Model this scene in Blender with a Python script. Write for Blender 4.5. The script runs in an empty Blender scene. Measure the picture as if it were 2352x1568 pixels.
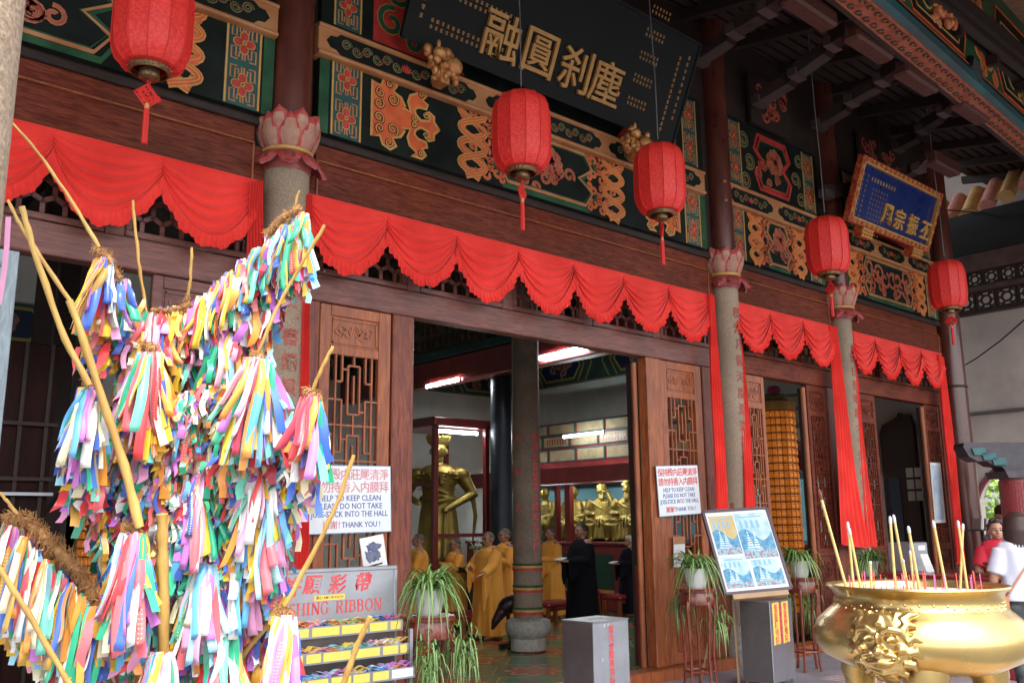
import bpy, math, random
from mathutils import Vector, Matrix
from mathutils.geometry import tessellate_polygon
rnd = random.Random(7)
S = bpy.context.scene
COL = S.collection
PI = math.pi
V = Vector
# ---------------------------------------------------------------- camera
CAM = V((0, -6.8, 1.67))
YAW, PITCH, ROLL = math.radians(41.078), math.radians(11.341), math.radians(-0.504)
_F = V((math.sin(YAW)*math.cos(PITCH), math.cos(YAW)*math.cos(PITCH), math.sin(PITCH)))
_R = V((math.cos(YAW), -math.sin(YAW), 0)); _U = _R.cross(_F)
cR = _R*math.cos(ROLL)+_U*math.sin(ROLL); cU = -_R*math.sin(ROLL)+_U*math.cos(ROLL)
cd = bpy.data.cameras.new('camera'); cam = bpy.data.objects.new('camera', cd); COL.objects.link(cam)
cd.sensor_width = 36; cd.lens = 31.94; cd.clip_start = 0.05; cd.clip_end = 500
cam.matrix_world = Matrix(((cR.x, cU.x, -_F.x, CAM.x), (cR.y, cU.y, -_F.y, CAM.y), (cR.z, cU.z, -_F.z, CAM.z), (0, 0, 0, 1)))
S.camera = cam
# ---------------------------------------------------------------- light
SUN_EL, SUN_AZ = math.radians(61), math.radians(-158)     # azimuth from +Y towards +X: behind the camera, a little left
w = bpy.data.worlds.new('World'); S.world = w; w.use_nodes = True
nt = w.node_tree; nt.nodes.clear()
sky = nt.nodes.new('ShaderNodeTexSky'); sky.sky_type = 'NISHITA'; sky.sun_disc = False
sky.sun_elevation = SUN_EL; sky.sun_rotation = SUN_AZ; sky.air_density = 1.0; sky.dust_density = 3.5; sky.ozone_density = 0.6
bg = nt.nodes.new('ShaderNodeBackground'); bg.inputs[1].default_value = 0.15
hs = nt.nodes.new('ShaderNodeHueSaturation'); hs.inputs['Saturation'].default_value = 0.3
wo = nt.nodes.new('ShaderNodeOutputWorld')
nt.links.new(sky.outputs[0], hs.inputs['Color']); nt.links.new(hs.outputs[0], bg.inputs[0]); nt.links.new(bg.outputs[0], wo.inputs[0])
sl = bpy.data.lights.new('sun', 'SUN'); sl.energy = 1.5; sl.angle = math.radians(14); sl.color = (1, 0.95, 0.88)
so = bpy.data.objects.new('sun', sl); COL.objects.link(so)
sd = V((math.sin(SUN_AZ)*math.cos(SUN_EL), math.cos(SUN_AZ)*math.cos(SUN_EL), math.sin(SUN_EL)))
so.rotation_euler = (-sd).to_track_quat('-Z', 'Y').to_euler()
S.view_settings.view_transform = 'Standard'; S.view_settings.look = 'None'
S.view_settings.exposure = 2.05; S.view_settings.gamma = 1; S.view_settings.use_curve_mapping = False
S.render.engine = 'CYCLES'
S.cycles.max_bounces = 7; S.cycles.diffuse_bounces = 4; S.cycles.glossy_bounces = 3; S.cycles.transparent_max_bounces = 8
S.cycles.transmission_bounces = 4; S.cycles.sample_clamp_indirect = 6
# pixel of the photograph (2352 wide) -> world point on a plane
_f = 36/31.94
def ray(u, v): return _F + cR*((u-1176)/2352*_f) - cU*((v-784)/2352*_f)
def PY(u, v, y=0.0):
    d = ray(u, v); return CAM + d*((y-CAM.y)/d.y)
def PX(u, v, x):
    d = ray(u, v); return CAM + d*((x-CAM.x)/d.x)
def PZ(u, v, z):
    d = ray(u, v); return CAM + d*((z-CAM.z)/d.z)
def PD(u, v, dist): return CAM + ray(u, v)*dist
def fx(x, y): return x*(6.8+y)/6.8
def fz(z, y): return 1.67+(z-1.67)*(6.8+y)/6.8
# ---------------------------------------------------------------- mesh helper
class MB:
    def __init__(s): s.v = []; s.f = []; s.m = []; s.T = None; s.mi = 0
    def add(s, vs, fs, mi=None):
        o = len(s.v); T = s.T
        if T is not None: s.v += [tuple(T @ V(p)) for p in vs]
        else: s.v += [tuple(p) for p in vs]
        s.f += [tuple(i+o for i in f) for f in fs]; s.m += [s.mi if mi is None else mi]*len(fs); return s
    def box(s, x0, y0, z0, x1, y1, z1, mi=None, b=0.0):
        if b <= 0:
            vs = [(x0,y0,z0),(x1,y0,z0),(x1,y1,z0),(x0,y1,z0),(x0,y0,z1),(x1,y0,z1),(x1,y1,z1),(x0,y1,z1)]
            return s.add(vs, [(0,3,2,1),(4,5,6,7),(0,1,5,4),(1,2,6,5),(2,3,7,6),(3,0,4,7)], mi)
        b = min(b, (x1-x0)*.45, (y1-y0)*.45, (z1-z0)*.45)       # chamfered box
        vs = []; 
        for sx, X, Xi in ((0,x0,x0+b),(1,x1,x1-b)):
            for sy, Y_, Yi in ((0,y0,y0+b),(1,y1,y1-b)):
                for sz, Z_, Zi in ((0,z0,z0+b),(1,z1,z1-b)):
                    vs += [(X,Yi,Zi),(Xi,Y_,Zi),(Xi,Yi,Z_)]
        I = lambda a,b_,c,k: (a*4+b_*2+c)*3+k
        fs = [(I(0,0,0,0),I(0,0,1,0),I(0,1,1,0),I(0,1,0,0)),(I(1,0,0,0),I(1,1,0,0),I(1,1,1,0),I(1,0,1,0)),
              (I(0,0,0,1),I(1,0,0,1),I(1,0,1,1),I(0,0,1,1)),(I(0,1,0,1),I(0,1,1,1),I(1,1,1,1),I(1,1,0,1)),
              (I(0,0,0,2),I(0,1,0,2),I(1,1,0,2),I(1,0,0,2)),(I(0,0,1,2),I(1,0,1,2),I(1,1,1,2),I(0,1,1,2))]
        for a in (0,1):
            for c in (0,1):
                fs.append((I(a,c,0,0),I(a,c,0,1),I(a,c,1,1),I(a,c,1,0)))
                fs.append((I(a,0,c,0),I(a,0,c,2),I(a,1,c,2),I(a,1,c,0)))
                fs.append((I(0,a,c,1),I(0,a,c,2),I(1,a,c,2),I(1,a,c,1)))
                for e in (0,1): fs.append((I(a,c,e,0),I(a,c,e,1),I(a,c,e,2)))
        return s.add(vs, fs, mi)
    def lathe(s, prof, n=24, c=(0,0,0), mi=None, sx=1, sy=1, fn=None, cap=True):
        vs = []; fs = []; k = len(prof)
        for i, (r, z) in enumerate(prof):
            for j in range(n):
                a = 2*PI*j/n; q = r*(fn(a, z) if fn else 1)
                vs.append((c[0]+q*math.cos(a)*sx, c[1]+q*math.sin(a)*sy, c[2]+z))
        for i in range(k-1):
            for j in range(n): fs.append((i*n+j, i*n+(j+1)%n, (i+1)*n+(j+1)%n, (i+1)*n+j))
        if cap:
            if prof[0][0] > 1e-4: fs.append(tuple(range(n-1, -1, -1)))
            if prof[-1][0] > 1e-4: fs.append(tuple((k-1)*n+j for j in range(n)))
        return s.add(vs, fs, mi)
    def tube(s, pts, rad, n=8, mi=None, cap=True, flat=1.0, up=None):
        pts = [V(p) for p in pts]; m = len(pts); vs = []; fs = []
        rad = list(rad) if hasattr(rad, '__len__') else [rad]*m
        t0 = (pts[1]-pts[0]).normalized()
        u = up and V(up) or (V((0,0,1)) if abs(t0.z) < .9 else V((1,0,0)))
        for i, p in enumerate(pts):
            t = (pts[min(i+1, m-1)]-pts[max(i-1, 0)])
            t = t.normalized() if t.length > 1e-9 else t0
            a = t.cross(u)
            a = a.normalized() if a.length > 1e-6 else t.orthogonal().normalized()
            b = a.cross(t).normalized(); u = b
            for j in range(n):
                g = 2*PI*j/n; vs.append(p + a*(math.cos(g)*rad[i]) + b*(math.sin(g)*rad[i]*flat))
        for i in range(m-1):
            for j in range(n): fs.append((i*n+j, i*n+(j+1)%n, (i+1)*n+(j+1)%n, (i+1)*n+j))
        if cap: fs += [tuple(range(n-1, -1, -1)), tuple((m-1)*n+j for j in range(n))]
        return s.add(vs, fs, mi)
    def ell(s, c, r, n=12, k=8, mi=None, rot=None):
        vs = []; fs = []; M = rot or Matrix.Identity(3); c = V(c)
        if not hasattr(r, '__len__'): r = (r, r, r)
        for i in range(1, k):
            ph = PI*i/k
            for j in range(n):
                a = 2*PI*j/n; vs.append(c + M @ V((r[0]*math.sin(ph)*math.cos(a), r[1]*math.sin(ph)*math.sin(a), -r[2]*math.cos(ph))))
        vs += [c + M @ V((0,0,-r[2])), c + M @ V((0,0,r[2]))]; b = len(vs)-2
        for i in range(k-2):
            for j in range(n): fs.append((i*n+j, i*n+(j+1)%n, (i+1)*n+(j+1)%n, (i+1)*n+j))
        for j in range(n): fs.append((b, (j+1)%n, j)); fs.append((b+1, (k-2)*n+j, (k-2)*n+(j+1)%n))
        return s.add(vs, fs, mi)
    def grid(s, fn, nu, nv, mi=None, closed=False):
        vs = [fn(i/nu, j/nv) for j in range(nv+1) for i in range(nu+1)]
        fs = [(j*(nu+1)+i, j*(nu+1)+i+1, (j+1)*(nu+1)+i+1, (j+1)*(nu+1)+i) for j in range(nv) for i in range(nu)]
        return s.add(vs, fs, mi)
    def slab(s, fn, nu, nv, th, mi=None):       # a thin sheet with thickness along its normal
        s.grid(fn, nu, nv, mi)
        P = [[V(fn(i/nu, j/nv)) for i in range(nu+1)] for j in range(nv+1)]
        n = (P[0][-1]-P[0][0]).cross(P[-1][0]-P[0][0]); n = n.normalized()*th if n.length > 0 else V((0, th, 0))
        s.grid(lambda a, b: P[round(b*nv)][round((1-a)*nu)]+n, nu, nv, mi)
        for e in (0, nv):
            for i in range(nu):
                q = [P[e][i], P[e][i+1], P[e][i+1]+n, P[e][i]+n]; s.add(q if e else q[::-1], [(0,1,2,3)], mi)
        for e in (0, nu):
            for j in range(nv):
                q = [P[j][e], P[j+1][e], P[j+1][e]+n, P[j][e]+n]; s.add(q[::-1] if e else q, [(0,1,2,3)], mi)
        return s
    def prism(s, poly, fn, h0, h1, mi=None):    # polygon (a,b) extruded between heights; fn(a,b,h)->xyz
        n = len(poly); vs = [fn(a, b, h1) for a, b in poly]+[fn(a, b, h0) for a, b in poly]
        tris = tessellate_polygon([[V((a, b, 0)) for a, b in poly]])
        fs = [tuple(t) for t in tris]+[(i, i+n, (i+1)%n+n, (i+1)%n) for i in range(n)]
        return s.add(vs, fs, mi)
    def stroke(s, pts, w, fn, h0, h1, mi=None, closed=False):   # flat raised band along a 2D path
        n = len(pts); L = []; R = []
        for i in range(n):
            if closed: a, b = pts[(i-1)%n], pts[(i+1)%n]
            else: a, b = pts[max(i-1,0)], pts[min(i+1,n-1)]
            dx, dy = b[0]-a[0], b[1]-a[1]; l = math.hypot(dx, dy) or 1; ww = (w[i] if hasattr(w, '__len__') else w)/2
            L.append((pts[i][0]-dy/l*ww, pts[i][1]+dx/l*ww)); R.append((pts[i][0]+dy/l*ww, pts[i][1]-dx/l*ww))
        vs = [fn(a, b, h1) for a, b in L]+[fn(a, b, h1) for a, b in R]+[fn(a, b, h0) for a, b in L]+[fn(a, b, h0) for a, b in R]
        fs = []; m = n if closed else n-1
        for i in range(m):
            j = (i+1)%n; fs += [(i, n+i, n+j, j), (i, j, 2*n+j, 2*n+i), (n+i, 3*n+i, 3*n+j, n+j)]
        return s.add(vs, fs, mi)
    def build(s, name, mats, parent=None, smooth=False, kind=None, label=None):
        if not isinstance(mats, (list, tuple)): mats = [mats]
        o = V(parent['_org']) if parent is not None else V((0,0,0))
        me = bpy.data.meshes.new(name)
        me.from_pydata([(p[0]-o.x, p[1]-o.y, p[2]-o.z) for p in s.v], [], s.f)
        for m in mats: me.materials.append(m)
        me.polygons.foreach_set('material_index', s.m)
        if smooth: me.polygons.foreach_set('use_smooth', [True]*len(s.f))
        me.update()
        if smooth and smooth != 'all': me.set_sharp_from_angle(angle=math.radians(smooth if smooth is not True else 40))
        ob = bpy.data.objects.new(name, me); COL.objects.link(ob)
        if parent is not None: ob.parent = parent
        ob['_org'] = tuple(o)
        if kind: ob['kind'] = kind
        if label: ob['label'] = label
        return ob
def thing(name, label, cat, loc=(0,0,0), group=None, kind=None):
    o = bpy.data.objects.new(name, None); COL.objects.link(o); o.location = loc; o.empty_display_size = .1
    o['label'] = label; o['category'] = cat; o['_org'] = tuple(loc)
    if group: o['group'] = group
    if kind: o['kind'] = kind
    return o
def struct(name, mb, mats, smooth=False): return mb.build(name, mats, None, smooth, 'structure')
def copy_obj(o, parent):
    c = o.copy(); COL.objects.link(c)
    if parent is not None: c.parent = parent
    for ch in list(o.children): copy_obj(ch, c)
    return c
def dup(root, loc, rz=0, label=None, sc=None, group=None):
    c = copy_obj(root, None); c.location = loc; c.rotation_euler = (0, 0, rz)
    if sc: c.scale = (sc, sc, sc)
    if label: c['label'] = label
    if group: c['group'] = group
    return c
def move(o, loc, rz=0, sc=None):
    o.location = loc; o.rotation_euler = (0, 0, rz)
    if sc: o.scale = (sc, sc, sc)
def fuse(mb, vox, name, mats, parent=None, smooth_it=3, **kw):   # merge overlapping closed shapes into one continuous skin
    o = mb.build(name, mats, parent, True, **kw)
    m = o.modifiers.new('r', 'REMESH'); m.mode = 'VOXEL'; m.voxel_size = vox; m.use_smooth_shade = True
    if smooth_it:
        q = o.modifiers.new('s', 'SMOOTH'); q.iterations = smooth_it; q.factor = .5
    dg = bpy.context.evaluated_depsgraph_get(); dg.update()
    me = bpy.data.meshes.new_from_object(o.evaluated_get(dg), depsgraph=dg)
    o.modifiers.clear(); old = o.data; o.data = me; me.name = name; bpy.data.meshes.remove(old)
    if len(me.materials) == 0:
        for x in (mats if isinstance(mats, (list, tuple)) else [mats]): me.materials.append(x)
    me.polygons.foreach_set('use_smooth', [True]*len(me.polygons)); return o
# ---------------------------------------------------------------- materials
def mat(name, c, rough=.6, metal=0, c2=None, sc=6, stretch=(1,1,1), bump=0, bsc=None, spec=.5, emit=None, kind='noise', lo=.35, hi=.65, rv=.12, coat=0, trans=0, sheen=0, dirt=0, geo=False):
    m = bpy.data.materials.new(name); m.use_nodes = True; t = m.node_tree; N = t.nodes; b = N['Principled BSDF']; L = t.links.new
    b.inputs['Base Color'].default_value = (*c, 1); b.inputs['Roughness'].default_value = rough; b.inputs['Metallic'].default_value = metal
    b.inputs['Specular IOR Level'].default_value = spec
    if coat: b.inputs['Coat Weight'].default_value = coat; b.inputs['Coat Roughness'].default_value = .15
    if trans: b.inputs['Transmission Weight'].default_value = trans
    if sheen: b.inputs['Sheen Weight'].default_value = sheen
    if emit: b.inputs['Emission Color'].default_value = (*emit[:3], 1); b.inputs['Emission Strength'].default_value = emit[3]
    tc = N.new('ShaderNodeNewGeometry' if geo else 'ShaderNodeTexCoord'); mp = N.new('ShaderNodeMapping')
    L(tc.outputs['Position' if geo else 'Object'], mp.inputs[0]); mp.inputs['Scale'].default_value = stretch
    if c2 is not None:
        if kind == 'wood':
            nz = N.new('ShaderNodeTexNoise'); nz.inputs['Scale'].default_value = sc; nz.inputs['Detail'].default_value = 8; nz.inputs['Distortion'].default_value = 1.2
        elif kind == 'voronoi':
            nz = N.new('ShaderNodeTexVoronoi'); nz.inputs['Scale'].default_value = sc
        else:
            nz = N.new('ShaderNodeTexNoise'); nz.inputs['Scale'].default_value = sc; nz.inputs['Detail'].default_value = 6
        L(mp.outputs[0], nz.inputs['Vector'])
        r = N.new('ShaderNodeValToRGB'); r.color_ramp.elements[0].position = lo; r.color_ramp.elements[1].position = hi
        r.color_ramp.elements[0].color = (*c, 1); r.color_ramp.elements[1].color = (*c2, 1)
        L(nz.outputs[0], r.inputs[0]); out = r.outputs[0]
        if dirt:
            n2 = N.new('ShaderNodeTexNoise'); n2.inputs['Scale'].default_value = 1.3; n2.inputs['Detail'].default_value = 9; n2.inputs['Roughness'].default_value = .7
            L(tc.outputs['Position' if geo else 'Object'], n2.inputs['Vector'])
            mr0 = N.new('ShaderNodeMapRange'); mr0.inputs[1].default_value = .35; mr0.inputs[2].default_value = .7; mr0.inputs[3].default_value = 1; mr0.inputs[4].default_value = 1-dirt
            L(n2.outputs[0], mr0.inputs[0])
            mx = N.new('ShaderNodeMix'); mx.data_type = 'RGBA'; mx.blend_type = 'MULTIPLY'; mx.inputs[0].default_value = 1
            L(out, mx.inputs[6]); L(mr0.outputs[0], mx.inputs[7]); out = mx.outputs[2]
        L(out, b.inputs['Base Color'])
        mr = N.new('ShaderNodeMapRange'); mr.inputs[3].default_value = max(.03, rough-rv); mr.inputs[4].default_value = min(1, rough+rv)
        L(nz.outputs[0], mr.inputs[0]); L(mr.outputs[0], b.inputs['Roughness'])
    if bump:
        n3 = N.new('ShaderNodeTexNoise'); n3.inputs['Scale'].default_value = bsc or sc*4; n3.inputs['Detail'].default_value = 5
        L(mp.outputs[0], n3.inputs['Vector'])
        bp = N.new('ShaderNodeBump'); bp.inputs['Strength'].default_value = bump; bp.inputs['Distance'].default_value = .01
        L(n3.outputs[0], bp.inputs['Height']); L(bp.outputs[0], b.inputs['Normal'])
    return m
M = {}
M['wood'] = mat('brown_wood', (.105,.017,.009), .5, c2=(.24,.055,.026), sc=5, stretch=(1,4,9), kind='wood', bump=.15, bsc=30, dirt=.45, spec=.18)
M['woodv'] = mat('brown_wood_upright', (.14,.030,.018), .42, c2=(.30,.08,.042), sc=5, stretch=(7,7,.8), kind='wood', bump=.15, bsc=24, dirt=.4, spec=.35)
M['worn'] = mat('greyish_wood', (.13,.045,.035), .42, c2=(.25,.095,.075), sc=5, stretch=(.7,3,8), kind='wood', bump=.25, bsc=26, dirt=.4, spec=.4)  # muted brown, a little greyer than the plain wood
M['orangewood'] = mat('oiled_wood', (.24,.062,.022), .38, c2=(.44,.13,.045), sc=4, stretch=(6,6,.7), kind='wood', bump=.12, bsc=22, dirt=.3, spec=.4)
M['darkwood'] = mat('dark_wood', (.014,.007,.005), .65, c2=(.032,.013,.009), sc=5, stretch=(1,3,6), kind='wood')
M['shaft'] = mat('lacquered_shaft', (.085,.02,.014), .3, c2=(.13,.032,.02), sc=3, stretch=(2,2,.5), coat=.35, dirt=.3)
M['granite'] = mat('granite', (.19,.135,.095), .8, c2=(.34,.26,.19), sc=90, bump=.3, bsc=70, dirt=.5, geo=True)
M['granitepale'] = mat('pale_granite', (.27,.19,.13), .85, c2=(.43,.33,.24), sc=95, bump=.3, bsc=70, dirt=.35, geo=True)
M['petal'] = mat('painted_petal', (.36,.12,.09), .65, c2=(.54,.33,.24), sc=9, bump=.2, lo=.3, hi=.7, dirt=.45, spec=.3)
M['petaledge'] = mat('painted_petal_edge', (.42,.03,.04), .6, c2=(.52,.12,.10), sc=14, bump=.2, dirt=.3, spec=.3)
M['carvedchar'] = mat('faded_red_carving', (.34,.06,.045), .8, c2=(.42,.13,.10), sc=25)
M['petaldark'] = mat('painted_petal_dark', (.16,.03,.03), .5, c2=(.42,.10,.09), sc=8, bump=.2)
M['redcloth'] = mat('red_cloth', (.72,.030,.022), .75, c2=(.86,.050,.038), sc=2.2, bump=.08, bsc=180, sheen=.15, spec=.15, dirt=.12)
M['tubeweak'] = mat('alcove_tube', (1,1,1), .5, emit=(.85,.97,1, 16))
M['lantern'] = mat('lantern_cloth', (.68,.018,.016), .5, c2=(.80,.045,.032), sc=45, bump=.1, bsc=90, lo=.4, hi=.6, dirt=.12)
M['tassel'] = mat('red_tassel', (.6,.015,.012), .6, c2=(.7,.03,.02), sc=90, stretch=(1,1,.05), bump=.4)
M['brass'] = mat('old_brass', (.30,.19,.09), .45, .8, c2=(.12,.07,.035), sc=60)
M['paintdark'] = mat('dark_paint', (.004,.007,.006), .6, c2=(.010,.015,.012), sc=4, spec=.15)
M['paintgreen'] = mat('green_paint', (.014,.055,.028), .45, c2=(.03,.10,.045), sc=5, spec=.2)
M['paintteal'] = mat('teal_paint', (.022,.075,.075), .5, c2=(.035,.11,.10), sc=6, dirt=.3, spec=.2)
M['tan'] = mat('tan_paint', (.40,.15,.05), .5, c2=(.48,.22,.09), sc=5, dirt=.25)
M['gold'] = mat('gold_paint', (.48,.25,.06), .5, .1, c2=(.58,.32,.09), sc=12)
M['orange'] = mat('orange_paint', (.60,.085,.02), .6, c2=(.74,.14,.035), sc=7, dirt=.25)
M['redpaint'] = mat('red_paint', (.32,.02,.018), .5, c2=(.5,.04,.03), sc=8)
M['rose'] = mat('rose_paint', (.32,.05,.03), .5, c2=(.42,.10,.06), sc=9)
M['plaque'] = mat('black_lacquer', (.003,.004,.005), .5, c2=(.006,.007,.009), sc=3, spec=.18)
M['blue'] = mat('blue_enamel', (.006,.018,.11), .3, c2=(.008,.026,.15), sc=2, spec=.4)
M['giltframe'] = mat('gilt_frame', (.34,.025,.015), .5, .1, c2=(.50,.14,.03), sc=26, bump=.9, bsc=30, lo=.45, hi=.6)
M['giltletter'] = mat('gilt_letter', (.36,.18,.05), .5, .3, c2=(.46,.25,.08), sc=8)
M['statuegold'] = mat('statue_gold', (.38,.28,.07), .42, .75, c2=(.26,.18,.045), sc=4, bump=.25, bsc=30)
M['black'] = mat('black', (.006,.006,.007), .6)
M['wall'] = mat('white_wall', (.60,.61,.56), .8, c2=(.70,.70,.65), sc=1.5, bump=.05, dirt=.15)
M['wallblue'] = mat('alcove_blue', (.20,.44,.50), .8, c2=(.28,.55,.62), sc=1.2)
M['greenpanel'] = mat('green_panel', (.008,.045,.028), .4, c2=(.012,.06,.035), sc=3)
M['redpanel'] = mat('red_lacquer', (.15,.012,.014), .35, c2=(.20,.02,.018), sc=3, coat=.2)
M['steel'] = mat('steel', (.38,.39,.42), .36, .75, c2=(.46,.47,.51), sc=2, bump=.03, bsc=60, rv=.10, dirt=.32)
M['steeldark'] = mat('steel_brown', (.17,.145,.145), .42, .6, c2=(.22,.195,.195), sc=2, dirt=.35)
M['white'] = mat('white_board', (.72,.76,.78), .35, c2=(.80,.82,.83), sc=2)
M['paper'] = mat('white_paper', (.80,.80,.78), .7, c2=(.7,.7,.68), sc=5)
M['redink'] = mat('red_ink', (.60,.03,.05), .6, c2=(.7,.12,.12), sc=14)
M['blueink'] = mat('blue_ink', (.05,.08,.32), .5)
M['yellow'] = mat('yellow_label', (.80,.64,.10), .5, c2=(.74,.58,.12), sc=5)
M['carvedred'] = mat('carved_red', (.24,.05,.025), .55, c2=(.36,.10,.05), sc=10)
M['tube'] = mat('fluorescent_tube', (1,1,1), .5, emit=(.92,.97,1, 75))
M['glass'] = mat('pane_glass', (.9,.95,.95), .03, trans=1)
M['skin'] = mat('skin', (.42,.21,.13), .55, c2=(.50,.27,.18), sc=9)
M['hair'] = mat('black_hair', (.012,.010,.010), .45, c2=(.03,.022,.02), sc=60)
M['shaved'] = mat('shaved_hair', (.10,.075,.065), .7, c2=(.15,.11,.09), sc=90)
M['robe'] = mat('saffron_robe', (.88,.34,.035), .8, c2=(.92,.42,.06), sc=3, bump=.12, bsc=90, sheen=.1)
M['robeblack'] = mat('black_robe', (.006,.0055,.009), .9, c2=(.010,.009,.015), sc=3, bump=.1, bsc=80, spec=.15)
M['ash'] = mat('incense_ash', (.26,.23,.20), .95, c2=(.38,.35,.31), sc=30, bump=.6)
M['stick'] = mat('peeled_branch', (.40,.22,.05), .55, c2=(.60,.39,.11), sc=16, stretch=(1,1,.25), bump=.3, dirt=.2)
M['straw'] = mat('coir_fibre', (.28,.13,.045), .9, c2=(.46,.25,.10), sc=30)
M['leaf'] = mat('striped_leaf', (.055,.16,.03), .5, c2=(.36,.46,.20), sc=9, stretch=(1,1,1), lo=.45, hi=.62)
M['leaf2'] = mat('leaf_green', (.06,.15,.03), .5, c2=(.12,.25,.06), sc=8)
M['pot'] = mat('white_pot', (.62,.62,.60), .35, c2=(.7,.7,.68), sc=4)
M['rosewood'] = mat('rosewood', (.13,.022,.012), .28, c2=(.22,.04,.02), sc=5, stretch=(4,4,1), kind='wood', coat=.4)
M['porch'] = mat('porch_stone', (.28,.28,.32), .55, c2=(.38,.37,.41), sc=3, bump=.1, dirt=.3)
M['stonebase'] = mat('carved_stone', (.24,.23,.20), .8, c2=(.36,.34,.30), sc=20, bump=.4)
def char(s, size, m, fn, h0=.0, h1=.003, bold=.0, name='letter', parent=None, font_sx=1.0, depth=True, shear=0.0, label=None):
    """a string as a flat raised mesh centred on (0,0); fn(a,b,h)->xyz"""
    c = bpy.data.curves.new('t', 'FONT'); c.body = s; c.size = size; c.align_x = 'CENTER'; c.align_y = 'CENTER'; c.offset = bold*size; c.extrude = .5; c.resolution_u = 2; c.shear = shear
    o = bpy.data.objects.new('t', c); COL.objects.link(o); dg = bpy.context.evaluated_depsgraph_get(); dg.update()
    me = bpy.data.meshes.new_from_object(o.evaluated_get(dg), depsgraph=dg)
    mb = MB(); vs = [(v.co.x*font_sx, v.co.y, v.co.z) for v in me.vertices]
    if len(s) == 1 and vs:
        ax = (min(v[0] for v in vs)+max(v[0] for v in vs))/2; ay = (min(v[1] for v in vs)+max(v[1] for v in vs))/2
        vs = [(a-ax, b-ay, z) for a, b, z in vs]
    mb.add([fn(a, b, h1 if z > 0 else h0) for a, b, z in vs], [tuple(p.vertices) for p in me.polygons])
    bpy.data.objects.remove(o); bpy.data.curves.remove(c); bpy.data.meshes.remove(me)
    if parent is None and name is None: return mb
    return mb.build(name, m, parent, label=label)
def plane_fn(o, ex, ey, en):
    o, ex, ey, en = V(o), V(ex), V(ey), V(en)
    return lambda a, b, h: o+ex*a+ey*b+en*h
# ================================================================ ground, floors, hall shell
g = MB(); g.box(-60, -60, -.6, 80, 60, -.3); struct('ground', g, mat('yard_concrete', (.10,.098,.095), .8, c2=(.15,.145,.14), sc=1.2, bump=.2, dirt=.3))
g = MB(); g.box(-8, -5.4, -.3, 24, -.13, 0); g.build('porch_floor', M['porch'], None, False, 'structure')
g = MB()                                                        # ribbed guide paving near the right-hand doors
for i in range(34): g.box(9.3+i*.11, -1.75, .0, 9.37+i*.11, -1.15, .008)
g.build('ribbed_paving', mat('pink_guide_tile', (.42,.30,.31), .7, c2=(.5,.38,.38), sc=9), None, False, 'structure')
HF = -.08
def floor_mat():
    m = bpy.data.materials.new('patterned_floor'); m.use_nodes = True; t = m.node_tree; N = t.nodes; L = t.links.new; b = N['Principled BSDF']
    b.inputs['Roughness'].default_value = .24
    g_ = N.new('ShaderNodeNewGeometry'); s = N.new('ShaderNodeSeparateXYZ'); L(g_.outputs['Position'], s.inputs[0])
    def ma(op, a, b_=None, c=None):
        n = N.new('ShaderNodeMath'); n.operation = op
        for i, q in enumerate((a, b_, c)):
            if q is None: continue
            if isinstance(q, (int, float)): n.inputs[i].default_value = q
            else: L(q, n.inputs[i])
        return n.outputs[0]
    def cell(v, p): return ma('SUBTRACT', ma('FRACT', ma('DIVIDE', v, p)), .5)
    X, Y_ = cell(s.outputs[0], 1.2), cell(s.outputs[1], 1.2)
    r = ma('SQRT', ma('ADD', ma('MULTIPLY', X, X), ma('MULTIPLY', Y_, Y_)))
    ang = ma('ARCTAN2', Y_, X)
    pet = ma('ADD', .30, ma('MULTIPLY', .055, ma('COSINE', ma('MULTIPLY', ang, 8))))
    inm = ma('LESS_THAN', r, pet); ring = ma('LESS_THAN', ma('ABSOLUTE', ma('SUBTRACT', r, ma('MULTIPLY', pet, .8))), .02); core = ma('LESS_THAN', r, .12)
    X2, Y2 = ma('SUBTRACT', .5, ma('ABSOLUTE', X)), ma('SUBTRACT', .5, ma('ABSOLUTE', Y_))
    corner = ma('LESS_THAN', ma('SQRT', ma('ADD', ma('MULTIPLY', X2, X2), ma('MULTIPLY', Y2, Y2))), .10)
    edge = ma('LESS_THAN', ma('ABSOLUTE', ma('SUBTRACT', ma('ADD', ma('ABSOLUTE', X), ma('ABSOLUTE', Y_)), .56)), .022)
    nz = N.new('ShaderNodeTexNoise'); nz.inputs['Scale'].default_value = 7; L(g_.outputs['Position'], nz.inputs['Vector'])
    base = N.new('ShaderNodeValToRGB'); base.color_ramp.elements[0].color = (.03,.11,.06,1); base.color_ramp.elements[1].color = (.13,.24,.12,1); L(nz.outputs[0], base.inputs[0])
    cur = base.outputs[0]
    for f_, c in ((edge, (.30,.22,.10)), (corner, (.34,.05,.03)), (inm, (.40,.06,.035)), (ring, (.48,.24,.12)), (core, (.30,.14,.04))):
        x = N.new('ShaderNodeMix'); x.data_type = 'RGBA'; L(f_, x.inputs[0]); L(cur, x.inputs[6]); x.inputs[7].default_value = (*c, 1); cur = x.outputs[2]
    L(cur, b.inputs['Base Color']); return m
g = MB(); g.box(-6, .13, -.2, 16.4, 12, HF); struct('hall_floor', g, floor_mat())
HX = 16.0; HY = 11.0
g = MB(); g.box(-6, HY, HF, 16.4, HY+.3, 7.4); struct('hall_back_wall', g, M['wall'])
g = MB(); g.box(HX, .2, HF, HX+.4, HY, 7.4); struct('hall_side_wall', g, M['wall'])
g = MB(); g.box(-6.3, .2, HF, -6, HY+.3, 7.4); struct('hall_left_wall', g, M['darkwood'])
g = MB(); g.box(-6.3, .2, 7.4, 16.4, HY+.3, 7.6)
for i in range(14): g.box(-6+i*1.6, .25, 7.25, -5.85+i*1.6, HY, 7.4)
struct('hall_ceiling', g, M['darkwood'])
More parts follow.
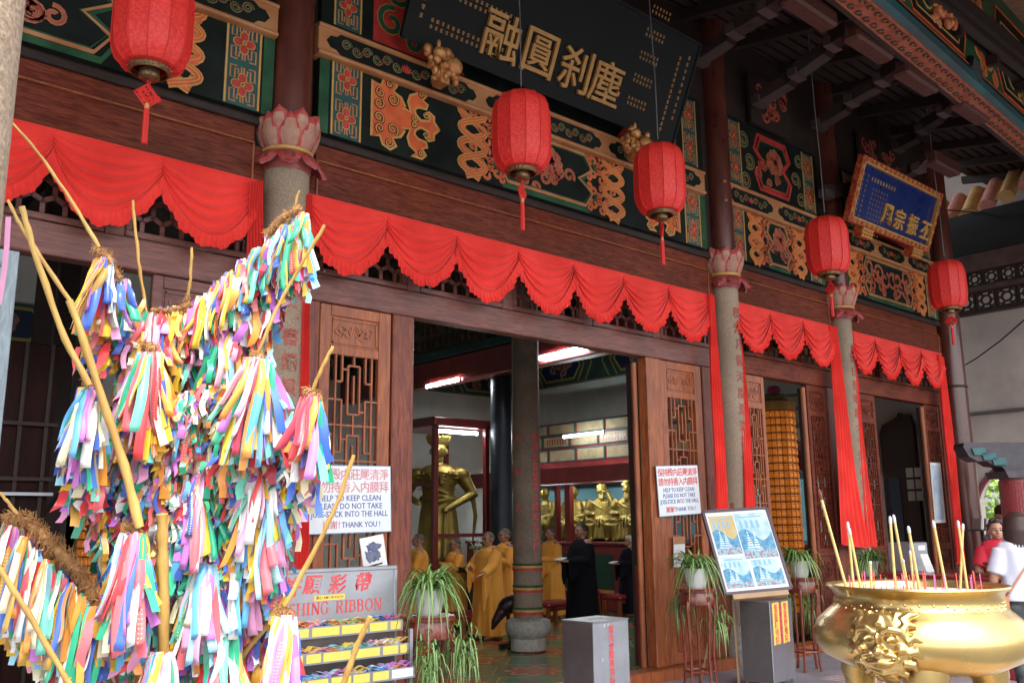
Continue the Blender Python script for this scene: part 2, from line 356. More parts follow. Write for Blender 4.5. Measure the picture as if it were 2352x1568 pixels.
# ---- porch ceiling of boards and rafters, roof above
g = MB(); g.add([(-10,.3,8.55),(20,.3,8.55),(20,-2.75,7.95),(-10,-2.75,7.95),(-10,.3,8.75),(20,.3,8.75),(20,-2.75,8.15),(-10,-2.75,8.15)], [(0,1,2,3),(7,6,5,4),(0,4,5,1),(2,6,7,3),(1,5,6,2),(0,3,7,4)])
struct('porch_ceiling', g, M['darkwood'])
R0 = thing('porch_roof', 'dark timber eave roof with rows of boards above the hanging lanterns', 'roof', (5, -1, 8.2))
pm = None
for i in range(15):
    y = .12-i*.19; z = 8.51+(y-.3)*.197
    g = MB(); g.box(-9.8, y-.13, z-.075, 19.8, y-.02, z-.005); o = g.build('ceiling_board', M['darkwood'], R0)
for i in range(26):
    x = -9.4+i*1.15
    g = MB(); g.add([(x,.28,8.3),(x+.1,.28,8.3),(x+.1,-2.6,7.73),(x,-2.6,7.73),(x,.28,8.44),(x+.1,.28,8.44),(x+.1,-2.6,7.87),(x,-2.6,7.87)], [(0,3,2,1),(4,5,6,7),(0,1,5,4),(1,2,6,5),(2,3,7,6),(3,0,4,7)])
    g.build('rafter', M['darkwood'], R0)
g = MB(); g.add([(-12,-3.1,9.4),(21,-3.1,9.4),(21,3,11.2),(-12,3,11.2),(-12,-3.1,9.2),(21,-3.1,9.2),(21,3,11.0),(-12,3,11.0)], [(0,1,2,3),(7,6,5,4),(0,4,5,1),(1,5,6,2),(2,6,7,3),(3,7,4,0)])
rm = mat('roof_tile_brown', (.22,.09,.05), .7, c2=(.35,.16,.08), sc=8)
g.build('roof_slab', rm, R0)
g = MB(); g.add([(-12,-6.55,7.2),(21,-6.55,7.2),(21,-3.1,9.38),(-12,-3.1,9.38),(-12,-6.55,7.05),(21,-6.55,7.05),(21,-3.1,9.2),(-12,-3.1,9.2)], [(0,1,2,3),(7,6,5,4),(0,4,5,1),(1,5,6,2),(2,6,7,3),(3,7,4,0)])
g.build('shading_roof_slab', M['darkwood'], R0)  # unseen outer roof run, lengthened and lowered to darken the hall front
# ---- carved curved brackets under the eave
M['bpale'] = mat('bracket_pale', (.055,.036,.034), .6)
bcol = mat('bracket_grey_brown', (.022,.012,.011), .6, c2=(.045,.026,.024), sc=6, spec=.25)
BR = [[(1610,145),(1677,100),(1690,80),(1750,45),(1765,28),(1808,0)],[(1747,240),(1817,198),(1832,178),(1900,130),(1915,108),(1952,84)],
      [(1884,294),(1946,258),(1958,238),(2017,207),(2028,190),(2066,166)],[(2065,345),(2110,322),(2120,303),(2160,278),(2170,262),(2196,240)],
      [(1900,452),(2010,440),(2060,428),(2090,405),(2112,392),(2135,370)],[(1478,20),(1545,-28),(1560,-50),(1622,-90),(1640,-115),(1680,-145)]]
for k, pl in enumerate(BR):
    pts = []
    for i, (u, v) in enumerate(pl):
        pts.append(PY(u, v, -.25-(1.85 if k != 4 else .9)*i/5))
    lab = ['curved timber bracket above the gold characters of the black plaque', 'second curved eave bracket to the right of the black plaque', 'curved eave bracket above the top left corner of the blue plaque', 'curved eave bracket over the middle of the blue plaque', 'thin curved bracket low at the right end of the eave behind the blue plaque wire','curved timber bracket high up at the top edge over the black plaque'][k]
    if k == 5: continue
    T = thing('eave_bracket', lab, 'bracket', pts[0], 'curved brackets under the eave')
    g = MB(); hw = .10
    for i in range(len(pts)-1):
        a, b = pts[i], pts[i+1]; x0 = a.x; x1 = b.x
        vs = [(x0-hw,a.y,a.z),(x0+hw,a.y,a.z),(x1+hw,b.y,b.z),(x1-hw,b.y,b.z),(x0-hw,a.y,a.z+.16),(x0+hw,a.y,a.z+.16),(x1+hw,b.y,b.z+.16),(x1-hw,b.y,b.z+.16)]
        g.add(vs, [(0,3,2,1),(4,5,6,7),(1,2,6,5),(3,0,4,7),(0,1,5,4),(2,3,7,6)])
    g.build('bracket_arm', bcol, T)
    for i in (0, 2, 4):
        p = pts[i]; g = MB(); g.box(p.x-.13, p.y-.05, p.z-.015, p.x+.13, p.y+.07, p.z+.10)
        g.build('joint_block', M['bpale'], T)
    p = pts[-1]; g = MB()
    g.box(p.x-.02, p.y-.12, p.z-.05, p.x+.85, p.y+.10, p.z+.16, b=.03); g.build('carved_purlin', mat('purlin', (.04,.010,.007), .6, c2=(.09,.022,.014), sc=30, bump=.8, bsc=40), T)
# ---- outer eave beam: carved soffit strip, coloured rolls, painted outward face
T = thing('painted_eave_beam', 'outer eave beam with red carved underside and green and gold painted face', 'beam', (10, -2.3, 7.2))
A, B = PY(1912, 0, -2.36), PY(2352, 356, -2.0); A.z = B.z = 7.24
dA = (B-A).normalized(); A0 = A-dA*8; B0 = B+dA*6; nO = V((dA.y, -dA.x, 0)); nO = nO if nO.y < 0 else -nO
def EB(a, b, h): return A0+dA*a+nO*h+V((0, 0, b))               # a along, b up, h outwards
LT = (B0-A0).length
def band(name, m, h0, h1, b0, b1, par=T):
    g = MB(); vs = [EB(0,b0,h0),EB(LT,b0,h0),EB(LT,b0,h1),EB(0,b0,h1),EB(0,b1,h0),EB(LT,b1,h0),EB(LT,b1,h1),EB(0,b1,h1)]
    g.add(vs, [(0,3,2,1),(4,5,6,7),(0,1,5,4),(1,2,6,5),(2,3,7,6),(3,0,4,7)]); return g.build(name, m, par)
band('inner_edge_strip', M['darkwood'], -.06, 0, -.01, .5)
band('soffit_board', M['carvedred'], 0, .27, 0, .08)
g = MB(); vsc = MB()
for i in range(int(LT/.19)):                                     # pierced scroll relief on the soffit
    a = .05+i*.19
    fn = lambda p, q, h, a=a: EB(a+p, -h, .135+q)
    for s_ in (-1, 1):
        pts = [(.08+.062*math.cos(t)*(1-t/9), s_*(.01+.052+.048*math.sin(t)*(1-t/9))) for t in [k*.7 for k in range(8)]]
        g.stroke(pts, .02, fn, -.002, .014)
g.build('soffit_scrollwork', mat('soffit_relief', (.07,.05,.03), .6), T, kind='stuff')
for h in (.015, .255):
    g = MB(); g.tube([EB(0, -.006, h), EB(LT, -.006, h)], .016, 6); g.build('soffit_moulding', M['carvedred'], T, True)
band('blue_roll', mat('roll_teal', (.03,.13,.15), .35, c2=(.04,.08,.09), sc=1.2), .27, .37, .02, .13)
band('dark_fillet', M['paintdark'], .272, .355, .13, .2)
band('gold_fillet', M['orange'], .272, .345, .2, .235)
band('face_board', M['paintgreen'], .10, .30, .2, 2.0)
g = MB()
def sp(cx, cy, r, a0, turns, d=1, n=22, k=.75):
    return [(cx+r*(1-k*i/n)*math.cos(a0+d*2*PI*turns*i/n), cy+r*(1-k*i/n)*math.sin(a0+d*2*PI*turns*i/n)) for i in range(n+1)]
def ost(g, pts, w_, fn, f=.6, closed=False, h=.004, m0=0, m1=1):
    g.stroke(pts, w_, fn, 0, h, m0, closed)
    ww = [x*f for x in w_] if hasattr(w_, '__len__') else w_*f
    g.stroke(pts, ww, fn, h, h+.004, m1, closed)
aU = 8.0                                                        # local distance of point A
for k in range(-1, 5):                                          # dark cartouches with gold outline and green scrolls, gilt flame scrolls between
    a0 = aU+.2+k*3.1
    fn = lambda p, q, h, a0=a0: EB(a0+p, .24+q, .30+h)
    g2 = MB()
    poly = [(1.25,.1),(1.1,.45),(1.25,.8),(1.15,1.0),(1.35,1.5),(2.75,1.5),(2.95,1.0),(2.85,.8),(3.0,.45),(2.85,.1)]
    g2.prism(poly, fn, 0, .006, 2); g2.stroke(poly, .035, fn, .006, .014, 0, True)
    inner = [(1.4,.22),(1.28,.45),(1.42,.72),(1.38,1.0),(1.5,1.3),(2.6,1.3),(2.72,1.0),(2.68,.72),(2.82,.45),(2.7,.22)]
    g2.stroke(inner, .02, fn, .006, .014, 1, True)
    for (cx, cy, r, d) in ((1.75,.5,.22,1),(2.1,.85,.2,-1),(2.35,.45,.22,-1),(1.7,1.0,.18,-1),(2.5,1.0,.17,1),(2.05,.35,.13,1)):
        q = sp(cx, cy, r, 1.0+cx, 1.3, d); g2.stroke(q, .085, fn, .006, .010, 3); g2.stroke(q, .022, fn, .010, .016, 1)
    g2.build('painted_cartouche', [M['orange'], M['gold'], M['paintdark'], M['paintgreen']], T)
    g3 = MB()
    for (cx, cy, r, d) in ((.35,.95,.2,1),(.62,.72,.19,-1),(.38,.48,.16,-1),(.78,.42,.16,1),(.55,.22,.12,1),(.72,1.1,.17,1),(.3,1.35,.15,1),(.95,.2,.1,-1)):
        ost(g3, sp(cx, cy, r, 2*cx, 1.2, d), .10, fn)
    g3.build('painted_flame_scroll', [M['gold'], M['orange']], T)
C = PY(2150, 20, -2.5)
g = MB(); rr = random.Random(3)
for i in range(70): g.ell((C.x+rr.uniform(-.3,.3), C.y+rr.uniform(-.12,.05), C.z+rr.uniform(-.25,.35)), (rr.uniform(.03,.09), .05, rr.uniform(.03,.10)), 8, 5, rot=Matrix.Rotation(rr.uniform(-1,1), 3, 'Y'))
g.box(C.x-.34, C.y, C.z-.3, C.x+.34, C.y+.14, C.z+.5)
T2 = thing('carved_gilt_bracket', 'gilded openwork carving fixed high on the outer eave beam', 'carving', C)
g.build('openwork_carving', mat('gilt_carving', (.36,.07,.03), .5, c2=(.62,.22,.07), sc=14, bump=.5), T2, True)
C = PY(2226, 165, -2.45)
T2 = thing('floodlight', 'black floodlight clamped under the painted outer eave beam', 'floodlight', C)
g = MB(); g.T = Matrix.Translation(C) @ Matrix.Rotation(.5, 4, 'Y'); g.box(-.17, -.1, -.13, .17, .12, .12, b=.02); g.build('housing', M['black'], T2)
g = MB(); g.T = Matrix.Translation(C) @ Matrix.Rotation(.5, 4, 'Y'); g.box(-.14, -.115, -.10, .14, -.103, .09); g.build('lamp_glass', mat('lamp_glass', (.08,.08,.08), .1), T2)
g = MB(); g.tube([C+V((0,.1,.05)), C+V((0,.2,.25))], .02, 6); g.build('clamp', M['black'], T2)

# ================================================================ columns
def inscription(s, rad, z0, dz, size, m, name, parent, ang=-PI/2, bold=.02):
    for i, c in enumerate(s):
        if c == ' ': continue
        zc = z0-dz*i
        fn = lambda a, b, h: V(((rad+h)*math.cos(ang+a/rad), (rad+h)*math.sin(ang+a/rad), zc+b))
        char(c, size, m, fn, -.002, .003, bold, name, parent)
def petal_mesh(w, h, r0, r1, droop=False):
    mb = MB()
    def f(u, v):
        a = (u-.5)*2; prof = (math.sin(PI*min(1, (.18+.82*v)))**.6 if v < .995 else 0) if not droop else max(0, 1-(v**2.2))**.5
        if v >= .995: prof = 0
        ww = w*prof; bul = (1-a*a)*.035*(1-v*.3)
        if droop: r = r0+(r1-r0)*v**1.4; z = -h*v+.05*math.sin(v*PI)+(h*.28)*max(0, v-.8)*3
        else: r = r0+(r1-r0)*(math.sin(v*PI*.62)); z = h*v
        return V((a*ww, -(r+bul-abs(a)*.01), z))
    mb.slab(f, 8, 8, -.018 if not droop else .018)
    for j in range(8):
        for i in range(8):
            if (i in (0,7) or j >= 6 or (j >= 4 and i in (1,6))): mb.m[j*8+i] = 1
    return mb
CG = (.205, .18, .17)
petU = petal_mesh(.104, .29, .180, .250); petL = petal_mesh(.120, .16, .20, .325, True)
def make_column(x, r, lab, txt, z0, group='granite columns of the hall front'):
    T = thing('granite_column', lab, 'column', (0,0,0), group)
    g = MB(); g.lathe([(r*1.06,.0),(r*1.04,.5),(r*1.0,2.5),(r*.97,4.62)], 32); g.build('granite_shaft', M['granitepale'], T, True)
    g = MB(); g.lathe([(r*1.5,0),(r*1.65,.12),(r*1.5,.3),(r*1.25,.42),(r*1.1,.46)], 32); g.build('base_drum', M['stonebase'], T, True)
    g = MB(); g.lathe([(r*.95,5.0),(r*.95,8.45)], 28); g.build('wooden_upper_shaft', M['shaft'], T, True)
    k = MB(); k.lathe([(r*1.0,4.60),(.21,4.66),(.19,4.76),(.2,4.8),(.19,5.02)], 24); cap = k.build('lotus_capital', M['petaldark'], T, True)
    k = MB(); k.lathe([(.20,4.745),(.222,4.76),(.222,4.785),(.20,4.80)], 28); k.build('gold_band', M['gold'], cap, True)
    me = [None, None, None]
    for row in range(3):
        for i in range(8):
            if me[row] is None:
                q = MB()
                if row < 2: q.T = Matrix.Translation((0, .03*(1-row) if row else 0, 4.79+.05*(row == 0))); q.add(petU.v, petU.f); q.m = list(petU.m)
                else: q.T = Matrix.Translation((0, 0, 4.74)); q.add(petL.v, petL.f); q.m = list(petL.m)
                o = q.build(['petal','petal','drooping_petal'][row], [M['petal'], M['petaledge']] if row < 2 else [M['petaldark'], M['petaledge']], cap, True); me[row] = o.data
            else:
                o = bpy.data.objects.new(['petal','petal','drooping_petal'][row], me[row]); COL.objects.link(o); o.parent = cap; o['_org'] = (0,0,0)
            o.rotation_euler = (0, 0, 2*PI*(i+(.5 if row else 0))/8)
    if txt: inscription(txt, r*1.01, z0, .205, .15, M['carvedchar'], 'carved_character', T)
    move(T, (x, -.02, 0)); return T
make_column(3.37, .20, 'nearest granite column with a large lotus capital, behind the wishing ribbons', '二書繙貝葉', PY(654,713,-.22).z)
make_column(9.56, .175, 'granite column with lotus capital between the wide doorway and the golden tower doorway', '雲常月香天度漫造花悦遊梅', PY(1681,715,-.2).z)
make_column(12.42, .165, 'slim granite column farthest along the hall front, between two red curtains', '慧日長明照大千法雨均霑', PY(1935,815,-.2).z)
T = thing('lacquered_corner_column', 'tall dark red lacquered column at the far right end of the hall front', 'column', (16.05, -.05, 0))
g = MB(); g.lathe([(.22,0),(.21,3),(.2,8.4)], 32, (16.05,-.05,0)); g.build('shaft', M['shaft'], T, True)
g = MB(); g.lathe([(.3,0),(.33,.12),(.25,.3)], 32, (16.05,-.05,0)); g.build('base_drum', M['stonebase'], T, True)
g = MB(); g.lathe([(.22,3.9),(.222,3.91),(.222,3.93),(.218,3.94)], 32, (16.05,-.05,0)); g.build('join_ring', M['darkwood'], T, True)
# foreground granite pillar at the left picture edge
e1 = PY(60, 0, -5); pc = V((e1.x-.175, -5.0, 0))
T = thing('foreground_granite_pillar', 'rough granite pillar very close at the left edge of the view', 'pillar', pc)
g = MB(); g.lathe([(.175,0),(.172,2),(.17,6.9)], 40, pc); g.build('pillar_shaft', M['granitepale'], T, True)
g = MB(); g.lathe([(.26,0),(.27,.2),(.2,.3)], 32, pc); g.build('pillar_base', M['stonebase'], T, True)

# ================================================================ wall above the doors, frames, transoms
BAYS = [(-2.6, 3.18), (3.56, 9.36), (9.76, 12.25), (12.6, 15.85)]
CUSP = [[1.51-.79*k for k in range(5,0,-1)]+[1.51, 2.3, 3.15], [3.6,4.4,5.18,5.97,6.79,7.62,8.43,9.25], [9.78,10.57,11.38,12.23], [12.7,13.49,14.2,14.95,15.8]]
bn = ['leftmost bay', 'wide middle bay', 'golden tower bay', 'far right bay']
g = MB(); g.box(-6, .02, 5.0, 16.3, .2, 8.6); g.build('hall_front_upper_wall', M['darkwood'], None, False, 'structure')
def hexbars(g, x0, x1, z0, z1, y, R=.088):
    dx = R*math.sqrt(3); i = 0; z = z0+R*.6
    row = 0
    while z < z1+R:
        x = x0+(dx/2 if row % 2 else 0)
        while x < x1+dx/2:
            c = [(x+R*math.sin(PI/3*k), z+R*math.cos(PI/3*k)) for k in range(6)]
            for k in (0, 1, 5):
                a, b = c[k], c[(k+1)%6]
                a = (min(max(a[0],x0),x1), min(max(a[1],z0),z1)); b = (min(max(b[0],x0),x1), min(max(b[1],z0),z1))
                if abs(a[0]-b[0])+abs(a[1]-b[1]) > .02: g.stroke([a, b], .034, lambda p, q, h: V((p, y-h, q)), 0, .018)
            x += dx
        z += R*1.5; row += 1
wcut = [0, 1, 2, 2]
for bi, (xa, xb) in enumerate(BAYS):
    T = thing('door_frame', ['greyish timber door frame and lintel behind the ribbon tree', 'reddish timber frame around the wide middle doorway', 'timber door frame around the golden tower doorway', 'timber door frame of the far right doorway beside the lacquered column'][bi], 'door frame', (xa, 0, 3.6), 'timber frames of the doorways')
    mw = M['worn'] if bi < 2 else M['wood']
    g = MB(); g.box(xa, -.005, 3.56, xb, .14, 3.80, b=.008); g.build('lintel', mw, T)
    g = MB(); g.box(xa, .035, 3.80, xb, .12, 4.52); g.build('transom_backing', M['wood'], T) if 0 else None
    # transom rail/posts + pierced panels
    g = MB(); g.box(xa, .0, 4.34, xb, .12, 4.8, b=.006); g.build('board', M['wood'], T)
    n = max(2, round((xb-xa)/1.2)); wv = (xb-xa)/n
    for i in range(n+1):
        g = MB(); xx = xa+i*wv; g.box(max(xa, xx-.07), .002, 3.803, min(xb, xx+.07), .12, 4.337, b=.006); g.build('transom_post', mw, T)
    for i in range(n):
        x0 = xa+i*wv+.075; x1 = xa+(i+1)*wv-.075
        g = MB()
        for (p, q, r_, s_) in ((x0,3.81,x1,3.86),(x0,4.28,x1,4.33),(x0,3.862,x0+.05,4.278),(x1-.05,3.862,x1,4.278)): g.box(p, .0, q, r_, .03, s_, b=.006)
        fr = g.build('transom_panel', mw, T)
        g = MB(); hexbars(g, x0+.05, x1-.05, 3.86, 4.28, .045); g.build('hexagon_grille', mw, fr)
    g = MB(); g.box(xa, .09, 3.80, xb, .10, 4.35); g.build('dark_backing', M['black'], T) if 0 else None
    # big boards and mouldings under the painted frieze
    g = MB(); g.box(xa+.1, .012, 4.80, xb-.1, .10, 5.0); g.build('upper_board', M['wood'], T)
    for z, w_ in ((4.815, .014),):
        g = MB(); g.box(xa+.1, -.014, z, xb-.1, .012, z+w_, b=.004); g.build('moulding', M['orangewood'], T)
    for x in (xa+.1, xb-.12):
        g = MB(); g.box(x, -.014, 4.35, x+.018, .0, 4.81, b=.003); g.build('moulding', M['orangewood'], T)
    g = MB(); g.box(xa, -.03, 4.98, xb, .12, 5.06, b=.01); g.build('shelf_beam', M['darkwood'], T)
    # threshold
    g = MB(); g.box(xa, -.12, HF, xb, .12, .12, b=.012); g.build('threshold', M['orangewood'], T)
    if bi == 1:
        g = MB(); g.box(4.50, .0, .12, 4.73, .14, 3.56, b=.01); g.build('post', M['woodv'], T)
        g = MB(); g.box(7.99, .0, .12, 8.25, .14, 3.56, b=.01); g.build('post', M['orangewood'], T)
        g = MB(); g.box(3.56, .0, .12, 3.75, .14, 3.56, b=.01); g.build('post', M['woodv'], T)
        g = MB(); g.box(9.04, .0, .12, 9.36, .14, 3.56, b=.01); g.build('post', M['woodv'], T)
        for (u, v) in ((1322,663+15),(700,665),(745,622),(1560,760)):
            p = PY(u, v, -.01); g = MB(); g.ell((p.x, -.012, p.z), (.012,.008,.012), 8, 5); g.build('bolt', M['steel'], T)
    else:
        for (x0, x1) in {0: [(3.0, 3.18)], 2: [(9.76,9.87),(11.93,12.25)], 3: [(12.6,12.76),(15.54,15.85)]}[bi]:
            g = MB(); g.box(x0, .0, .12, x1, .14, 3.56, b=.01); g.build('post', M['woodv'], T)

# ================================================================ door leaves
def lattice(g, x0, x1, z0, z1, y, t=.016):
    W = x1-x0; n = max(1, round((z1-z0)/.62)); H = (z1-z0)/n
    X = lambda u: x0+W*u
    def bar(u0, v0, u1, v1, zb):
        a, b = X(u0), X(u1); c, d = zb+H*v0, zb+H*v1
        if u0 == u1: g.box(a-t/2, y, c, a+t/2, y+.028, d)
        else: g.box(a, y+.003, c-t/2, b, y+.026, c+t/2)
    for k in range(n):
        zb = z0+k*H
        for u in (.13,.87): bar(u, 0, u, 1, zb)
        bar(0, 0, 1, 0, zb); bar(0, .5, 1, .5, zb) if k % 2 else None
        bar(.38,.16,.38,.86, zb); bar(.62,.16,.62,.86, zb); bar(.38,.86,.62,.86, zb); bar(.38,.16,.62,.16, zb)
        bar(.5,.0,.5,.16, zb); bar(.5,.86,.5,1, zb); bar(.5,.3,.5,.72,zb)
        bar(.26,.62,.26,1,zb); bar(.74,.62,.74,1,zb); bar(.13,.62,.26,.62,zb); bar(.74,.62,.87,.62,zb)
        bar(.26,.0,.26,.36,zb); bar(.74,0,.74,.36,zb); bar(0,.36,.26,.36,zb); bar(.74,.36,1,.36,zb); bar(.26,.8,.38,.8,zb); bar(.62,.2,.74,.2,zb)
def door_leaf(x0, x1, lab, mw, seed=0, carved=True, swing=None):
    T = thing('door_leaf', lab, 'door', (x0, .03, .12), 'carved lattice door leaves')
    y = .02; sw = .085 if x1-x0 > .6 else .07
    if x1-x0 > .7: a, b = x0+.11, x1-.13
    else: a, b = x0+sw, x1-sw
    for (p, q) in ((x0+.003, a), (b, x1-.003)):
        g = MB(); g.box(p, y, .125, q, y+.055, 3.555, b=.006); g.build('stile', mw, T)
    zs = [(.125,.24),(.78,.86),(1.20,1.30),(3.12,3.20),(3.46,3.555)]
    for (c, d) in zs:
        g = MB(); g.box(a+.001, y+.001, c, b-.001, y+.05, d, b=.005); g.build('rail', mw, T)
    for (c, d) in ((.24,.78),(.86,1.20),(3.20,3.46)):
        g = MB(); g.box(a, y+.018, c, b, y+.04, d); pn = g.build('carved_panel', mw, T)
        g = MB(); i = .02
        for (p, q, r_, s_) in ((a+i,c+i,b-i,c+i+.012),(a+i,d-i-.012,b-i,d-i),(a+i,c+i,a+i+.012,d-i),(b-i-.012,c+i,b-i,d-i)): g.box(p, y+.008, q, r_, y+.018, s_)
        g.build('panel_border', mw, pn)
        if carved:
            g = MB(); cx, cz = (a+b)/2, (c+d)/2; hw, hh = (b-a)/2-.06, (d-c)/2-.05
            fn = lambda p, q, h: V((p, y+.018-h, q)); R_ = random.Random(seed+int(c*10))
            m_ = 5 if hw > hh else 4
            for k in range(m_):
                px_ = cx+(k-(m_-1)/2)*2*hw/m_*.95 if hw > hh else cx+(k % 2-.5)*hw*.7; pz_ = cz+(hh*.25*(-1)**k if hw > hh else (k//2-.5)*hh)
                g.stroke(sp(px_, pz_, min(hw, hh)*.75, R_.uniform(0, 6), 1.1, (-1)**k), .016, fn, 0, .009)
            g.stroke([(cx+hw*(t/12-1), cz+hh*.45*math.sin(t*1.1)) for t in range(25)], .014, fn, 0, .008)
            g.build('relief_scroll', mw, pn)
    g = MB(); lattice(g, a, b, 1.30, 3.12, y+.006); g.build('lattice', mw, T)
    return T
door_leaf(3.76, 4.49, 'lattice door leaf carrying the large sign behind the wishing ribbon stand', M['orangewood'], 1)
door_leaf(8.26, 9.03, 'lattice door leaf with the smaller joss-stick sign at the right of the wide doorway', M['orangewood'], 2)
door_leaf(9.88, 10.38, 'narrow lattice door leaf left of the golden prayer tower', M['orangewood'], 3)
door_leaf(11.42, 11.92, 'narrow lattice door leaf right of the golden prayer tower', M['wood'], 4)
door_leaf(12.77, 13.34, 'lattice door leaf at the left side of the far right doorway', M['wood'], 5)
door_leaf(14.98, 15.53, 'lattice door leaf with a hanging pale blue sheet at the far right doorway', M['wood'], 6)
door_leaf(2.33, 3.0, 'greyed door leaf half hidden behind the ribbon garland', M['worn'], 7)
xr_ = PY(21, 850).x
o = door_leaf(xr_-.7, xr_, 'bluish grey door leaf at the left edge of the view', mat('pale_worn_wood', (.22,.27,.30), .4, c2=(.34,.42,.46), sc=6, stretch=(6,6,.8), kind='wood'), 8)
# folded-back leaves seen edge-on inside the doorways
def folded(x, y0, y1, lab, m_):
    T = thing('folded_door_leaf', lab, 'door', (x, y0, .12), 'door leaves folded back into the hall')
    g = MB(); g.box(x-.03, y0, .12, x+.03, y1, 3.5, b=.006); g.build('leaf_board', m_, T)
    g = MB(); g.tube([(x-.045, y0-.0, .12), (x-.045, y0, 3.5)], .035, 12); g.build('round_meeting_stile', M['orangewood'], T, True)
    g = MB(); g.box(x-.035, y0+.06, .125, x-.031, y1-.05, 1.2); g.build('leaf_panel', M['redpanel'], T)
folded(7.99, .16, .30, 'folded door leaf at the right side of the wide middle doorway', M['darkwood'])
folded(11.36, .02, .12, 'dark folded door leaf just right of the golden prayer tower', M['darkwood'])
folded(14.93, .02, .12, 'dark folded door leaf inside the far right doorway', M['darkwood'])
# ================================================================ painted friezes
YF = -.10
def FR(y): return lambda a, b, h: V((fx(a, y), y-h, fz(b, y)))
PM = [M['tan'], M['orange'], M['paintgreen'], M['gold'], M['redpaint'], M['paintteal'], M['rose'], M['paintdark']]
def flower_panel(T, x0, x1, z0, z1, y=YF, nf=2, k=0):
    fn0 = FR(y); g = MB()
    g.prism([(x0,z0),(x1,z0),(x1,z1),(x0,z1)], fn0, 0, .004, 5)
    for x in (x0+.012, x1-.012): g.stroke([(x,z0),(x,z1)], .018, fn0, .004, .012, 3)
    W = x1-x0; H = (z1-z0)/nf
    pn = g.build('flower_panel', PM, T)
    for j in range(nf):
        cx, cz = (x0+x1)/2, z0+H*(j+.5)
        g = MB()
        for a in range(4):
            t = a*PI/2; ex, ez = cx+math.cos(t)*W*.17, cz+math.sin(t)*W*.19
            el = [(ex+W*.13*math.cos(q)*(1.15 if a % 2 == 0 else 1), ez+W*.13*math.sin(q)*(1 if a % 2 == 0 else 1.15)) for q in [i*PI/6 for i in range(12)]]
            g.prism(el, fn0, .004, .010, 3); c0 = (ex, ez)
            g.prism([(c0[0]+(p-c0[0])*.8, c0[1]+(q-c0[1])*.8) for p, q in el], fn0, .010, .014, 4)
        g.stroke([(cx+W*.05*math.cos(q), cz+W*.05*math.sin(q)) for q in [i*PI/4 for i in range(8)]], .012, fn0, .014, .018, 3, True)
        g.build('painted_flower', PM, pn)
        for sx in (-1, 1):
            for sz in (-1, 1):
                g = MB(); u = W*.5-.045; w_ = H*.5-.02
                P = [(.10*u,w_*.93),(.10*u,w_*.55),(.35*u,w_*.55),(.35*u,w_*.78),(.6*u,w_*.78),(.6*u,w_*.3),(.95*u,w_*.3),(.95*u,w_*.93),(.45*u,w_*.93)]
                g.stroke([(cx+sx*p, cz+sz*q) for p, q in P], .014, fn0, .004, .009, 0)
                g.build('key_fret', PM, pn)
def fill_blob(g, pts, fn, h0, h1, mi): 
    g.prism(pts, fn, h0, h1, mi)
def palmette(T, x, z0, z1, w_, s, y=YF):
    """orange cloud palmette, spreading from x in direction s, symmetric about its middle height"""
    fn = FR(y); g = MB(); zc = (z0+z1)/2; H = (z1-z0)/2*.97
    half = [(0,0),(0,.78),(.12,.70),(.16,.92),(.27,1.0),(.36,.86),(.30,.66),(.42,.56),(.48,.34),(.44,.3),(.56,.24),(.52,.5),(.55,.72),(.66,.86),(.58,.99),(.74,.99),(.80,.86),(.74,.70),(.82,.62),(.80,.48),(.68,.46),(.62,.36),(.64,.22),(.72,.10),(.84,.16),(.86,.3),(.78,.36),(.84,.42),(.92,.34),(.92,.18),(1.0,.0)]
    # base silhouette tan, then inner orange, shrunk a little by inset strokes
    up = [(x+s*p*w_, zc+q*H) for p, q in half]; dn = [(x+s*p*w_, zc-q*H) for p, q in half[::-1]]
    poly = up[1:]+dn[:-1]
    g.prism(poly, fn, 0, .005, 1); g.stroke(poly, .024, fn, .005, .009, 3, True)
    for q in (-1, 1):
        for (cx, cz, r, d, a0) in ((.25,.82,.10,1,0),(.30,.42,.16,-1,1),(.12,.5,.12,1,2),(.1,.2,.14,-1,1),(.72,.84,.07,1,0),(.8,.3,.08,1,3),(.62,.1,.08,-1,0)):
            pp = [(x+s*(cx*w_+(p-cx)*1), zc+q*(cz*H+(z-cz))) for p, z in sp(cx, cz, r*H*1.2, a0, 1.15, d, 14)]
            g.stroke(pp, .030, fn, .005, .008, 7); g.stroke(pp, .013, fn, .008, .012, 3)
    return g.build('cloud_palmette', PM, T)
def interlace(T, x, z0, z1, w_, s, y=YF):
    fn = FR(y); g = MB(); H = z1-z0; n = 2
    for ph in (0, 1):
        pts = []
        for i in range(41):
            t = i/40; a = w_*(.30+.26*math.sin(t*PI*2*n+ph*PI-.6)); pts.append((x+s*a, z0+t*H))
        ost(g, pts, .080 if not ph else .072, fn, .62, h=.005+.005*ph, m0=3); g.stroke(pts, .010, fn, .009+.005*ph, .012+.005*ph, 3)
    for k in range(3):                                         # flame clouds inside the loops
        zc = z0+H*(.02+.48*k)
        for q in ((-1, 1) if k == 1 else ((1,) if k == 0 else (-1,))):
            for (cx, cz, r, d) in ((.62,.06,.075,1),(.82,.11,.06,-1),(.48,.17,.05,1),(.95,.05,.045,1),(.30,.05,.05,-1),(.70,.2,.045,1),(.12,.1,.04,1)):
                ost(g, [(x+s*cx*w_+(p-cx)*s, zc+q*cz+(z-cz)*q) for p, z in sp(cx, cz, r, 1, 1.0, d, 12)], .040, fn, .6)
    return g.build('interlaced_scroll', PM, T)
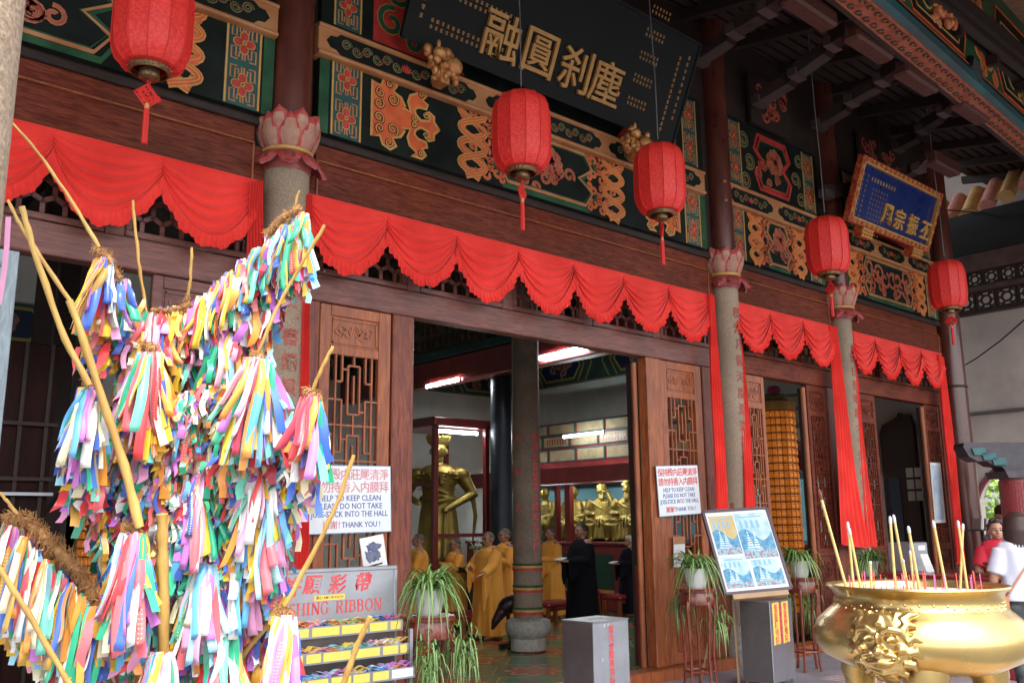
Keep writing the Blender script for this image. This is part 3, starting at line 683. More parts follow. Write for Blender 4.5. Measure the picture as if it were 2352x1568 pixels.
def peony(g, cx, cz, r, fn, seed):
    R_ = random.Random(seed); z = .006
    for ring, (rr_, n, pr_) in enumerate(((.95,9,.36),(.62,7,.32),(.3,5,.26))):
        for i in range(n):
            a = 2*PI*i/n+ring*.4; ex, ez = cx+math.cos(a)*r*rr_*.72, cz+math.sin(a)*r*rr_*.72; q = r*pr_*R_.uniform(.85, 1.15)
            el = [(ex+q*math.cos(t)*(1+.16*math.cos(3*t+a)), ez+q*math.sin(t)*(1+.16*math.cos(3*t))) for t in [k*PI/7 for k in range(14)]]
            g.prism(el, fn, z-.004, z+.0015*ring, 0); g.prism([(ex+(p-ex)*.84, ez+(w2-ez)*.84) for p, w2 in el], fn, z+.0015*ring, z+.003+.0015*ring, 6)
        z += .003
def leafscroll(g, x, z, r, fn, seed, n=4):
    R_ = random.Random(seed)
    for k in range(n):
        a = R_.uniform(0, 6); cx, cz = x+r*.7*math.cos(a)*1.2, z+r*.6*math.sin(a)
        ost(g, sp(cx, cz, r*R_.uniform(.3,.5), R_.uniform(0,6), 1.15, R_.choice((-1,1)), 14), .038, fn, .6, m0=0, m1=6)
def cartouche(T, x0, x1, z0, z1, y=YF, seed=1, motif='peony', c_out=(2,0), tip=.22):
    fn = FR(y); zc = (z0+z1)/2; H = (z1-z0)/2-.03; g = MB()
    def shp(i):
        h = H-i; a, b = x0+i*1.1, x1-i*1.1
        return [(a+tip*.55,zc+h),(a,zc+h*.45),(a+tip,zc),(a,zc-h*.45),(a+tip*.55,zc-h),(b-tip*.55,zc-h),(b,zc-h*.45),(b-tip,zc),(b,zc+h*.45),(b-tip*.55,zc+h)]
    g.stroke(shp(.0), .055, fn, 0, .006, c_out[0], True); g.stroke(shp(.05), .035, fn, 0, .010, c_out[1], True); g.stroke(shp(.075), .014, fn, 0, .008, 2, True)
    pn = g.build('cartouche_border', PM, T); g = MB(); W = x1-x0
    if motif == 'peony' and W > 2:
        for k in (0, 1, 2):
            cx = x0+W*(.26+.24*k); peony(g, cx, zc+(.03 if k % 2 else -.06), H*.52, fn, seed+k)
            leafscroll(g, cx-W*.1, zc+.12*(-1)**k, H*.6, fn, seed+9+k, 8)
        leafscroll(g, x1-.55, zc, H*.6, fn, seed+30, 8); leafscroll(g, x0+.5, zc, H*.5, fn, seed+33, 6)
    elif motif == 'peony':
        peony(g, (x0+x1)/2+.05, zc+.08, H*.48, fn, seed); leafscroll(g, (x0+x1)/2-.2, zc-.15, H*.55, fn, seed+3, 5); leafscroll(g, (x0+x1)/2+.25, zc-.1, H*.5, fn, seed+5, 4)
    else:                                                        # a pair of facing lions drawn as clouds of curls
        for sx in (-1, 1):
            for (p, q, r) in ((.12,.02,.16),(.3,.10,.15),(.46,.02,.14),(.62,.16,.16),(.7,-.02,.1),(.3,-.12,.1),(.55,-.14,.1),(.2,-.2,.07),(.62,-.22,.07)):
                ost(g, sp((x0+x1)/2+sx*(p+.02)*W*.55, zc+q, r, p*9, 1.1, sx, 12), .05, fn, .62, m0=0, m1=6)
    g.build('painted_blossoms', PM, pn)
def thin_cartouche(T, x0, x1, z0, z1, y, seed):
    fn = FR(y); zc = (z0+z1)/2; h = (z1-z0)/2; g = MB(); e = h*.9
    poly = [(x0+e*1.6,zc-h),(x1-e*1.6,zc-h),(x1-e*1.1,zc-h*.62),(x1-e*.45,zc-h*.55),(x1,zc),(x1-e*.45,zc+h*.55),(x1-e*1.1,zc+h*.62),(x1-e*1.6,zc+h),(x0+e*1.6,zc+h),(x0+e*1.1,zc+h*.62),(x0+e*.45,zc+h*.55),(x0,zc),(x0+e*.45,zc-h*.55),(x0+e*1.1,zc-h*.62)]
    g.prism(poly, fn, 0, .004, 7); pn = g.build('dark_cloud_panel', PM, T); g = MB()
    n = max(5, int((x1-x0-.2)/.125)); n += 1-n % 2; W = x1-x0-.3
    for i in range(n):
        cx = x0+.15+W*(i+.5)/n
        if i == n//2:
            for a in range(7):
                t = PI*(.08+.14*a); tipp = (cx+.075*math.cos(t), zc-.03+.085*math.sin(t)); b1 = (cx+.03*math.cos(t-.5), zc-.03+.03*math.sin(t-.5)); b2 = (cx+.03*math.cos(t+.5), zc-.03+.03*math.sin(t+.5))
                g.prism([(cx, zc-.04), b1, tipp, b2], fn, .004, .009+.0004*a, 6 if a % 2 else 4)
        else:
            d = (-1)**i; q = sp(cx, zc+.012*d, .05, 0, 1.1, d, 12)
            g.stroke(q, .030, fn, .004, .007, 0); g.stroke(q, .019, fn, .007, .010, 2)
            if i % 2: g.prism([(cx+.05,zc+.01),(cx+.075,zc-.02),(cx+.085,zc+.045)], fn, .004, .008, 4)
    g.build('lotus_scroll', PM, pn)
FB = [(-2.3, 3.22), (3.66, 9.27), (9.72, 12.12), (12.78, 15.85)]
nm = ['painted frieze of orange scrolls above the leftmost bay, behind the biggest lantern', 'long painted frieze with peony cartouche under the black plaque', 'painted frieze with one peony cartouche above the golden tower doorway', 'painted frieze with paired creatures under the blue plaque']
for bi, (xa, xb) in enumerate(FB):
    T = thing('painted_frieze', nm[bi], 'frieze', (xa, 0, 5.1), 'painted friezes of the hall front'); f0 = FR(YF)
    z0, z1 = 5.10, 5.87
    g = MB(); g.prism([(xa,z0),(xb,z0),(xb,z1),(xa,z1)], f0, -.09, -.001, 0); g.build('frieze_board', M['paintdark'], T)
    for q_ in (xa, xb-.10): ed = MB(); ed.prism([(q_,z0),(q_+.10,z0),(q_+.10,z1),(q_,z1)], f0, -.001, .002, 2); ed.build('green_edge', PM, T)
    pw = .30 if bi < 2 else .26
    flower_panel(T, xb-.14-pw, xb-.12, z0+.005, z1, YF)
    if bi != 3: flower_panel(T, xa+.12, xa+.14+pw, z0+.005, z1, YF)
    if bi == 1:
        for s, xx in ((1, xa+.55), (-1, xb-.55)):
            palmette(T, xx, z0+.02, z1-.01, .78, s); interlace(T, xx+s*1.02, z0+.01, z1, .62, s)
        cartouche(T, xa+2.05, xb-2.05, z0, z1, seed=4)
    elif bi == 0:
        for k in range(2):
            interlace(T, xb-.62-k*3.2, z0+.01, z1, .62, -1)
        cartouche(T, xa+.9, xb-1.28, z0, z1, seed=9); palmette(T, xb-2.0, z0+.02, z1-.01, .0001+.01, -1) if 0 else None
    elif bi == 2:
        interlace(T, xa+.50, z0+.01, z1, .5, 1); interlace(T, xb-.50, z0+.01, z1, .5, -1); cartouche(T, xa+.88, xb-.88, z0, z1, seed=14, tip=.14)
    else:
        interlace(T, xa+.05, z0+.01, z1, .5, 1); interlace(T, xb-.46, z0+.01, z1, .5, -1); cartouche(T, xa+.5, xb-.88, z0, z1, seed=21, motif='lion', tip=.16)
    # tan middle beam with dark cloud panels
    yb = -.16; fb = FR(yb); za, zb = 5.85, 6.16
    g = MB(); g.prism([(xa-.02,za),(xb+.02,za),(xb+.02,zb),(xa-.02,zb)], fb, -.15, -.001, 0); g.build('middle_beam', M['tan'], T)
    g = MB(); g.tube([fb(xa-.02, za+.022, 0), fb(xb+.02, za+.022, 0)], .022, 8); g.build('lower_bead', M['tan'], T, True)
    g = MB(); g.tube([fb(xa-.02, zb-.022, 0), fb(xb+.02, zb-.022, 0)], .022, 8); g.build('upper_bead', M['tan'], T, True)
    n = {0: 3, 1: 3, 2: 2, 3: 3}[bi]; W = (xb-xa)/n
    for k in range(n): thin_cartouche(T, xa+.06+k*W, xa+(k+1)*W-.06, za+.05, zb-.055, yb, k)
    # upper frieze
    yu = -.06; fu = FR(yu); g = MB(); g.prism([(xa,zb),(xb,zb),(xb,7.15),(xa,7.15)], fu, -.07, -.001, 0); g.build('upper_frieze_board', M['paintdark'], T)
    for s, xx in ((1, xa+.12), (-1, xb-.42)): flower_panel(T, xx, xx+.30, zb+.02, 7.1, yu)
    if bi in (0, 1):
        for s, xx in ((1, xa+.55), (-1, xb-.55)):
            g = MB(); g.prism([(xx,zb+.02),(xx+s*1.1,zb+.02),(xx+s*.8,zb+.4),(xx+s*.9,7.1),(xx,7.1)], fu, 0, .004, 4)
            for (cx, cz, r, d) in ((.2,.25,.16,1),(.45,.12,.13,-1),(.25,.6,.2,-1),(.6,.35,.14,1),(.5,.78,.15,1),(.8,.12,.09,1),(.12,.85,.1,1)):
                ost(g, [(xx+s*p, zb+q) for p, q in sp(cx, cz+.03, r, cx*7, 1.1, d, 14)], .075, fu, .68, m0=0, m1=2, h=.006)
            g.build('green_scroll_field', PM, T)
    else:
        cartouche(T, xa+.75, xb-.75, zb+.05, 7.08, yu, seed=31+bi, c_out=(4,4), tip=.18)
        for (p, q) in ((xa+.5,6.3),(xa+.62,6.6),(xa+.5,6.9),(xb-.5,6.3),(xb-.62,6.6),(xb-.5,6.9)): g = MB(); ost(g, sp(p, q, .12, p, 1.2, 1, 14), .06, fu, .6, m0=0, m1=2); g.build('side_scroll', PM, T)
        # carved panel higher up
        g = MB(); g.prism([(xa+.7,7.2),(xb-.7,7.2),(xb-.7,7.95),(xa+.7,7.95)], fu, -.02, .03, 0); up = g.build('carved_upper_panel', M['darkwood'], T)
        g = MB(); R_ = random.Random(bi)
        for k in range(14): g.stroke(sp(xa+.85+R_.random()*(xb-xa-1.7), 7.3+R_.random()*.55, .1, R_.random()*6, 1.1, 1, 12), .03, fu, .03, .045, 0)
        g.build('upper_relief', [M['rose']], up)
        g = MB()
        for s, xx in ((1, xa+.6), (-1, xb-.6)):
            for k in range(9): g.ell((fx(xx, yu)+.03*(-1)**k, yu-.03, fz(7.0+k*.12, yu)), (.06, .04, .07), 8, 5)
        g.build('carved_tassel_border', M['petaldark'], T, kind='stuff') if bi < 2 else None

# ================================================================ plaques
def letters(fn, chars, size, xs, m, T, name='gilt_letter', bold=.03, h=.03):
    for c, (a, b) in zip(chars, xs):
        char(c, size, m, lambda p, q, hh, a=a, b=b: fn(a+p, b+q, hh), .0, h, bold, name, T)
def tiny_text(g, fn, a0, b0, cols, rows, da, db, s, R_, mi=0):
    for i in range(cols):
        for j in range(rows):
            x, z = a0+i*da, b0-j*db
            for k in range(3):
                dz = (k-1)*s*.36; w_ = s*R_.uniform(.3, .5)
                g.add([fn(x-w_,z+dz-s*.07,.0025),fn(x+w_,z+dz-s*.07,.0025),fn(x+w_,z+dz+s*.07,.0025),fn(x-w_,z+dz+s*.07,.0025)], [(0,1,2,3)], mi)
            q = R_.uniform(-.2,.2)*s; g.add([fn(x+q-s*.07,z-s*.5,.003),fn(x+q+s*.07,z-s*.5,.003),fn(x+q+s*.07,z+s*.5,.003),fn(x+q-s*.07,z+s*.5,.003)], [(0,1,2,3)], mi)
# black plaque
bl = PY(924, 106, -.30); br = PY(1543, 316, -.30); bl.z = br.z = (bl.z+br.z)/2
ex = V((1, 0, 0)); tilt = math.radians(24); ez = V((0, -math.sin(tilt), math.cos(tilt))); en = V((0, -math.cos(tilt), -math.sin(tilt)))
W = br.x-bl.x; H = 1.22; f0 = plane_fn(bl, ex, ez, en)
T = thing('black_name_plaque', 'long black plaque with four gold characters tilted out above the middle bay', 'plaque', bl)
g = MB(); g.prism([(0,0),(W,0),(W,H),(0,H)], f0, -.06, 0); g.build('plaque_board', M['plaque'], T)
g = MB()
for a, b in (((0,0),(W,0)),((0,H),(W,H)),((0,0),(0,H)),((W,0),(W,H))): g.stroke([a, b], .03, f0, 0, .012)
g.build('plaque_edge', M['plaque'], T)
def onp(u, v):      # pixel -> plaque coordinates
    d = ray(u, v); t = (bl-CAM).dot(en)/d.dot(en); p = CAM+d*t-bl; return p.dot(ex), p.dot(ez)
cs = [(1152, 82), (1238, 122), (1319, 160), (1388, 195)]
pos = [onp(*c) for c in cs]; mb_ = sum(p[1] for p in pos)/4
letters(f0, '融圓刹塵', .50, [(p[0], mb_) for p in pos], M['giltletter'], T, bold=.008, h=.035)
g = MB(); R_ = random.Random(5)
for (u0, v0, u1, v1) in ((968,88,1095,88),): pass
p0 = onp(972, 88); 
for k in range(3): tiny_text(g, f0, p0[0]+.05, p0[1]+.19+.34*k, 15, 2, .062, .062, .036, R_)
p1 = onp(1452, 165)
for k in range(5): tiny_text(g, f0, p1[0]+.06, .12+.25+.26*k-.05, 6, 2, .055, .06, .034, R_)
tiny_text(g, f0, W-.28, H-.25, 1, 14, .1, .065, .042, R_); tiny_text(g, f0, W-.13, H-.2, 1, 10, .1, .08, .042, R_); tiny_text(g, f0, .14, H-.1, 1, 12, .1, .08, .042, R_)
g.build('small_inscription', M['giltletter'], T, kind='stuff')
for (u, v, l) in ((1020, 148, 'small gilded carved lion clamp under the left part of the black plaque'), (1465, 327, 'small gilded carved clamp under the right end of the black plaque')):
    C = PY(u, v, -.42); T2 = thing('gilt_lion_clamp', l, 'carving', C, 'gilded clamps holding the black plaque')
    g = MB(); R_ = random.Random(u)
    for i in range(46): g.ell((C.x+R_.uniform(-.17,.17), C.y+R_.uniform(-.03,.1), C.z+R_.uniform(-.13,.13)*(1)), (R_.uniform(.02,.055),.04,R_.uniform(.02,.055)), 8, 5)
    g.ell((C.x-.07, C.y-.03, C.z+.08), (.07,.06,.06)); g.ell((C.x-.1, C.y-.05, C.z+.15), (.02,.02,.05)); g.ell((C.x+.1, C.y-.03, C.z), (.09,.06,.09))
    g.box(C.x-.05, C.y-.02, C.z-.2, C.x+.05, C.y+.12, C.z)
    g.build('carved_lion', mat('gilt_clamp', (.40,.15,.05), .42, .5, c2=(.62,.33,.12), sc=16, bump=.5), T2, True)
# blue plaque
bl = PY(1946, 497, -.45); br = PY(2133, 588, -.45); bl.z = br.z = (bl.z+br.z)/2
tilt = math.radians(20); ez = V((0, -math.sin(tilt), math.cos(tilt))); en = V((0, -math.cos(tilt), -math.sin(tilt)))
tl = PY(1978, 352, -.45-.38)
fw = .09; bl = bl+V((fw*.9,0,fw)); br = br+V((-fw*1.1,0,0)); W = br.x-bl.x; H = .80; f0 = plane_fn(bl, ex, ez, en)
T = thing('blue_name_plaque', 'blue plaque with gilt carved frame and gold characters tilted out above the far right bay', 'plaque', bl)
g = MB(); g.prism([(0,0),(W,0),(W,H),(0,H)], f0, -.05, 0); g.build('blue_board', M['blue'], T)
for nm_, P in (('bottom', [(-fw,-fw),(W+fw,-fw),(W,0),(0,0)]), ('top', [(0,H),(W,H),(W+fw,H+fw),(-fw,H+fw)]), ('left', [(-fw,-fw),(0,0),(0,H),(-fw,H+fw)]), ('right', [(W,0),(W+fw,-fw),(W+fw,H+fw),(W,H)])):
    g = MB(); g.prism(P, f0, -.05, .045); o = g.build('frame_rail', M['giltframe'], T)
    g = MB(); R_ = random.Random(len(nm_)); xs = [p[0] for p in P]; zs = [p[1] for p in P]
    horiz = nm_ in ('bottom', 'top'); L_ = (W if horiz else H); n = int(L_/.14)
    for i in range(n):
        t = (i+.5)/n*L_; c = (t, -fw/2 if nm_ == 'bottom' else H+fw/2) if horiz else ((-fw/2 if nm_ == 'left' else W+fw/2), t)
        g.stroke(sp(c[0], c[1], .034, R_.random()*6, 1.0, (-1)**i, 9), .016, f0, .045, .056)
    g.build('frame_carving', M['gold'], o)
    g = MB(); 
    if horiz: g.stroke([(-.0, -.006 if nm_ == 'bottom' else H+.006), (W, -.006 if nm_ == 'bottom' else H+.006)], .02, f0, .0, .055)
    else: g.stroke([(-.006 if nm_ == 'left' else W+.006, 0), (-.006 if nm_ == 'left' else W+.006, H)], .02, f0, 0, .055)
    g.build('inner_gold_bead', M['gold'], o)
def onp2(u, v):
    d = ray(u, v); t = (bl-CAM).dot(en)/d.dot(en); p = CAM+d*t-bl; return p.dot(ex), p.dot(ez)
pos = [onp2(2038, 486), onp2(2062, 510), onp2(2090, 532), onp2(2118, 548)]
mb_ = sum(p[1] for p in pos)/4
letters(f0, '風宗振丕', .33, [(p[0], mb_+.06) for p in pos], M['gold'], T, bold=.02, h=.03)
g = MB(); R_ = random.Random(8)
tiny_text(g, f0, .12, H-.15, 2, 11, .11, .075, .034, R_); a = onp2(2000, 440)
tiny_text(g, f0, .45, H-.3, 6, 11, .085, .072, .03, R_); tiny_text(g, f0, .36, H-.17, 9, 1, .085, .07, .06, R_); tiny_text(g, f0, W-.16, H-.2, 1, 13, .085, .07, .03, R_)
g.build('small_inscription', M['gold'], T, kind='stuff')
for a in (.45, W-.35):
    g = MB(); g.prism([(a-.16,-fw-.16),(a+.16,-fw-.16),(a+.16,-fw),(a-.16,-fw)], f0, -.06, .08); o = g.build('carved_corner_block', M['giltframe'], T)
    g = MB()
    for i in range(12): c = f0(a-.12+.08*(i % 4), -fw-.03-.05*(i//4), .08); g.ell(c, (.035,.03,.025), 8, 5)
    g.build('block_carving', M['gold'], o, True)
tz = H+fw
g = MB(); p = f0(W*.78, tz, .0); g.tube([p, V((p.x, p.y-.03, 8.0))], .008, 5); g.build('hanging_wire', M['black'], T)
g = MB(); p = f0(W*.2, tz, .0); g.tube([p, V((p.x, p.y-.03, 8.0))], .006, 5); g.build('hanging_wire', M['black'], T)

# ================================================================ red valances and curtains
YV = -.13
def valance(bi, xa, xb, n, lab):
    T = thing('red_valance', lab, 'valance', (fx(xa, YV), YV, fz(4.48, YV)), 'red swagged valances over the doorways')
    w_ = (xb-xa)/n
    for k in range(n):
        R_ = random.Random(bi*20+k); x0 = xa+k*w_; dm = .60+R_.uniform(-.02,.03); nf = 5+R_.random(); ph = R_.uniform(0, 6); asym = R_.uniform(-.08,.08)
        def P(u, v, e=0, x0=x0, dm=dm, nf=nf, ph=ph, asym=asym):
            uu = 2*u-1; sh = max(0, 1-abs(uu+asym*(1-uu*uu))**2.0)
            Hh = .15+(dm-.15-.05)*sh**.95
            fold = math.sin(2*PI*nf*(v**.9)+ph+.35*math.sin(u*5+ph)); fold = (1-abs(math.sin(PI*nf*(v**.9)+ph/2+.3*math.sin(u*5+ph)))**.7)*2-1; amp = .042*min(1, max(0, v-.10)*3)*(.5+.5*sh)
            gather = -.012*math.exp(-((1-abs(uu))/.05)**2)
            y = YV-.015-amp*(.5+.5*fold)-.05*sh*v-gather
            z = 4.49-Hh*v-.015*sh*(1-v)
            x = x0+w_*u
            return x, y, z
        def F(u, v): x, y, z = P(u, v); return V((fx(x, y), y, fz(z, YV)))
        g = MB(); g.slab(F, 36, 44, .004); sw = g.build('swag', M['redcloth'], T, True)
        npl = 19
        def Rf(u, v, k=k):
            x, y, z = P(u, 1); x2, _, z2 = P(min(1, u+.01), 1); x1, _, z1 = P(max(0, u-.01), 1)
            tx, tz = x2-x1, z2-z1; l = math.hypot(tx, tz) or 1; nx, nz = tz/l, -tx/l
            if nz > 0: nx, nz = -nx, -nz
            nx *= .35; nz = -math.sqrt(max(0, 1-nx*nx))
            q = u*npl; tri = abs((q % 1)*2-1); wv = (.034*tri+.008*math.sin(q*2.3+k))*v
            ln = .11*v*(1+.12*math.sin(q*1.7)); sk = .012*((q % 1)-.5)*v
            return V((fx(x+nx*ln+sk, y), y-.012-wv, fz(z+nz*ln, YV)))
        g = MB(); g.slab(Rf, npl*6, 3, .003); g.build('pleated_frill', M['redcloth'], sw, 30)
    g = MB(); g.box(fx(xa,YV), YV-.012, fz(4.475,YV), fx(xb,YV), YV+.01, fz(4.50,YV), b=.004); g.build('heading_tape', M['redcloth'], T)
valance(0, -2.37, 3.12, 7, 'red swagged valance over the leftmost bay, partly behind the ribbon branches')
valance(1, 3.60, 9.25, 7, 'long red valance of seven swags across the wide middle doorway')
valance(2, 9.78, 12.23, 3, 'red valance of three swags over the golden tower doorway')
valance(3, 12.70, 15.80, 4, 'farthest red valance of four small swags beside the lacquered column')
def curtain(lab, tl, tr, bl_, br_, y0=-.15, y1=-.18, pleats=5, seed=0):
    """tops and bottoms as measured in the photograph"""
    a, b = PY(*tl, y0), PY(*tr, y0); c, d = PY(*bl_, y1), PY(*br_, y1)
    T = thing('red_curtain', lab, 'curtain', a, 'red side curtains hanging by the columns'); R_ = random.Random(seed); ph = R_.uniform(0, 6)
    def F(u, v):
        e = v**1.3; x = (a.x+(b.x-a.x)*u)*(1-e)+(c.x+(d.x-c.x)*u)*e
        z = (a.z+(b.z-a.z)*u)*(1-v)+(c.z+(d.z-c.z)*u)*v
        y = (y0+(y1-y0)*v)-.022*(1+math.sin(2*PI*pleats*u+ph+.7*math.sin(v*4+seed)))-.01*math.sin(v*7+u*3+ph)
        return V((x, y, z))
    g = MB(); g.slab(F, pleats*12, 30, .005); g.build('hanging_cloth', M['redcloth'], T, True)
    g = MB(); g.tube([V((c.x, y1-.02, c.z)), V((d.x, y1-.02, d.z))], .012, 6); g.build('bottom_hem', M['redcloth'], T, True)
curtain('red curtain at the left of the first granite column, under the leftmost valance', (570,420), (600,418), (562,640), (598,640), seed=1)
curtain('narrow red curtain just right of the nearest granite column, behind the ribbons', (698,448), (714,450), (676,1306), (706,1306), seed=2)
curtain('red curtain left of the middle granite column, beside the wide doorway', (1622,676), (1636,680), (1640,1168), (1668,1168), seed=3, pleats=4)
curtain('red curtain right of the middle granite column, beside the easel', (1685,692), (1692,694), (1706,1172), (1731,1172), seed=4, pleats=4, y0=-.12)
curtain('wide red curtain left of the farthest granite column, above a potted plant', (1902,748), (1916,750), (1934,1250), (1992,1258), seed=5, pleats=5)
curtain('thin red curtain right of the farthest granite column', (1948,764), (1954,765), (1988,1250), (2010,1255), seed=6, pleats=3, y0=-.12)
curtain('red curtain at the far right end next to the lacquered column', (2150,815), (2164,820), (2192,1292), (2214,1294), seed=7, pleats=4)

# ================================================================ lanterns
def make_lantern():
    T = thing('red_lantern', 'x', 'lantern', (0,0,0), 'red lanterns hanging along the eave'); n = 12; R = .285; Hh = .76
    prof = [(.13,-.38),(.20,-.375),(.245,-.33),(.273,-.26),(.285,-.17),(.285,.17),(.273,.26),(.245,.33),(.20,.375),(.13,.38)]
    def gore(i):
        g = MB(); a0 = 2*PI*i/n; a1 = 2*PI*(i+1)/n
        def F(u, v):
            k = v*(len(prof)-1); j = min(int(k), len(prof)-2); f_ = k-j; r = prof[j][0]*(1-f_)+prof[j+1][0]*f_; z = prof[j][1]*(1-f_)+prof[j+1][1]*f_
            a = a0+(a1-a0)*u; rr_ = r*(1-.035*math.sin(PI*u)); return V((rr_*math.cos(a), rr_*math.sin(a), z))
        g.slab(F, 4, 18, -.004); return g
    me = None
    for i in range(n):
        if me is None: o = gore(0).build('cloth_gore', M['lantern'], T, True); me = o.data
        else:
            o = bpy.data.objects.new('cloth_gore', me); COL.objects.link(o); o.parent = T; o['_org'] = (0,0,0)
        o.rotation_euler = (0, 0, 2*PI*i/n)
    me = None
    for i in range(n):
        if me is None:
            g = MB(); g.tube([(p[0]+.003, 0, p[1]) for p in prof], .0045, 5); o = g.build('seam_rib', M['tassel'], T, True); me = o.data
        else:
            o = bpy.data.objects.new('seam_rib', me); COL.objects.link(o); o.parent = T; o['_org'] = (0,0,0)
        o.rotation_euler = (0, 0, 2*PI*i/n)
    g = MB(); g.lathe([(.15,-.375),(.155,-.38),(.155,-.405),(.14,-.42),(.13,-.42),(.13,-.38)], 28, cap=False); g.build('bottom_ring', M['brass'], T, True)
    g = MB()
    for i in range(28): a = 2*PI*i/28; g.ell((.153*math.cos(a), .153*math.sin(a), -.392), (.009,.009,.011), 6, 4)
    g.build('ring_beading', M['brass'], T, True, kind='stuff')
    g = MB(); g.lathe([(.075,-.43),(.075,-.46),(.055,-.475),(.0,-.475)], 20); g.lathe([(.075,-.40),(.075,-.43)], 20); g.build('inner_cup', M['brass'], T, True)
    g = MB(); g.lathe([(.15,.375),(.155,.39),(.145,.405),(.0,.41)], 28); g.build('top_ring', M['brass'], T, True)
    g = MB(); g.tube([(0,0,.40), (0,0,.46)], .008, 6); g.build('hook', M['brass'], T)
    # knot
    k = MB(); kz = -.60
    for i in range(7):
        for s in (-1, 1):
            o_ = (i-3)*.016
            k.tube([V((o_*s+t*.04, .006*(-1)**i*s, kz+o_-t*.04*s*1.0 if s > 0 else kz+o_+t*.04)) for t in (-1.15,-.4,.4,1.15)], .0075, 5)
    for s in (-1, 1):
        for i in range(4):
            c = V((s*(.055-.012*i), 0, kz+.012*i)); k.ell(c+V((s*.01, 0, .012)), (.012,.008,.012), 6, 4); k.ell(V((s*(.055-.012*i)+s*.01, 0, kz-.012*i-.012)), (.012,.008,.012), 6, 4)
        k.tube([V((s*.05,0,kz)), V((s*.085,0,kz+.022)), V((s*.105,0,kz)), V((s*.085,0,kz-.022)), V((s*.05,0,kz))], .006, 5)
    k.build('woven_knot', M['tassel'], T, True)
    g = MB(); g.tube([(-.012,0,-.475), (0,0,-.55)], .004, 5); g.tube([(.012,0,-.475), (0,0,-.55)], .004, 5); g.build('knot_cord', M['tassel'], T)
    g = MB(); g.lathe([(.0,-.66),(.016,-.665),(.018,-.70),(.014,-.71)], 12); g.build('tassel_cap', M['gold'], T, True)
    g = MB(); g.lathe([(.015,-.70),(.02,-.72),(.022,-.98),(.017,-.985),(0,-.985)], 14, fn=lambda a, z: 1+.08*math.cos(7*a)); g.build('tassel', M['tassel'], T, True)
    return T
LN = [(352, 52, 'largest red lantern at the top left of the view'), (1198, 307, 'red lantern hanging in front of the middle of the black plaque frieze'), (1515, 414, 'red lantern hanging left of the middle dark column, third from the left'),
      (1900, 566, 'red lantern to the left of the blue plaque'), (2176, 655, 'smallest red lantern at the far right below the blue plaque')]
base = make_lantern(); LY = -1.0
for i, (u, v, l) in enumerate(LN):
    P = PY(u, v, LY); rz = i*.37+.1
    o = base if i == 0 else dup(base, P, rz)
    move(o, P, rz, .89 if i == 0 else .94); o['label'] = l
    wt = thing('lantern_wire', l.replace('red lantern', 'thin wire holding the red lantern').replace('largest thin', 'thin').replace('smallest thin', 'thin'), 'wire', P+V((0,0,.46)), 'wires of the hanging lanterns')
    wt['label'] = ['thin wire above the largest red lantern at the top left', 'thin pale wire crossing the gold characters down to a lantern', 'thin wire in front of the right end of the black plaque', 'thin wire above the lantern left of the blue plaque', 'thin wire above the smallest lantern at the far right'][i]
    g = MB(); top = V((P.x-.05, P.y, 8.1)); q = P+V((0,0,.46)); g.tube([q, q.lerp(top, .3)+V((.012,0,0)), q.lerp(top, .6)+V((-.01,0,0)), top], .006, 5); g.build('wire', M['steel'], wt)
# ================================================================ hall interior
BX = 10.5; PXF_ = 14.0
T = thing('ceiling_tie_beam', 'brown beam inside the hall carrying two fluorescent lamps and a board of small niches', 'beam', (BX, 5, 4.3))
g = MB(); g.box(BX-.13, .5, 4.32, BX+.13, HY, 4.82, b=.02); g.build('beam_body', M['redpanel'], T)
g = MB(); g.box(BX-.16, .5, 4.83, BX+.16, HY, 5.0, b=.01); g.build('painted_cornice', M['paintteal'], T)
g = MB(); g.box(BX-.05, 5.9, 5.0, BX+.05, HY, 7.2); nb = g.build('niche_board', mat('niche_board', (.06,.045,.03), .6, c2=(.10,.08,.05), sc=5), T)
g = MB()
for i in range(24):
    for j in range(7):
        y, z = 6.1+i*.2, 5.08+j*.29
        g.box(BX-.075, y, z, BX-.05, y+.012, z+.25); g.box(BX-.075, y, z, BX-.05, y+.19, z+.012)
        g.ell((BX-.07, y+.1, z+.09), (.02,.05,.07), 6, 4); g.ell((BX-.07, y+.1, z+.18), (.02,.025,.03), 6, 4)
g.build('seated_niche_figures', mat('niche_figures', (.16,.12,.07), .5, c2=(.06,.03,.02), sc=8), nb, kind='stuff')
def tube_lamp(a, b, lab, hs=.03, mt=None):
    a, b = V(a), V(b); T = thing('fluorescent_lamp', lab, 'lamp', a.lerp(b, .5), 'lit fluorescent tubes in the hall')
    g = MB(); g.tube([a, b], .019, 8); g.build('glowing_tube', mt or M['tube'], T, True)
    d = (b-a).normalized(); g = MB(); g.tube([a+V((0,0,.045))-d*.03, b+V((0,0,.045))+d*.03], .028, 4); g.build('lamp_batten', M['white'], T)
    for p, s in ((a, -1), (b, 1)): g = MB(); g.tube([p+d*s*.002, p+d*s*.03], .026, 8); g.build('end_cap', M['white'], T)
tube_lamp(PX(1240,824,BX-.18), PX(1340,799,BX-.18), 'upper lit tube lamp on the inside beam right of the inner granite column')
tube_lamp(PX(980,889,BX-.18), PX(1055,872,BX-.18), 'upper left lit tube lamp on the inside beam above the glass case')
tube_lamp(PX(1295,1004,PXF_+.7), PX(1386,993,PXF_+.7), 'lit tube lamp in front of the framed text panels above the golden statues', mt=M['tubeweak'])
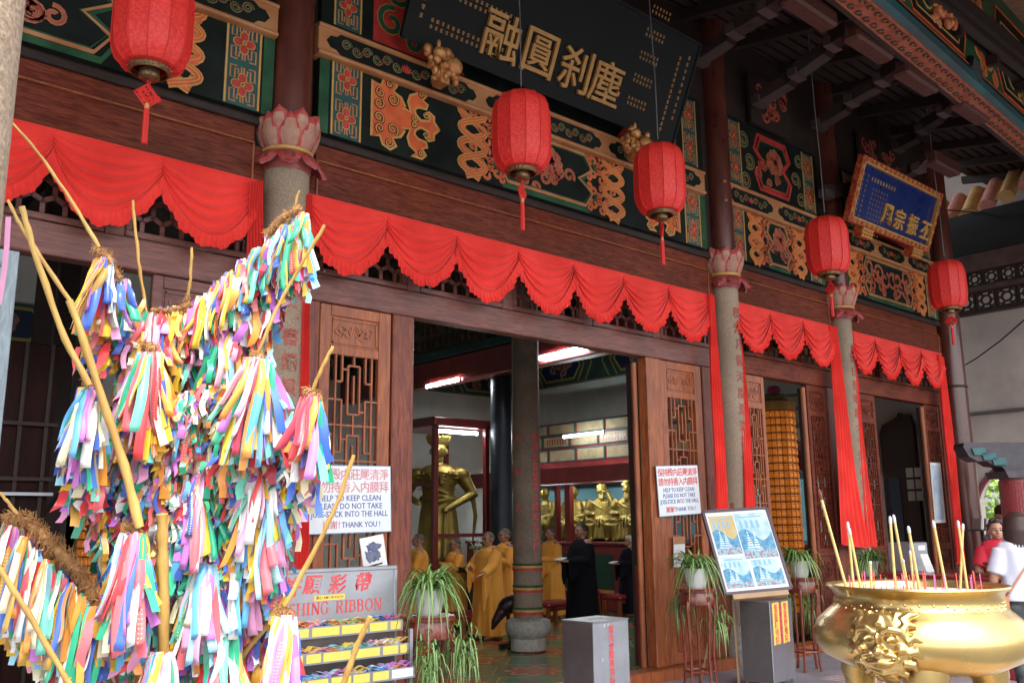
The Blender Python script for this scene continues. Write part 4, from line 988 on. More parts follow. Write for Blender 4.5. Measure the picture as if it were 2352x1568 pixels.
# painted beams around the hall below the ceiling
def painted_wall_beam(lab, o, ex, L_, nrm, z0, z1, ncart):
    T = thing('painted_wall_beam', lab, 'beam', o, 'blue painted beams inside the hall'); fn = plane_fn(V(o)-V((0,0,o[2])), ex, (0,0,1), nrm)
    g = MB(); g.prism([(0,z0),(L_,z0),(L_,z1),(0,z1)], fn, -.2, .08, 0); g.build('beam_face', mat('beam_green_grey', (.02,.05,.045), .5, c2=(.045,.085,.07), sc=5), T)
    W = L_/ncart; h = (z1-z0)/2; zc = (z0+z1)/2
    bl_ = mat('beam_blue', (.012,.02,.06), .5)
    for k in range(ncart):
        a, b = k*W+W*.22, (k+1)*W-W*.22; g = MB(); t = .22
        P = [(a,zc),(a+t,zc+h*.75),(b-t,zc+h*.75),(b,zc),(b-t,zc-h*.75),(a+t,zc-h*.75)]
        g.prism(P, fn, .08, .085, 0); g.stroke(P, .06, fn, .085, .095, 1, True)
        for q in (1, 2, 3):
            for s, e in ((-1, a), (1, b)):
                g.stroke([(e+s*(q*.13-t*0)-s*t, zc+h*.95), (e+s*q*.13, zc), (e+s*q*.13-s*t, zc-h*.95)], .035, fn, .08, .09, 1 if q % 2 else 3)
        R_ = random.Random(k)
        for i in range(9): ost(g, sp((a+b)/2+R_.uniform(-.5,.5)*(b-a)*.5, zc+R_.uniform(-.4,.4)*h, .12, R_.random()*6, 1.1, 1, 10), .06, fn, .6, m0=2, m1=2, h=.088)
        g.build('painted_panel', [bl_, mat('beam_yellow', (.30,.26,.06), .5), mat('beam_pink', (.34,.18,.12), .5), M['paintteal']], T)
painted_wall_beam('blue painted beam along the top of the right hall wall', (HX-.1, .5, 0), (0,1,0), HY-.7, (-1,0,0), 5.1, 5.95, 4)
painted_wall_beam('second blue painted beam nearer the ceiling along the right side', (13.2, .6, 0), (0,1,0), HY-.8, (-1,0,0), 5.75, 6.5, 3)
painted_wall_beam('blue painted beam across the back hall wall', (2, HY-.1, 0), (1,0,0), 13.8, (0,-1,0), 4.85, 5.6, 5)
# alcove with golden statues along the right wall
PXF = 14.0
T = thing('statue_platform', 'long dark red platform with green front panels carrying the golden statues', 'platform', (PXF, 6, HF))
g = MB(); g.box(PXF, 1.5, HF, HX, HY, 1.22, b=.01); g.build('platform_body', M['redpanel'], T)
g = MB(); g.box(PXF-.06, 1.45, 1.221, HX, HY, 1.29, b=.015); g.build('platform_top', M['redpanel'], T)
for y0 in (2.0, 4.1, 6.2, 8.3):
    g = MB(); g.box(PXF-.015, y0, .36, PXF, y0+1.75, 1.04); pn = g.build('green_front_panel', M['greenpanel'], T)
    g = MB(); g.box(PXF-.02, y0-.03, .27, PXF-.001, y0+1.78, .33); g.build('yellow_strip', M['gold'], pn)
T = thing('statue_alcove', 'dark framed alcove with pale blue back wall and rows of text panels above', 'alcove', (PXF, 6, 2.6))
g = MB(); g.box(HX-.06, 1.6, 1.3, HX-.01, HY-.1, 2.8); g.build('blue_back_wall', M['wallblue'], T)
g = MB(); g.box(PXF+1.1, 1.6, 2.62, PXF+1.2, HY, 4.02); g.build('header_board', M['redpanel'], T)
for k, (za, zb) in enumerate(((2.62,2.98),(3.12,3.4),(3.46,3.72),(3.76,4.0))):
    n = (2, 5, 6, 7)[k] if k else 0
    for i in range(10 if k else 0):
        y0 = 1.8+i*.93+(.2 if k == 2 else 0)
        g = MB(); g.box(PXF+1.085, y0, za, PXF+1.10, y0+.84, zb-.03); o = g.build('text_panel', mat('text_panel', (.20,.15,.08), .6, c2=(.30,.22,.12), sc=6) if (i == 0 and k == 1) else bpy.data.materials['text_panel'], T)
        g = MB()
        for (p, q, r_, s_) in ((y0-.02,za-.02,y0+.86,za),(y0-.02,zb-.03,y0+.86,zb-.01),(y0-.03,za,y0-.0,zb-.03)): g.box(PXF+1.07, p, q, PXF+1.10, r_, s_)
        g.build('panel_frame', M['paintteal'], o)
        if k == 2 and i % 3: 
            g = MB(); R_ = random.Random(i)
            for c in range(8): g.box(PXF+1.082, y0+.08+c*.09, za+.04, PXF+1.085, y0+.12+c*.09, za+.19)
            g.build('panel_writing', M['redpanel'], o, kind='stuff')
g = MB(); g.box(PXF+.95, 1.6, 2.55, PXF+1.2, HY, 2.68, b=.01); g.build('header_rail', M['redpanel'], T)
for (u, w_) in ((1283,.07),(1309,.16),(1130,.14)):
    p = PX(u, 1180, PXF+.1); g = MB(); g.box(PXF+.02, p.y-w_/2, 1.29, PXF+.14, p.y+w_/2, 2.5); g.build('alcove_post', M['redpanel'], T)
zh = PX(1400,1104,PXF+.05).z; g = MB(); g.box(PXF+.0, 1.6, zh, PXF+.16, HY, zh+.34); g.build('front_header', M['redpanel'], T)
for i, (y0, y1) in enumerate(((6.2,7.6),(8.9,10.2),(3,4.4))):
    tube_lamp((PXF+.25, y0, 2.6), (PXF+.25, y1, 2.6), ['lamp tube hidden behind the alcove header over the bearded statues', 'lamp tube hidden behind the alcove header over the smooth-headed statues', 'lamp tube hidden behind the alcove header, out of sight to the right'][i], mt=M['tubeweak'])
# ---- seated gilded figures
def arhat(lab, loc, rz, seed, pose=0, sc=1.0):
    R_ = random.Random(seed); T = thing('golden_statue', lab, 'statue', (0,0,0), 'golden seated statues on the platform')
    g = MB(); E = g.ell
    lean = R_.uniform(-.04,.04)
    E((0,.05,.42), (.21,.16,.40), 18, 12); E((lean,.02,.72), (.23,.14,.16), 18, 10); E((lean,.03,.60), (.22,.17,.26), 16, 10)
    for s in (-1, 1):
        up = pose == 1 and s == 1
        g.tube([(s*.06,.03,.34),(s*.17,-.16,.37),(s*.20,-.36,.34)], [.14,.13,.10], 12)           # thighs
        g.tube([(s*.20,-.36,.34),(s*.19,-.34,.16),(s*.17,-.32,.02)], [.10,.09,.08], 12)
        E((s*.17,-.40,.03), (.05,.12,.035), 10, 6)
        sh = V((s*.22+lean, .02, .80))
        if up: el = V((.30,-.15,.58)); ha = V((.14,-.12,.98))
        else: el = V((s*.30,-.06,.52)); ha = V((s*.13,-.26,.46+R_.uniform(-.04,.12)))
        g.tube([sh, sh.lerp(el, .5)+V((s*.03,0,0)), el, ha], [.09,.085,.08,.045], 12); E(ha, (.045,.05,.035), 8, 6)
        for f in range(4): g.tube([ha+V((s*(-.03+.02*f),-.02,.0)), ha+V((s*(-.03+.02*f),-.075,-.01 if not up else .04))], .011, 5)
        g.tube([el+V((0,-.02,-.02)), el+V((-s*.02,-.1,-.2)), el+V((-s*.06,-.12,-.34))], [.085,.09,.05], 10, flat=.45)   # hanging sleeve
    for k in range(16):                                            # robe folds
        a = -PI/2+(k-7.5)*.21; x0, y0 = .17*math.cos(a), .13*math.sin(a)
        g.tube([(x0*1.15+lean,y0*1.0,.80),(x0*1.35,y0*1.25-.02,.5),(x0*1.7,y0*2.2-.05,.36),(x0*1.5,y0*2.9,.05)], [.010,.018,.02,.028], 6)
    for k in range(6): g.tube([(-.2+.02*k,-.10,.78-.07*k),(0,-.165,.66-.07*k),(.2-.01*k,-.08,.66-.05*k)], .014, 6)
    hz = 1.03
    E((lean,-.02,.90), (.055,.06,.1), 12, 8)
    hx, hy = lean, -.03
    E((hx,hy,hz), (.092,.105,.125), 18, 14); E((hx,hy-.03,hz-.07), (.068,.07,.06), 14, 10)
    E((hx,hy-.11,hz-.015), (.018,.03,.032), 8, 6); E((hx,hy-.095,hz-.07), (.034,.018,.012), 8, 6)
    for s in (-1, 1):
        E((hx+s*.095,hy+.01,hz-.03), (.016,.028,.055), 8, 6); E((hx+s*.034,hy-.092,hz+.025), (.028,.014,.010), 8, 5); E((hx+s*.05,hy-.075,hz-.035), (.03,.03,.028), 8, 6)
    if pose in (1, 2):
        for k in range(7): g.tube([(hx-.045+.015*k,hy-.08,hz-.09),(hx-.04+.013*k,hy-.11,hz-.2),(hx-.02+.006*k,hy-.10,hz-(.3 if pose == 2 else .2))], [.018,.016,.006], 6)
    if pose == 1:
        for k in range(22): a = k*.9; E((hx+.08*math.cos(a),hy+.02+.08*math.sin(a),hz+.05+.05*math.sin(k*1.7)), .035, 7, 5)
    if pose == 2: g.tube([(-.1,.02,hz+.06),(0,.04,hz+.17),(.1,.02,hz+.06)], [.05,.07,.05], 10); E((hx,hy+.04,hz-.03), (.11,.1,.16), 12, 8)
    fuse(g, .014, 'seated_figure', M['statuegold'], T, 2)
    k = MB(); k.box(-.26, -.1, 0, .26, .3, .2, b=.03); k.build('rock_seat', M['statuegold'] if pose != 1 else M['black'], T)
    move(T, loc, rz, sc)
AX = 14.65
for i, (u, l, pose, rz) in enumerate(((1256, 'golden smooth-headed statue partly behind the inner granite column', 0, -1.75), (1322, 'golden statue smiling behind the dark alcove post', 0, -1.35), (1383, 'golden statue resting its cheek on a raised hand', 1, -1.0), (1442, 'golden long-bearded statue nearest the door, leaning back', 2, -1.1))):
    p = PX(u, 1180, AX); arhat(l, (AX, p.y, 1.29), rz, i+3, pose, 1.04 if i < 2 else 1.06)
# ---- inner granite column and painted columns
def banded_column(lab, x, y, r, m, bands=True, h=7.3):
    T = thing('hall_column', lab, 'column', (x, y, HF), 'columns inside the hall')
    g = MB(); g.lathe([(r*1.04,HF+.35),(r,2.5),(r*.98,h)], 32, (x,y,0)); g.build('shaft', m, T, True)
    g = MB(); g.lathe([(r*1.05,HF),(r*1.25,HF+.02),(r*1.25,HF+.14),(r*1.15,HF+.18),(r*1.55,HF+.26),(r*1.62,HF+.36),(r*1.5,HF+.42),(r*1.1,HF+.45)], 36, (x,y,0), fn=lambda a, z: 1+(.03*abs(math.cos(6*a)) if z > HF+.2 and z < HF+.4 else 0)); g.build('stone_drum', M['stonebase'], T, True)
    if bands:
        for k in range(3):
            z = HF+.50+k*.30
            for j, mm in enumerate((M['redpaint'], M['gold'], M['paintgreen'])):
                g = MB(); g.lathe([(r*1.05,z+j*.035),(r*1.09,z+j*.035+.004),(r*1.09,z+j*.035+.03),(r*1.05,z+j*.035+.034)], 32, (x,y,0), cap=False); g.build('painted_band', mm, T, True)
    return T
b0 = PZ(1214, 1494, HF); ic = V((b0.x, b0.y, 0))
dist = (ic+V((0,0,2))-CAM).dot(_F); rI = 33/2128*dist*.98
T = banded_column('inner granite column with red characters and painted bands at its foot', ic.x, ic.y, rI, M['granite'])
def insc_world(T, s, cx, cy, rad, z0, dz, size, ang):
    for i, c in enumerate(s):
        zc = z0-dz*i; fn = lambda a, b, h: V((cx+(rad+h)*math.cos(ang+a/rad), cy+(rad+h)*math.sin(ang+a/rad), zc+b))
        char(c, size, M['redink'], fn, -.002, .004, .02, 'painted_character', T)
z0 = PY(1221, 1003, ic.y-rI).z; z1 = PY(1228, 1325, ic.y-rI).z
insc_world(T, '深同心普結佛天緣始信法門原廣大', ic.x, ic.y, rI*1.0, z0, (z0-z1)/14, .13, -PI/2)
insc_world(T, '山中古寺清涼界', ic.x, ic.y, rI*1.0, z0, .5, .13, PI*1.05)
p = PX(1151, 1000, BX+.4); banded_column('dark blue painted column standing behind the inner granite column', p.x, p.y, .2, mat('blueblack_column', (.012,.018,.028), .35, c2=(.022,.03,.04), sc=3))
p = PY(1478, 1000, 2.6); T = banded_column('green banded column just inside the right edge of the wide doorway', p.x, p.y, .14, mat('pale_green_column', (.10,.15,.10), .5, c2=(.15,.2,.13), sc=4))
for (x, y, l) in ((4.2, 3.0, 'dark column in the left part of the hall'), (4.2, 8.0, 'dark column deep in the left part of the hall'), (13.2, 2.4, 'dark column behind the farthest doorway')):
    banded_column(l, x, y, .19, M['shaft'])
# ---- glass case with standing golden guardian
c = PD(1000, 957, 16.3); cr_ = PY(1116, 966, c.y); x0, y0, x1, y1, zt = c.x, c.y, cr_.x, c.y+1.25, c.z
T = thing('glass_case', 'tall red framed glass case around the standing golden guardian', 'display case', (x0, y0, HF))
mr = M['redpanel']
for (a, b) in ((x0,y0),(x1,y0),(x0,y1),(x1,y1)):
    g = MB(); g.box(a-.05, b-.05, .9, a+.05, b+.05, zt-.16, b=.01); g.build('corner_post', mr, T)
g = MB(); g.box(x0-.1, y0-.1, zt-.16, x1+.1, y1+.1, zt, b=.02); g.build('top_frame', mr, T)
g = MB(); g.box(x0-.1, y0-.1, HF, x1+.1, y1+.1, .9, b=.02); g.build('base_cabinet', M['redpanel'], T)
for z in (1.45, 2.35):
    g = MB(); g.box(x0+.05, y0-.03, z, x1-.05, y0+.03, z+.06) if z < 2 else g.box(x0-.03, y0+.05, z, x0+.03, y1-.05, z+.06); g.build('glazing_bar', mr, T)
for P in ([(x0+.05,y0,.9),(x1-.05,y0,.9),(x1-.05,y0,zt-.16),(x0+.05,y0,zt-.16)], [(x0,y0+.05,.9),(x0,y1-.05,.9),(x0,y1-.05,zt-.16),(x0,y0+.05,zt-.16)]):
    g = MB(); g.add(P, [(0,1,2,3)]); g.build('glass_pane', mat('case_glass', (1,1,1), .02, trans=0), T) if 0 else None
tube_lamp((x0+.15, y0+.12, zt-.24), (x1-.12, y0+.12, zt-.24), 'lit tube lamp inside the top of the glass case', mt=bpy.data.materials['alcove_tube'])
gx, gy = (x0+x1)/2-.1, y0+.55
T = thing('golden_guardian_statue', 'standing golden guardian with crown inside the red framed glass case', 'statue', (0,0,0))
g = MB(); E = g.ell
def robe_rings(g, prof, n=40, nf=9, amp=.03):
    g.lathe([(r, z) for r, z, _ in prof], n, fn=lambda a, z: 1)
g.lathe([(.30,.05),(.27,.4),(.24,.8),(.20,1.1),(.24,1.35),(.27,1.5),(.18,1.6),(.08,1.64)], 36, sx=1.0, sy=.72, fn=lambda a, z: 1+.07*math.cos(11*a)*max(0, 1-z/1.1))
for s in (-1, 1):
    E((s*.28,0,1.45), (.14,.13,.13), 14, 9)
    el = V((s*.44,.0,1.12)); sh = V((s*.29,0,1.46)); ha = V((-.24,-.16,.98)) if s < 0 else V((.12,-.26,.86))
    g.tube([sh, el, ha], [.11,.09,.05], 12); E(ha, (.055,.06,.045), 10, 6)
    for f in range(4): g.tube([ha+V((-.03+.02*f,-.02,0)), ha+V((-.03+.02*f,-.07,-.03))], .013, 5)
    g.tube([el, el+V((s*.04,.05,-.35)), el+V((s*.0,.05,-.8))], [.08,.07,.03], 10, flat=.4)
    for k in range(5): g.tube([(s*.03,-.19,1.5-.05*k),(s*.16,-.2,1.46-.06*k),(s*.26,-.12,1.44-.06*k)], .013, 6)
g.tube([(-.22,0,1.06),(0,-.19,1.0),(.22,0,1.06)], .05, 10); g.tube([(-.2,-.12,1.3),(.15,-.2,1.12)], .025, 8)
E((0,-.02,1.72), (.07,.075,.12), 12, 8); E((0,-.03,1.87), (.105,.12,.145), 18, 14); E((0,-.15,1.86), (.02,.032,.036), 8, 6); E((0,-.135,1.79), (.04,.02,.014), 8, 6)
for s in (-1, 1): E((s*.105,0,1.85), (.02,.03,.06), 8, 6); E((s*.04,-.13,1.91), (.03,.016,.012), 8, 5)
g.lathe([(.11,1.95),(.135,1.98),(.12,2.02),(.13,2.06),(.09,2.1),(.03,2.13),(0,2.14)], 20)
for k in range(7): a = -PI/2+(k-3)*.45; g.tube([(.12*math.cos(a),.12*math.sin(a),2.0),(.15*math.cos(a),.15*math.sin(a),2.1),(.13*math.cos(a),.13*math.sin(a),2.17)], [.03,.03,.008], 6)
g.tube([(.12,-.28,.9),(.10,-.30,.05)], [.03,.012], 8)
g.box(-.32, -.28, -.1, .32, .26, .06)
fuse(g, .016, 'standing_figure', M['statuegold'], T, 2); move(T, (gx, gy, 1.0), -.75, 1.1); T.scale = (1.42, 1.35, 1.08)
g = MB(); g.box(gx-.4, gy-.35, .901, gx+.4, gy+.35, .93); T = thing('statue_stand', 'low dark stand under the golden guardian in its case', 'stand', (gx, gy, .9)); g.build('stand_block', M['redpanel'], T)
# ---- golden prayer towers
def make_tower():
    T = thing('prayer_lamp_tower', 'x', 'prayer tower', (0,0,0), 'golden prayer lamp towers'); r = .27; n = 24; rows = 26; z0 = .35; dz = .108
    g = MB(); g.lathe([(r*.95,.0),(r*1.15,.05),(r*1.15,.28),(r*.97,.33),(r*.96,z0+rows*dz)], 32); g.build('tower_core', mat('tower_core', (.22,.08,.02), .4, .4), T, True)
    g = MB(); g.lathe([(r*1.03,z0+rows*dz),(r*1.08,z0+rows*dz+.01),(r*1.08,z0+rows*dz+.12),(r*.9,z0+rows*dz+.14),(r*.5,z0+rows*dz+.18),(0,z0+rows*dz+.19)], 32); g.build('top_ring', M['gold'], T, True)
    mg = mat('tower_gold_glow', (.55,.16,.025), .3, .5, c2=(.72,.28,.05), sc=9, emit=(1,.28,.03,.05)); cell = MB(); w_ = 2*PI*r/n  # faint emission added to brighten the gold cells, which skylight lights
    cell.box(-w_*.44, -r-.012, 0, w_*.44, -r+.01, dz*.62, b=.008); cell.box(-w_*.40, -r-.006, dz*.64, w_*.40, -r+.01, dz*.8, b=.003)
    me = None; rest = MB()
    for i in range(n):
        for j in range(rows):
            if i < 12 and j < 25:
                if me is None: o = cell.build('lamp_cell', mg, T); me = o.data
                else:
                    o = bpy.data.objects.new('lamp_cell', me); COL.objects.link(o); o.parent = T; o['_org'] = (0,0,0)
                o.location = (0, 0, z0+j*dz); o.rotation_euler = (0, 0, 2*PI*(i-7.5)/n)
            else:
                rest.T = Matrix.Translation((0, 0, z0+j*dz)) @ Matrix.Rotation(2*PI*(i-7.5)/n, 4, 'Z'); rest.add(cell.v, cell.f)
    rest.T = None; rest.build('rear_lamp_cells', mg, T, kind='stuff')
    zt = z0+rows*dz+.17; pk = mat('lotus_pink', (.42,.03,.12), .5); 
    lf = MB()
    for k in range(10): a = 2*PI*k/10; lf.ell((.13*math.cos(a),.13*math.sin(a),zt+.03), (.06,.06,.05), 8, 5)
    lf.build('green_leaves', mat('artificial_leaf', (.10,.14,.02), .5, c2=(.2,.2,.05), sc=8), T, True)
    for k in range(9):
        g = MB(); a = 2*PI*k/8; rr_ = .055 if k < 8 else 0; g.ell((rr_*math.cos(a), rr_*math.sin(a), zt+.13), (.045,.045,.075), 8, 6); g.build('lotus_petal', pk, T, True)
    return T
tw = make_tower(); p = PY(1800, 1250, 1.5); dz_ = (PY(1795, 925, 1.5).z-HF)/(.35+26*.108+.14)
move(tw, (p.x, p.y, HF), .3, dz_); tw['label'] = 'tall golden prayer lamp tower standing inside the second doorway from the right'
p2 = PY(228, 1290, 1.9); dup(tw, (p2.x, p2.y, HF), -.3, 'golden prayer lamp tower partly hidden behind the wishing ribbons on the left', dz_*.62)
# ---- crane statue
def crane(loc, rz):
    T = thing('bronze_crane', 'dark bronze crane statue standing in front of the inner granite column', 'statue', (0,0,0)); g = MB(); E = g.ell
    E((0,0,.60), (.11,.20,.13), 16, 10, rot=Matrix.Rotation(-.5, 3, 'X')); g.tube([(0,.12,.5),(0,.22,.36),(0,.26,.25)], [.09,.06,.02], 10)
    g.tube([(0,-.14,.70),(0,-.22,.82),(0,-.2,.95),(0,-.13,1.06),(0,-.14,1.14)], [.06,.04,.032,.028,.03], 10); E((0,-.16,1.17), (.035,.05,.035), 10, 7); g.tube([(0,-.2,1.17),(0,-.33,1.15)], [.018,.005], 8)
    for s in (-1, 1): g.tube([(s*.05,.02,.5),(s*.05,.04,.28),(s*.05,0,.06)], [.03,.016,.016], 8); [g.tube([(s*.05,0,.07),(s*.05+.05*q,-.08,.05)], [.014,.008], 6) for q in (-1,0,1)]
    E((0,0,.03), (.16,.19,.05), 14, 6); E((0,-.2,.05), (.04,.06,.035), 8, 6)
    fuse(g, .012, 'crane_figure', mat('dark_bronze', (.02,.012,.012), .35, .4, c2=(.05,.02,.02), sc=5), T, 2); move(T, loc, rz, 1.0)
p = PZ(1172, 1486, HF); crane((p.x, p.y, HF), .9)
# ---- kneeling stools
def make_stool():
    T = thing('kneeling_stool', 'x', 'stool', (0,0,0), 'red cushioned kneeling stools in the hall')
    g = MB(); g.box(-.34,-.22,.30,.34,.22,.40,b=.035); g.build('red_cushion', mat('vinyl_red', (.22,.012,.02), .35, c2=(.28,.02,.03), sc=5), T, True)
    for a in (-.29,.29):
        for b in (-.17,.17): g = MB(); g.box(a-.03,b-.03,0,a+.03,b+.03,.298); g.build('leg', M['orangewood'], T)
    g = MB(); g.box(-.3,-.19,.24,.3,-.16,.295); g.build('rail', M['wood'], T); return T
st = make_stool()
for i, (u, v, l) in enumerate(((1082,1462,'red kneeling stool in front of the nearest saffron robed monk'),(1268,1432,'red kneeling stool right of the inner granite column'),(1425,1412,'red kneeling stool to the right of the steel donation box'),(1375,1398,'red kneeling stool behind the man in the black robe'))):
    p = PZ(u, v, HF); o = st if i == 0 else dup(st, p, 0); move(o, (p.x, p.y, HF), .1*i); o['label'] = l
# ---- altar table with red cloth, lectern, microphone
p = PZ(1068, 1425, HF)
T = thing('altar_table', 'round-topped table under red cloth with white pleated skirt behind the first stool', 'table', (p.x, p.y+.5, HF)); cx, cy = p.x, p.y+.5
g = MB(); g.lathe([(.34,.42),(.36,.75),(.30,.95),(0,.97)], 32, (cx,cy,HF), fn=lambda a, z: 1+.02*math.cos(16*a)); g.build('dark_red_drum', M['redpanel'], T, True)
g = MB(); g.lathe([(.40,.30),(.385,.45),(.35,.46)], 48, (cx,cy,HF), fn=lambda a, z: 1+.02*math.cos(20*a)); g.build('red_cloth_band', M['redcloth'], T, True)
g = MB(); g.lathe([(.42,.0),(.40,.31),(.36,.31)], 60, (cx,cy,HF), fn=lambda a, z: 1+.025*math.cos(28*a)); g.build('white_skirt', M['paper'], T, True)
p = PZ(1020, 1425, HF); T = thing('book_lectern', 'small lectern draped in bright red holding an open book, left of the altar table', 'lectern', (p.x, p.y, HF)); cx, cy = p.x, p.y+.2
g = MB(); g.box(cx-.2,cy-.15,HF+.55,cx+.2,cy+.15,HF+1.0,b=.03); g.build('red_drape', M['redcloth'], T, True)
g = MB(); g.box(cx-.04,cy-.04,HF,cx+.04,cy+.04,HF+.56); g.build('lectern_post', M['black'], T)
g = MB(); g.add([(cx-.22,cy-.12,HF+1.02),(cx,cy-.12,HF+1.06),(cx,cy+.12,HF+1.12),(cx-.22,cy+.12,HF+1.08),(cx+.22,cy-.12,HF+1.02),(cx+.22,cy+.12,HF+1.08)], [(0,1,2,3),(1,4,5,2)]); g.build('open_book', M['greenpanel'], T)
p = PZ(1044, 1432, HF); T = thing('music_stand', 'thin black stand beside the red altar table', 'stand', (p.x, p.y, HF))
g = MB(); g.tube([(p.x,p.y,HF+.02),(p.x,p.y,HF+.95)], .012, 6); g.build('stand_pole', M['black'], T)
g = MB(); g.tube([(p.x-.2,p.y,HF+.97),(p.x+.25,p.y,HF+.88)], .014, 6); g.build('cross_arm', M['black'], T)
for a in (0, 2.1, 4.2): g = MB(); g.tube([(p.x,p.y,HF+.1),(p.x+.2*math.cos(a),p.y+.2*math.sin(a),HF+.01)], .008, 5); g.build('foot', M['black'], T)
# flower vase near the monk
p = PD(1095, 1258, 15.9); T = thing('flower_vase', 'vase of white chrysanthemums left of the bespectacled monk', 'vase', (p.x, p.y, 1.0))
g = MB(); g.lathe([(.05,.95),(.08,1.05),(.05,1.2),(.07,1.24)], 16, (p.x,p.y,0)); g.build('vase_body', M['pot'], T, True)
R_ = random.Random(2)
for k in range(7):
    c = V((p.x+R_.uniform(-.14,.14), p.y+R_.uniform(-.1,.1), 1.36+R_.uniform(-.06,.08))); g = MB()
    for q in range(14): a = q*2.4; g.ell(c+V((.035*math.cos(a),.035*math.sin(a),.01*math.sin(q))), (.022,.022,.016), 6, 4)
    g.tube([c, (p.x,p.y,1.2)], .006, 5); g.build('bloom', M['paper'], T, True)
g = MB()
for k in range(16): a = k*.9; g.ell((p.x+.1*math.cos(a), p.y+.1*math.sin(a), 1.27+.02*math.sin(k)), (.05,.03,.02), 6, 4)
g.build('foliage', M['leaf2'], T, True)
T = thing('flower_table', 'dark side table under the vase of white chrysanthemums', 'table', (p.x, p.y, HF)); g = MB(); g.box(p.x-.35,p.y-.25,.86,p.x+.35,p.y+.25,.95,b=.01); g.build('table_top', M['darkwood'], T)
for a in (-.3,.3): 
    for b in (-.2,.2): g = MB(); g.box(p.x+a-.03,p.y+b-.03,HF,p.x+a+.03,p.y+b+.03,.859); g.build('leg', M['darkwood'], T)
# ---- dark screens and cabinets seen through the outer doorways
p0, p1 = PX(2020, 1000, 15.6), PX(2098, 1000, 15.6)
T = thing('carved_screen', 'dark wooden screen with curved top inside the far right doorway', 'screen', (15.6, p0.y, HF))
g = MB(); x0, x1 = -p0.y, -p1.y; W = x1-x0; zt = PX(2050, 948, 15.6).z
g.prism([(x0,HF),(x0,zt-.35),(x0+W*.1,zt-.2),(x0+W*.55,zt-.08),(x0+W*.62,zt),(x0+W*.7,zt-.05),(x0+W*.92,zt-.05),(x1,zt-.25),(x1,HF)], lambda a, b, h: V((15.6-h, -a, b)), -.12, 0); g.build('screen_board', M['darkwood'], T)
for i in range(2):
    for j in range(3): g = MB(); a = x0+W*.70+i*.15; g.box(15.58, -a-.12, 2.0+j*.2, 15.599, -a, 2.16+j*.2); g.build('photo_frame', mat('dim_photo', (.3,.28,.24), .5) if (i+j == 0) else bpy.data.materials['dim_photo'], T)
g = MB(); g.box(15.57, -(x0+W*.5), HF+.2, 15.598, -(x0+.06), 2.4); g.build('glass_door', mat('dark_glass', (.02,.025,.04), .05, spec=1), T)
p = PY(2105, 1300, 1.0); T = thing('ticket_counter', 'low brown counter with a small grey donation box inside the far right doorway', 'counter', (p.x, 1.2, HF))
g = MB(); g.box(p.x-1.0, .9, HF, p.x+.4, 1.5, .85, b=.01); g.build('counter_body', M['wood'], T)
g = MB(); g.box(p.x-.15, .92, .851, p.x+.15, 1.2, 1.15, b=.01); g.build('small_box', M['steel'], T)
# left hall: bookcase, poles, case
p = PY(40, 900, 1.6); T = thing('dark_bookcase', 'tall dark red bookcase inside the leftmost doorway', 'bookcase', (p.x, 1.6, HF))
g = MB(); g.box(p.x-.9, 1.5, HF, p.x+.28, 1.9, 3.2, b=.01); g.build('case_body', mat('bookcase_red', (.016,.005,.004), .6, c2=(.028,.009,.007), sc=3, stretch=(6,6,1), spec=.1), T)
for xq in (-.6,-.3,0,.2): g = MB(); g.box(p.x+xq, 1.47, HF, p.x+xq+.03, 1.499, 3.2); g.build('case_stile', M['darkwood'], T)
for z in (1.2, 2.05, 2.5): g = MB(); g.box(p.x-.9, 1.45, z, p.x+.30, 1.468, z+.03); g.build('shelf_edge', M['darkwood'], T)
g = MB(); g.box(p.x-.9, 1.42, 1.93, p.x+.30, 1.445, 1.955); g.build('steel_rail', M['steel'], T)
for i, u in enumerate((88, 140, 176)):
    p = PY(u, 900, 2.0+.5*i); T = thing('hall_post', ['slim dark post inside the leftmost doorway beside the bookcase', 'thick black post left of the branch tips inside the leftmost doorway', 'grey post behind the first hanging ribbon bundle'][i], 'post', (p.x, p.y, HF))
    g = MB(); g.box(p.x-.08-.02*i, p.y, HF, p.x+.08+.02*i, p.y+.1, 7.2, b=.01); g.build('post_body', M['darkwood'] if i < 2 else mat('grey_post', (.05,.045,.04), .6), T)
a, b = PY(70, 1215, 2.5), PY(190, 1075, 2.5); T = thing('curtain_pole', 'thin slanting dark rod crossing the leftmost doorway', 'rod', a); g = MB(); g.tube([a, b], .02, 6); g.build('rod', M['black'], T)
p = PY(205, 1100, 3.0); T = thing('small_glass_shrine', 'dim glass shrine box behind the lower left ribbons', 'shrine', (p.x, 3, HF))
g = MB(); g.box(p.x-.2, 3, .9, p.x+.9, 3.6, 2.9, b=.02); g.build('shrine_box', M['darkwood'], T); g = MB(); g.box(p.x-.1, 2.96, 1.1, p.x+.8, 2.999, 1.7); g.build('shrine_window', mat('shrine_amber', (.25,.16,.07), .2), T)  # shrine windows are a plain amber colour without emission
g = MB(); g.box(p.x-.1, 2.96, 1.9, p.x+.8, 2.999, 2.6); g.build('shrine_window', bpy.data.materials['shrine_amber'], T)
p = PY(88, 1020, 6.0); T = thing('barred_window', 'small bright barred window far inside the leftmost doorway', 'window', (p.x, 6, 2))
g = MB(); g.box(p.x-.06, 6, 1.9, p.x+.12, 6.02, 3.2); g.build('glowing_pane', mat('glowing_pane', (.5,.6,.6), .3, emit=(.8,.95,1,1.2)), T)  # the pane's own emission stands in for daylight behind the bars
for k in range(4): g = MB(); g.box(p.x-.06+.05*k, 5.97, 1.9, p.x-.045+.05*k, 5.999, 3.2); g.build('window_bar', M['black'], T)
for k in range(12): g = MB(); g.box(p.x-.06, 5.95, 1.92+.11*k, p.x+.12, 5.969, 1.935+.11*k); g.build('window_bar', M['black'], T)
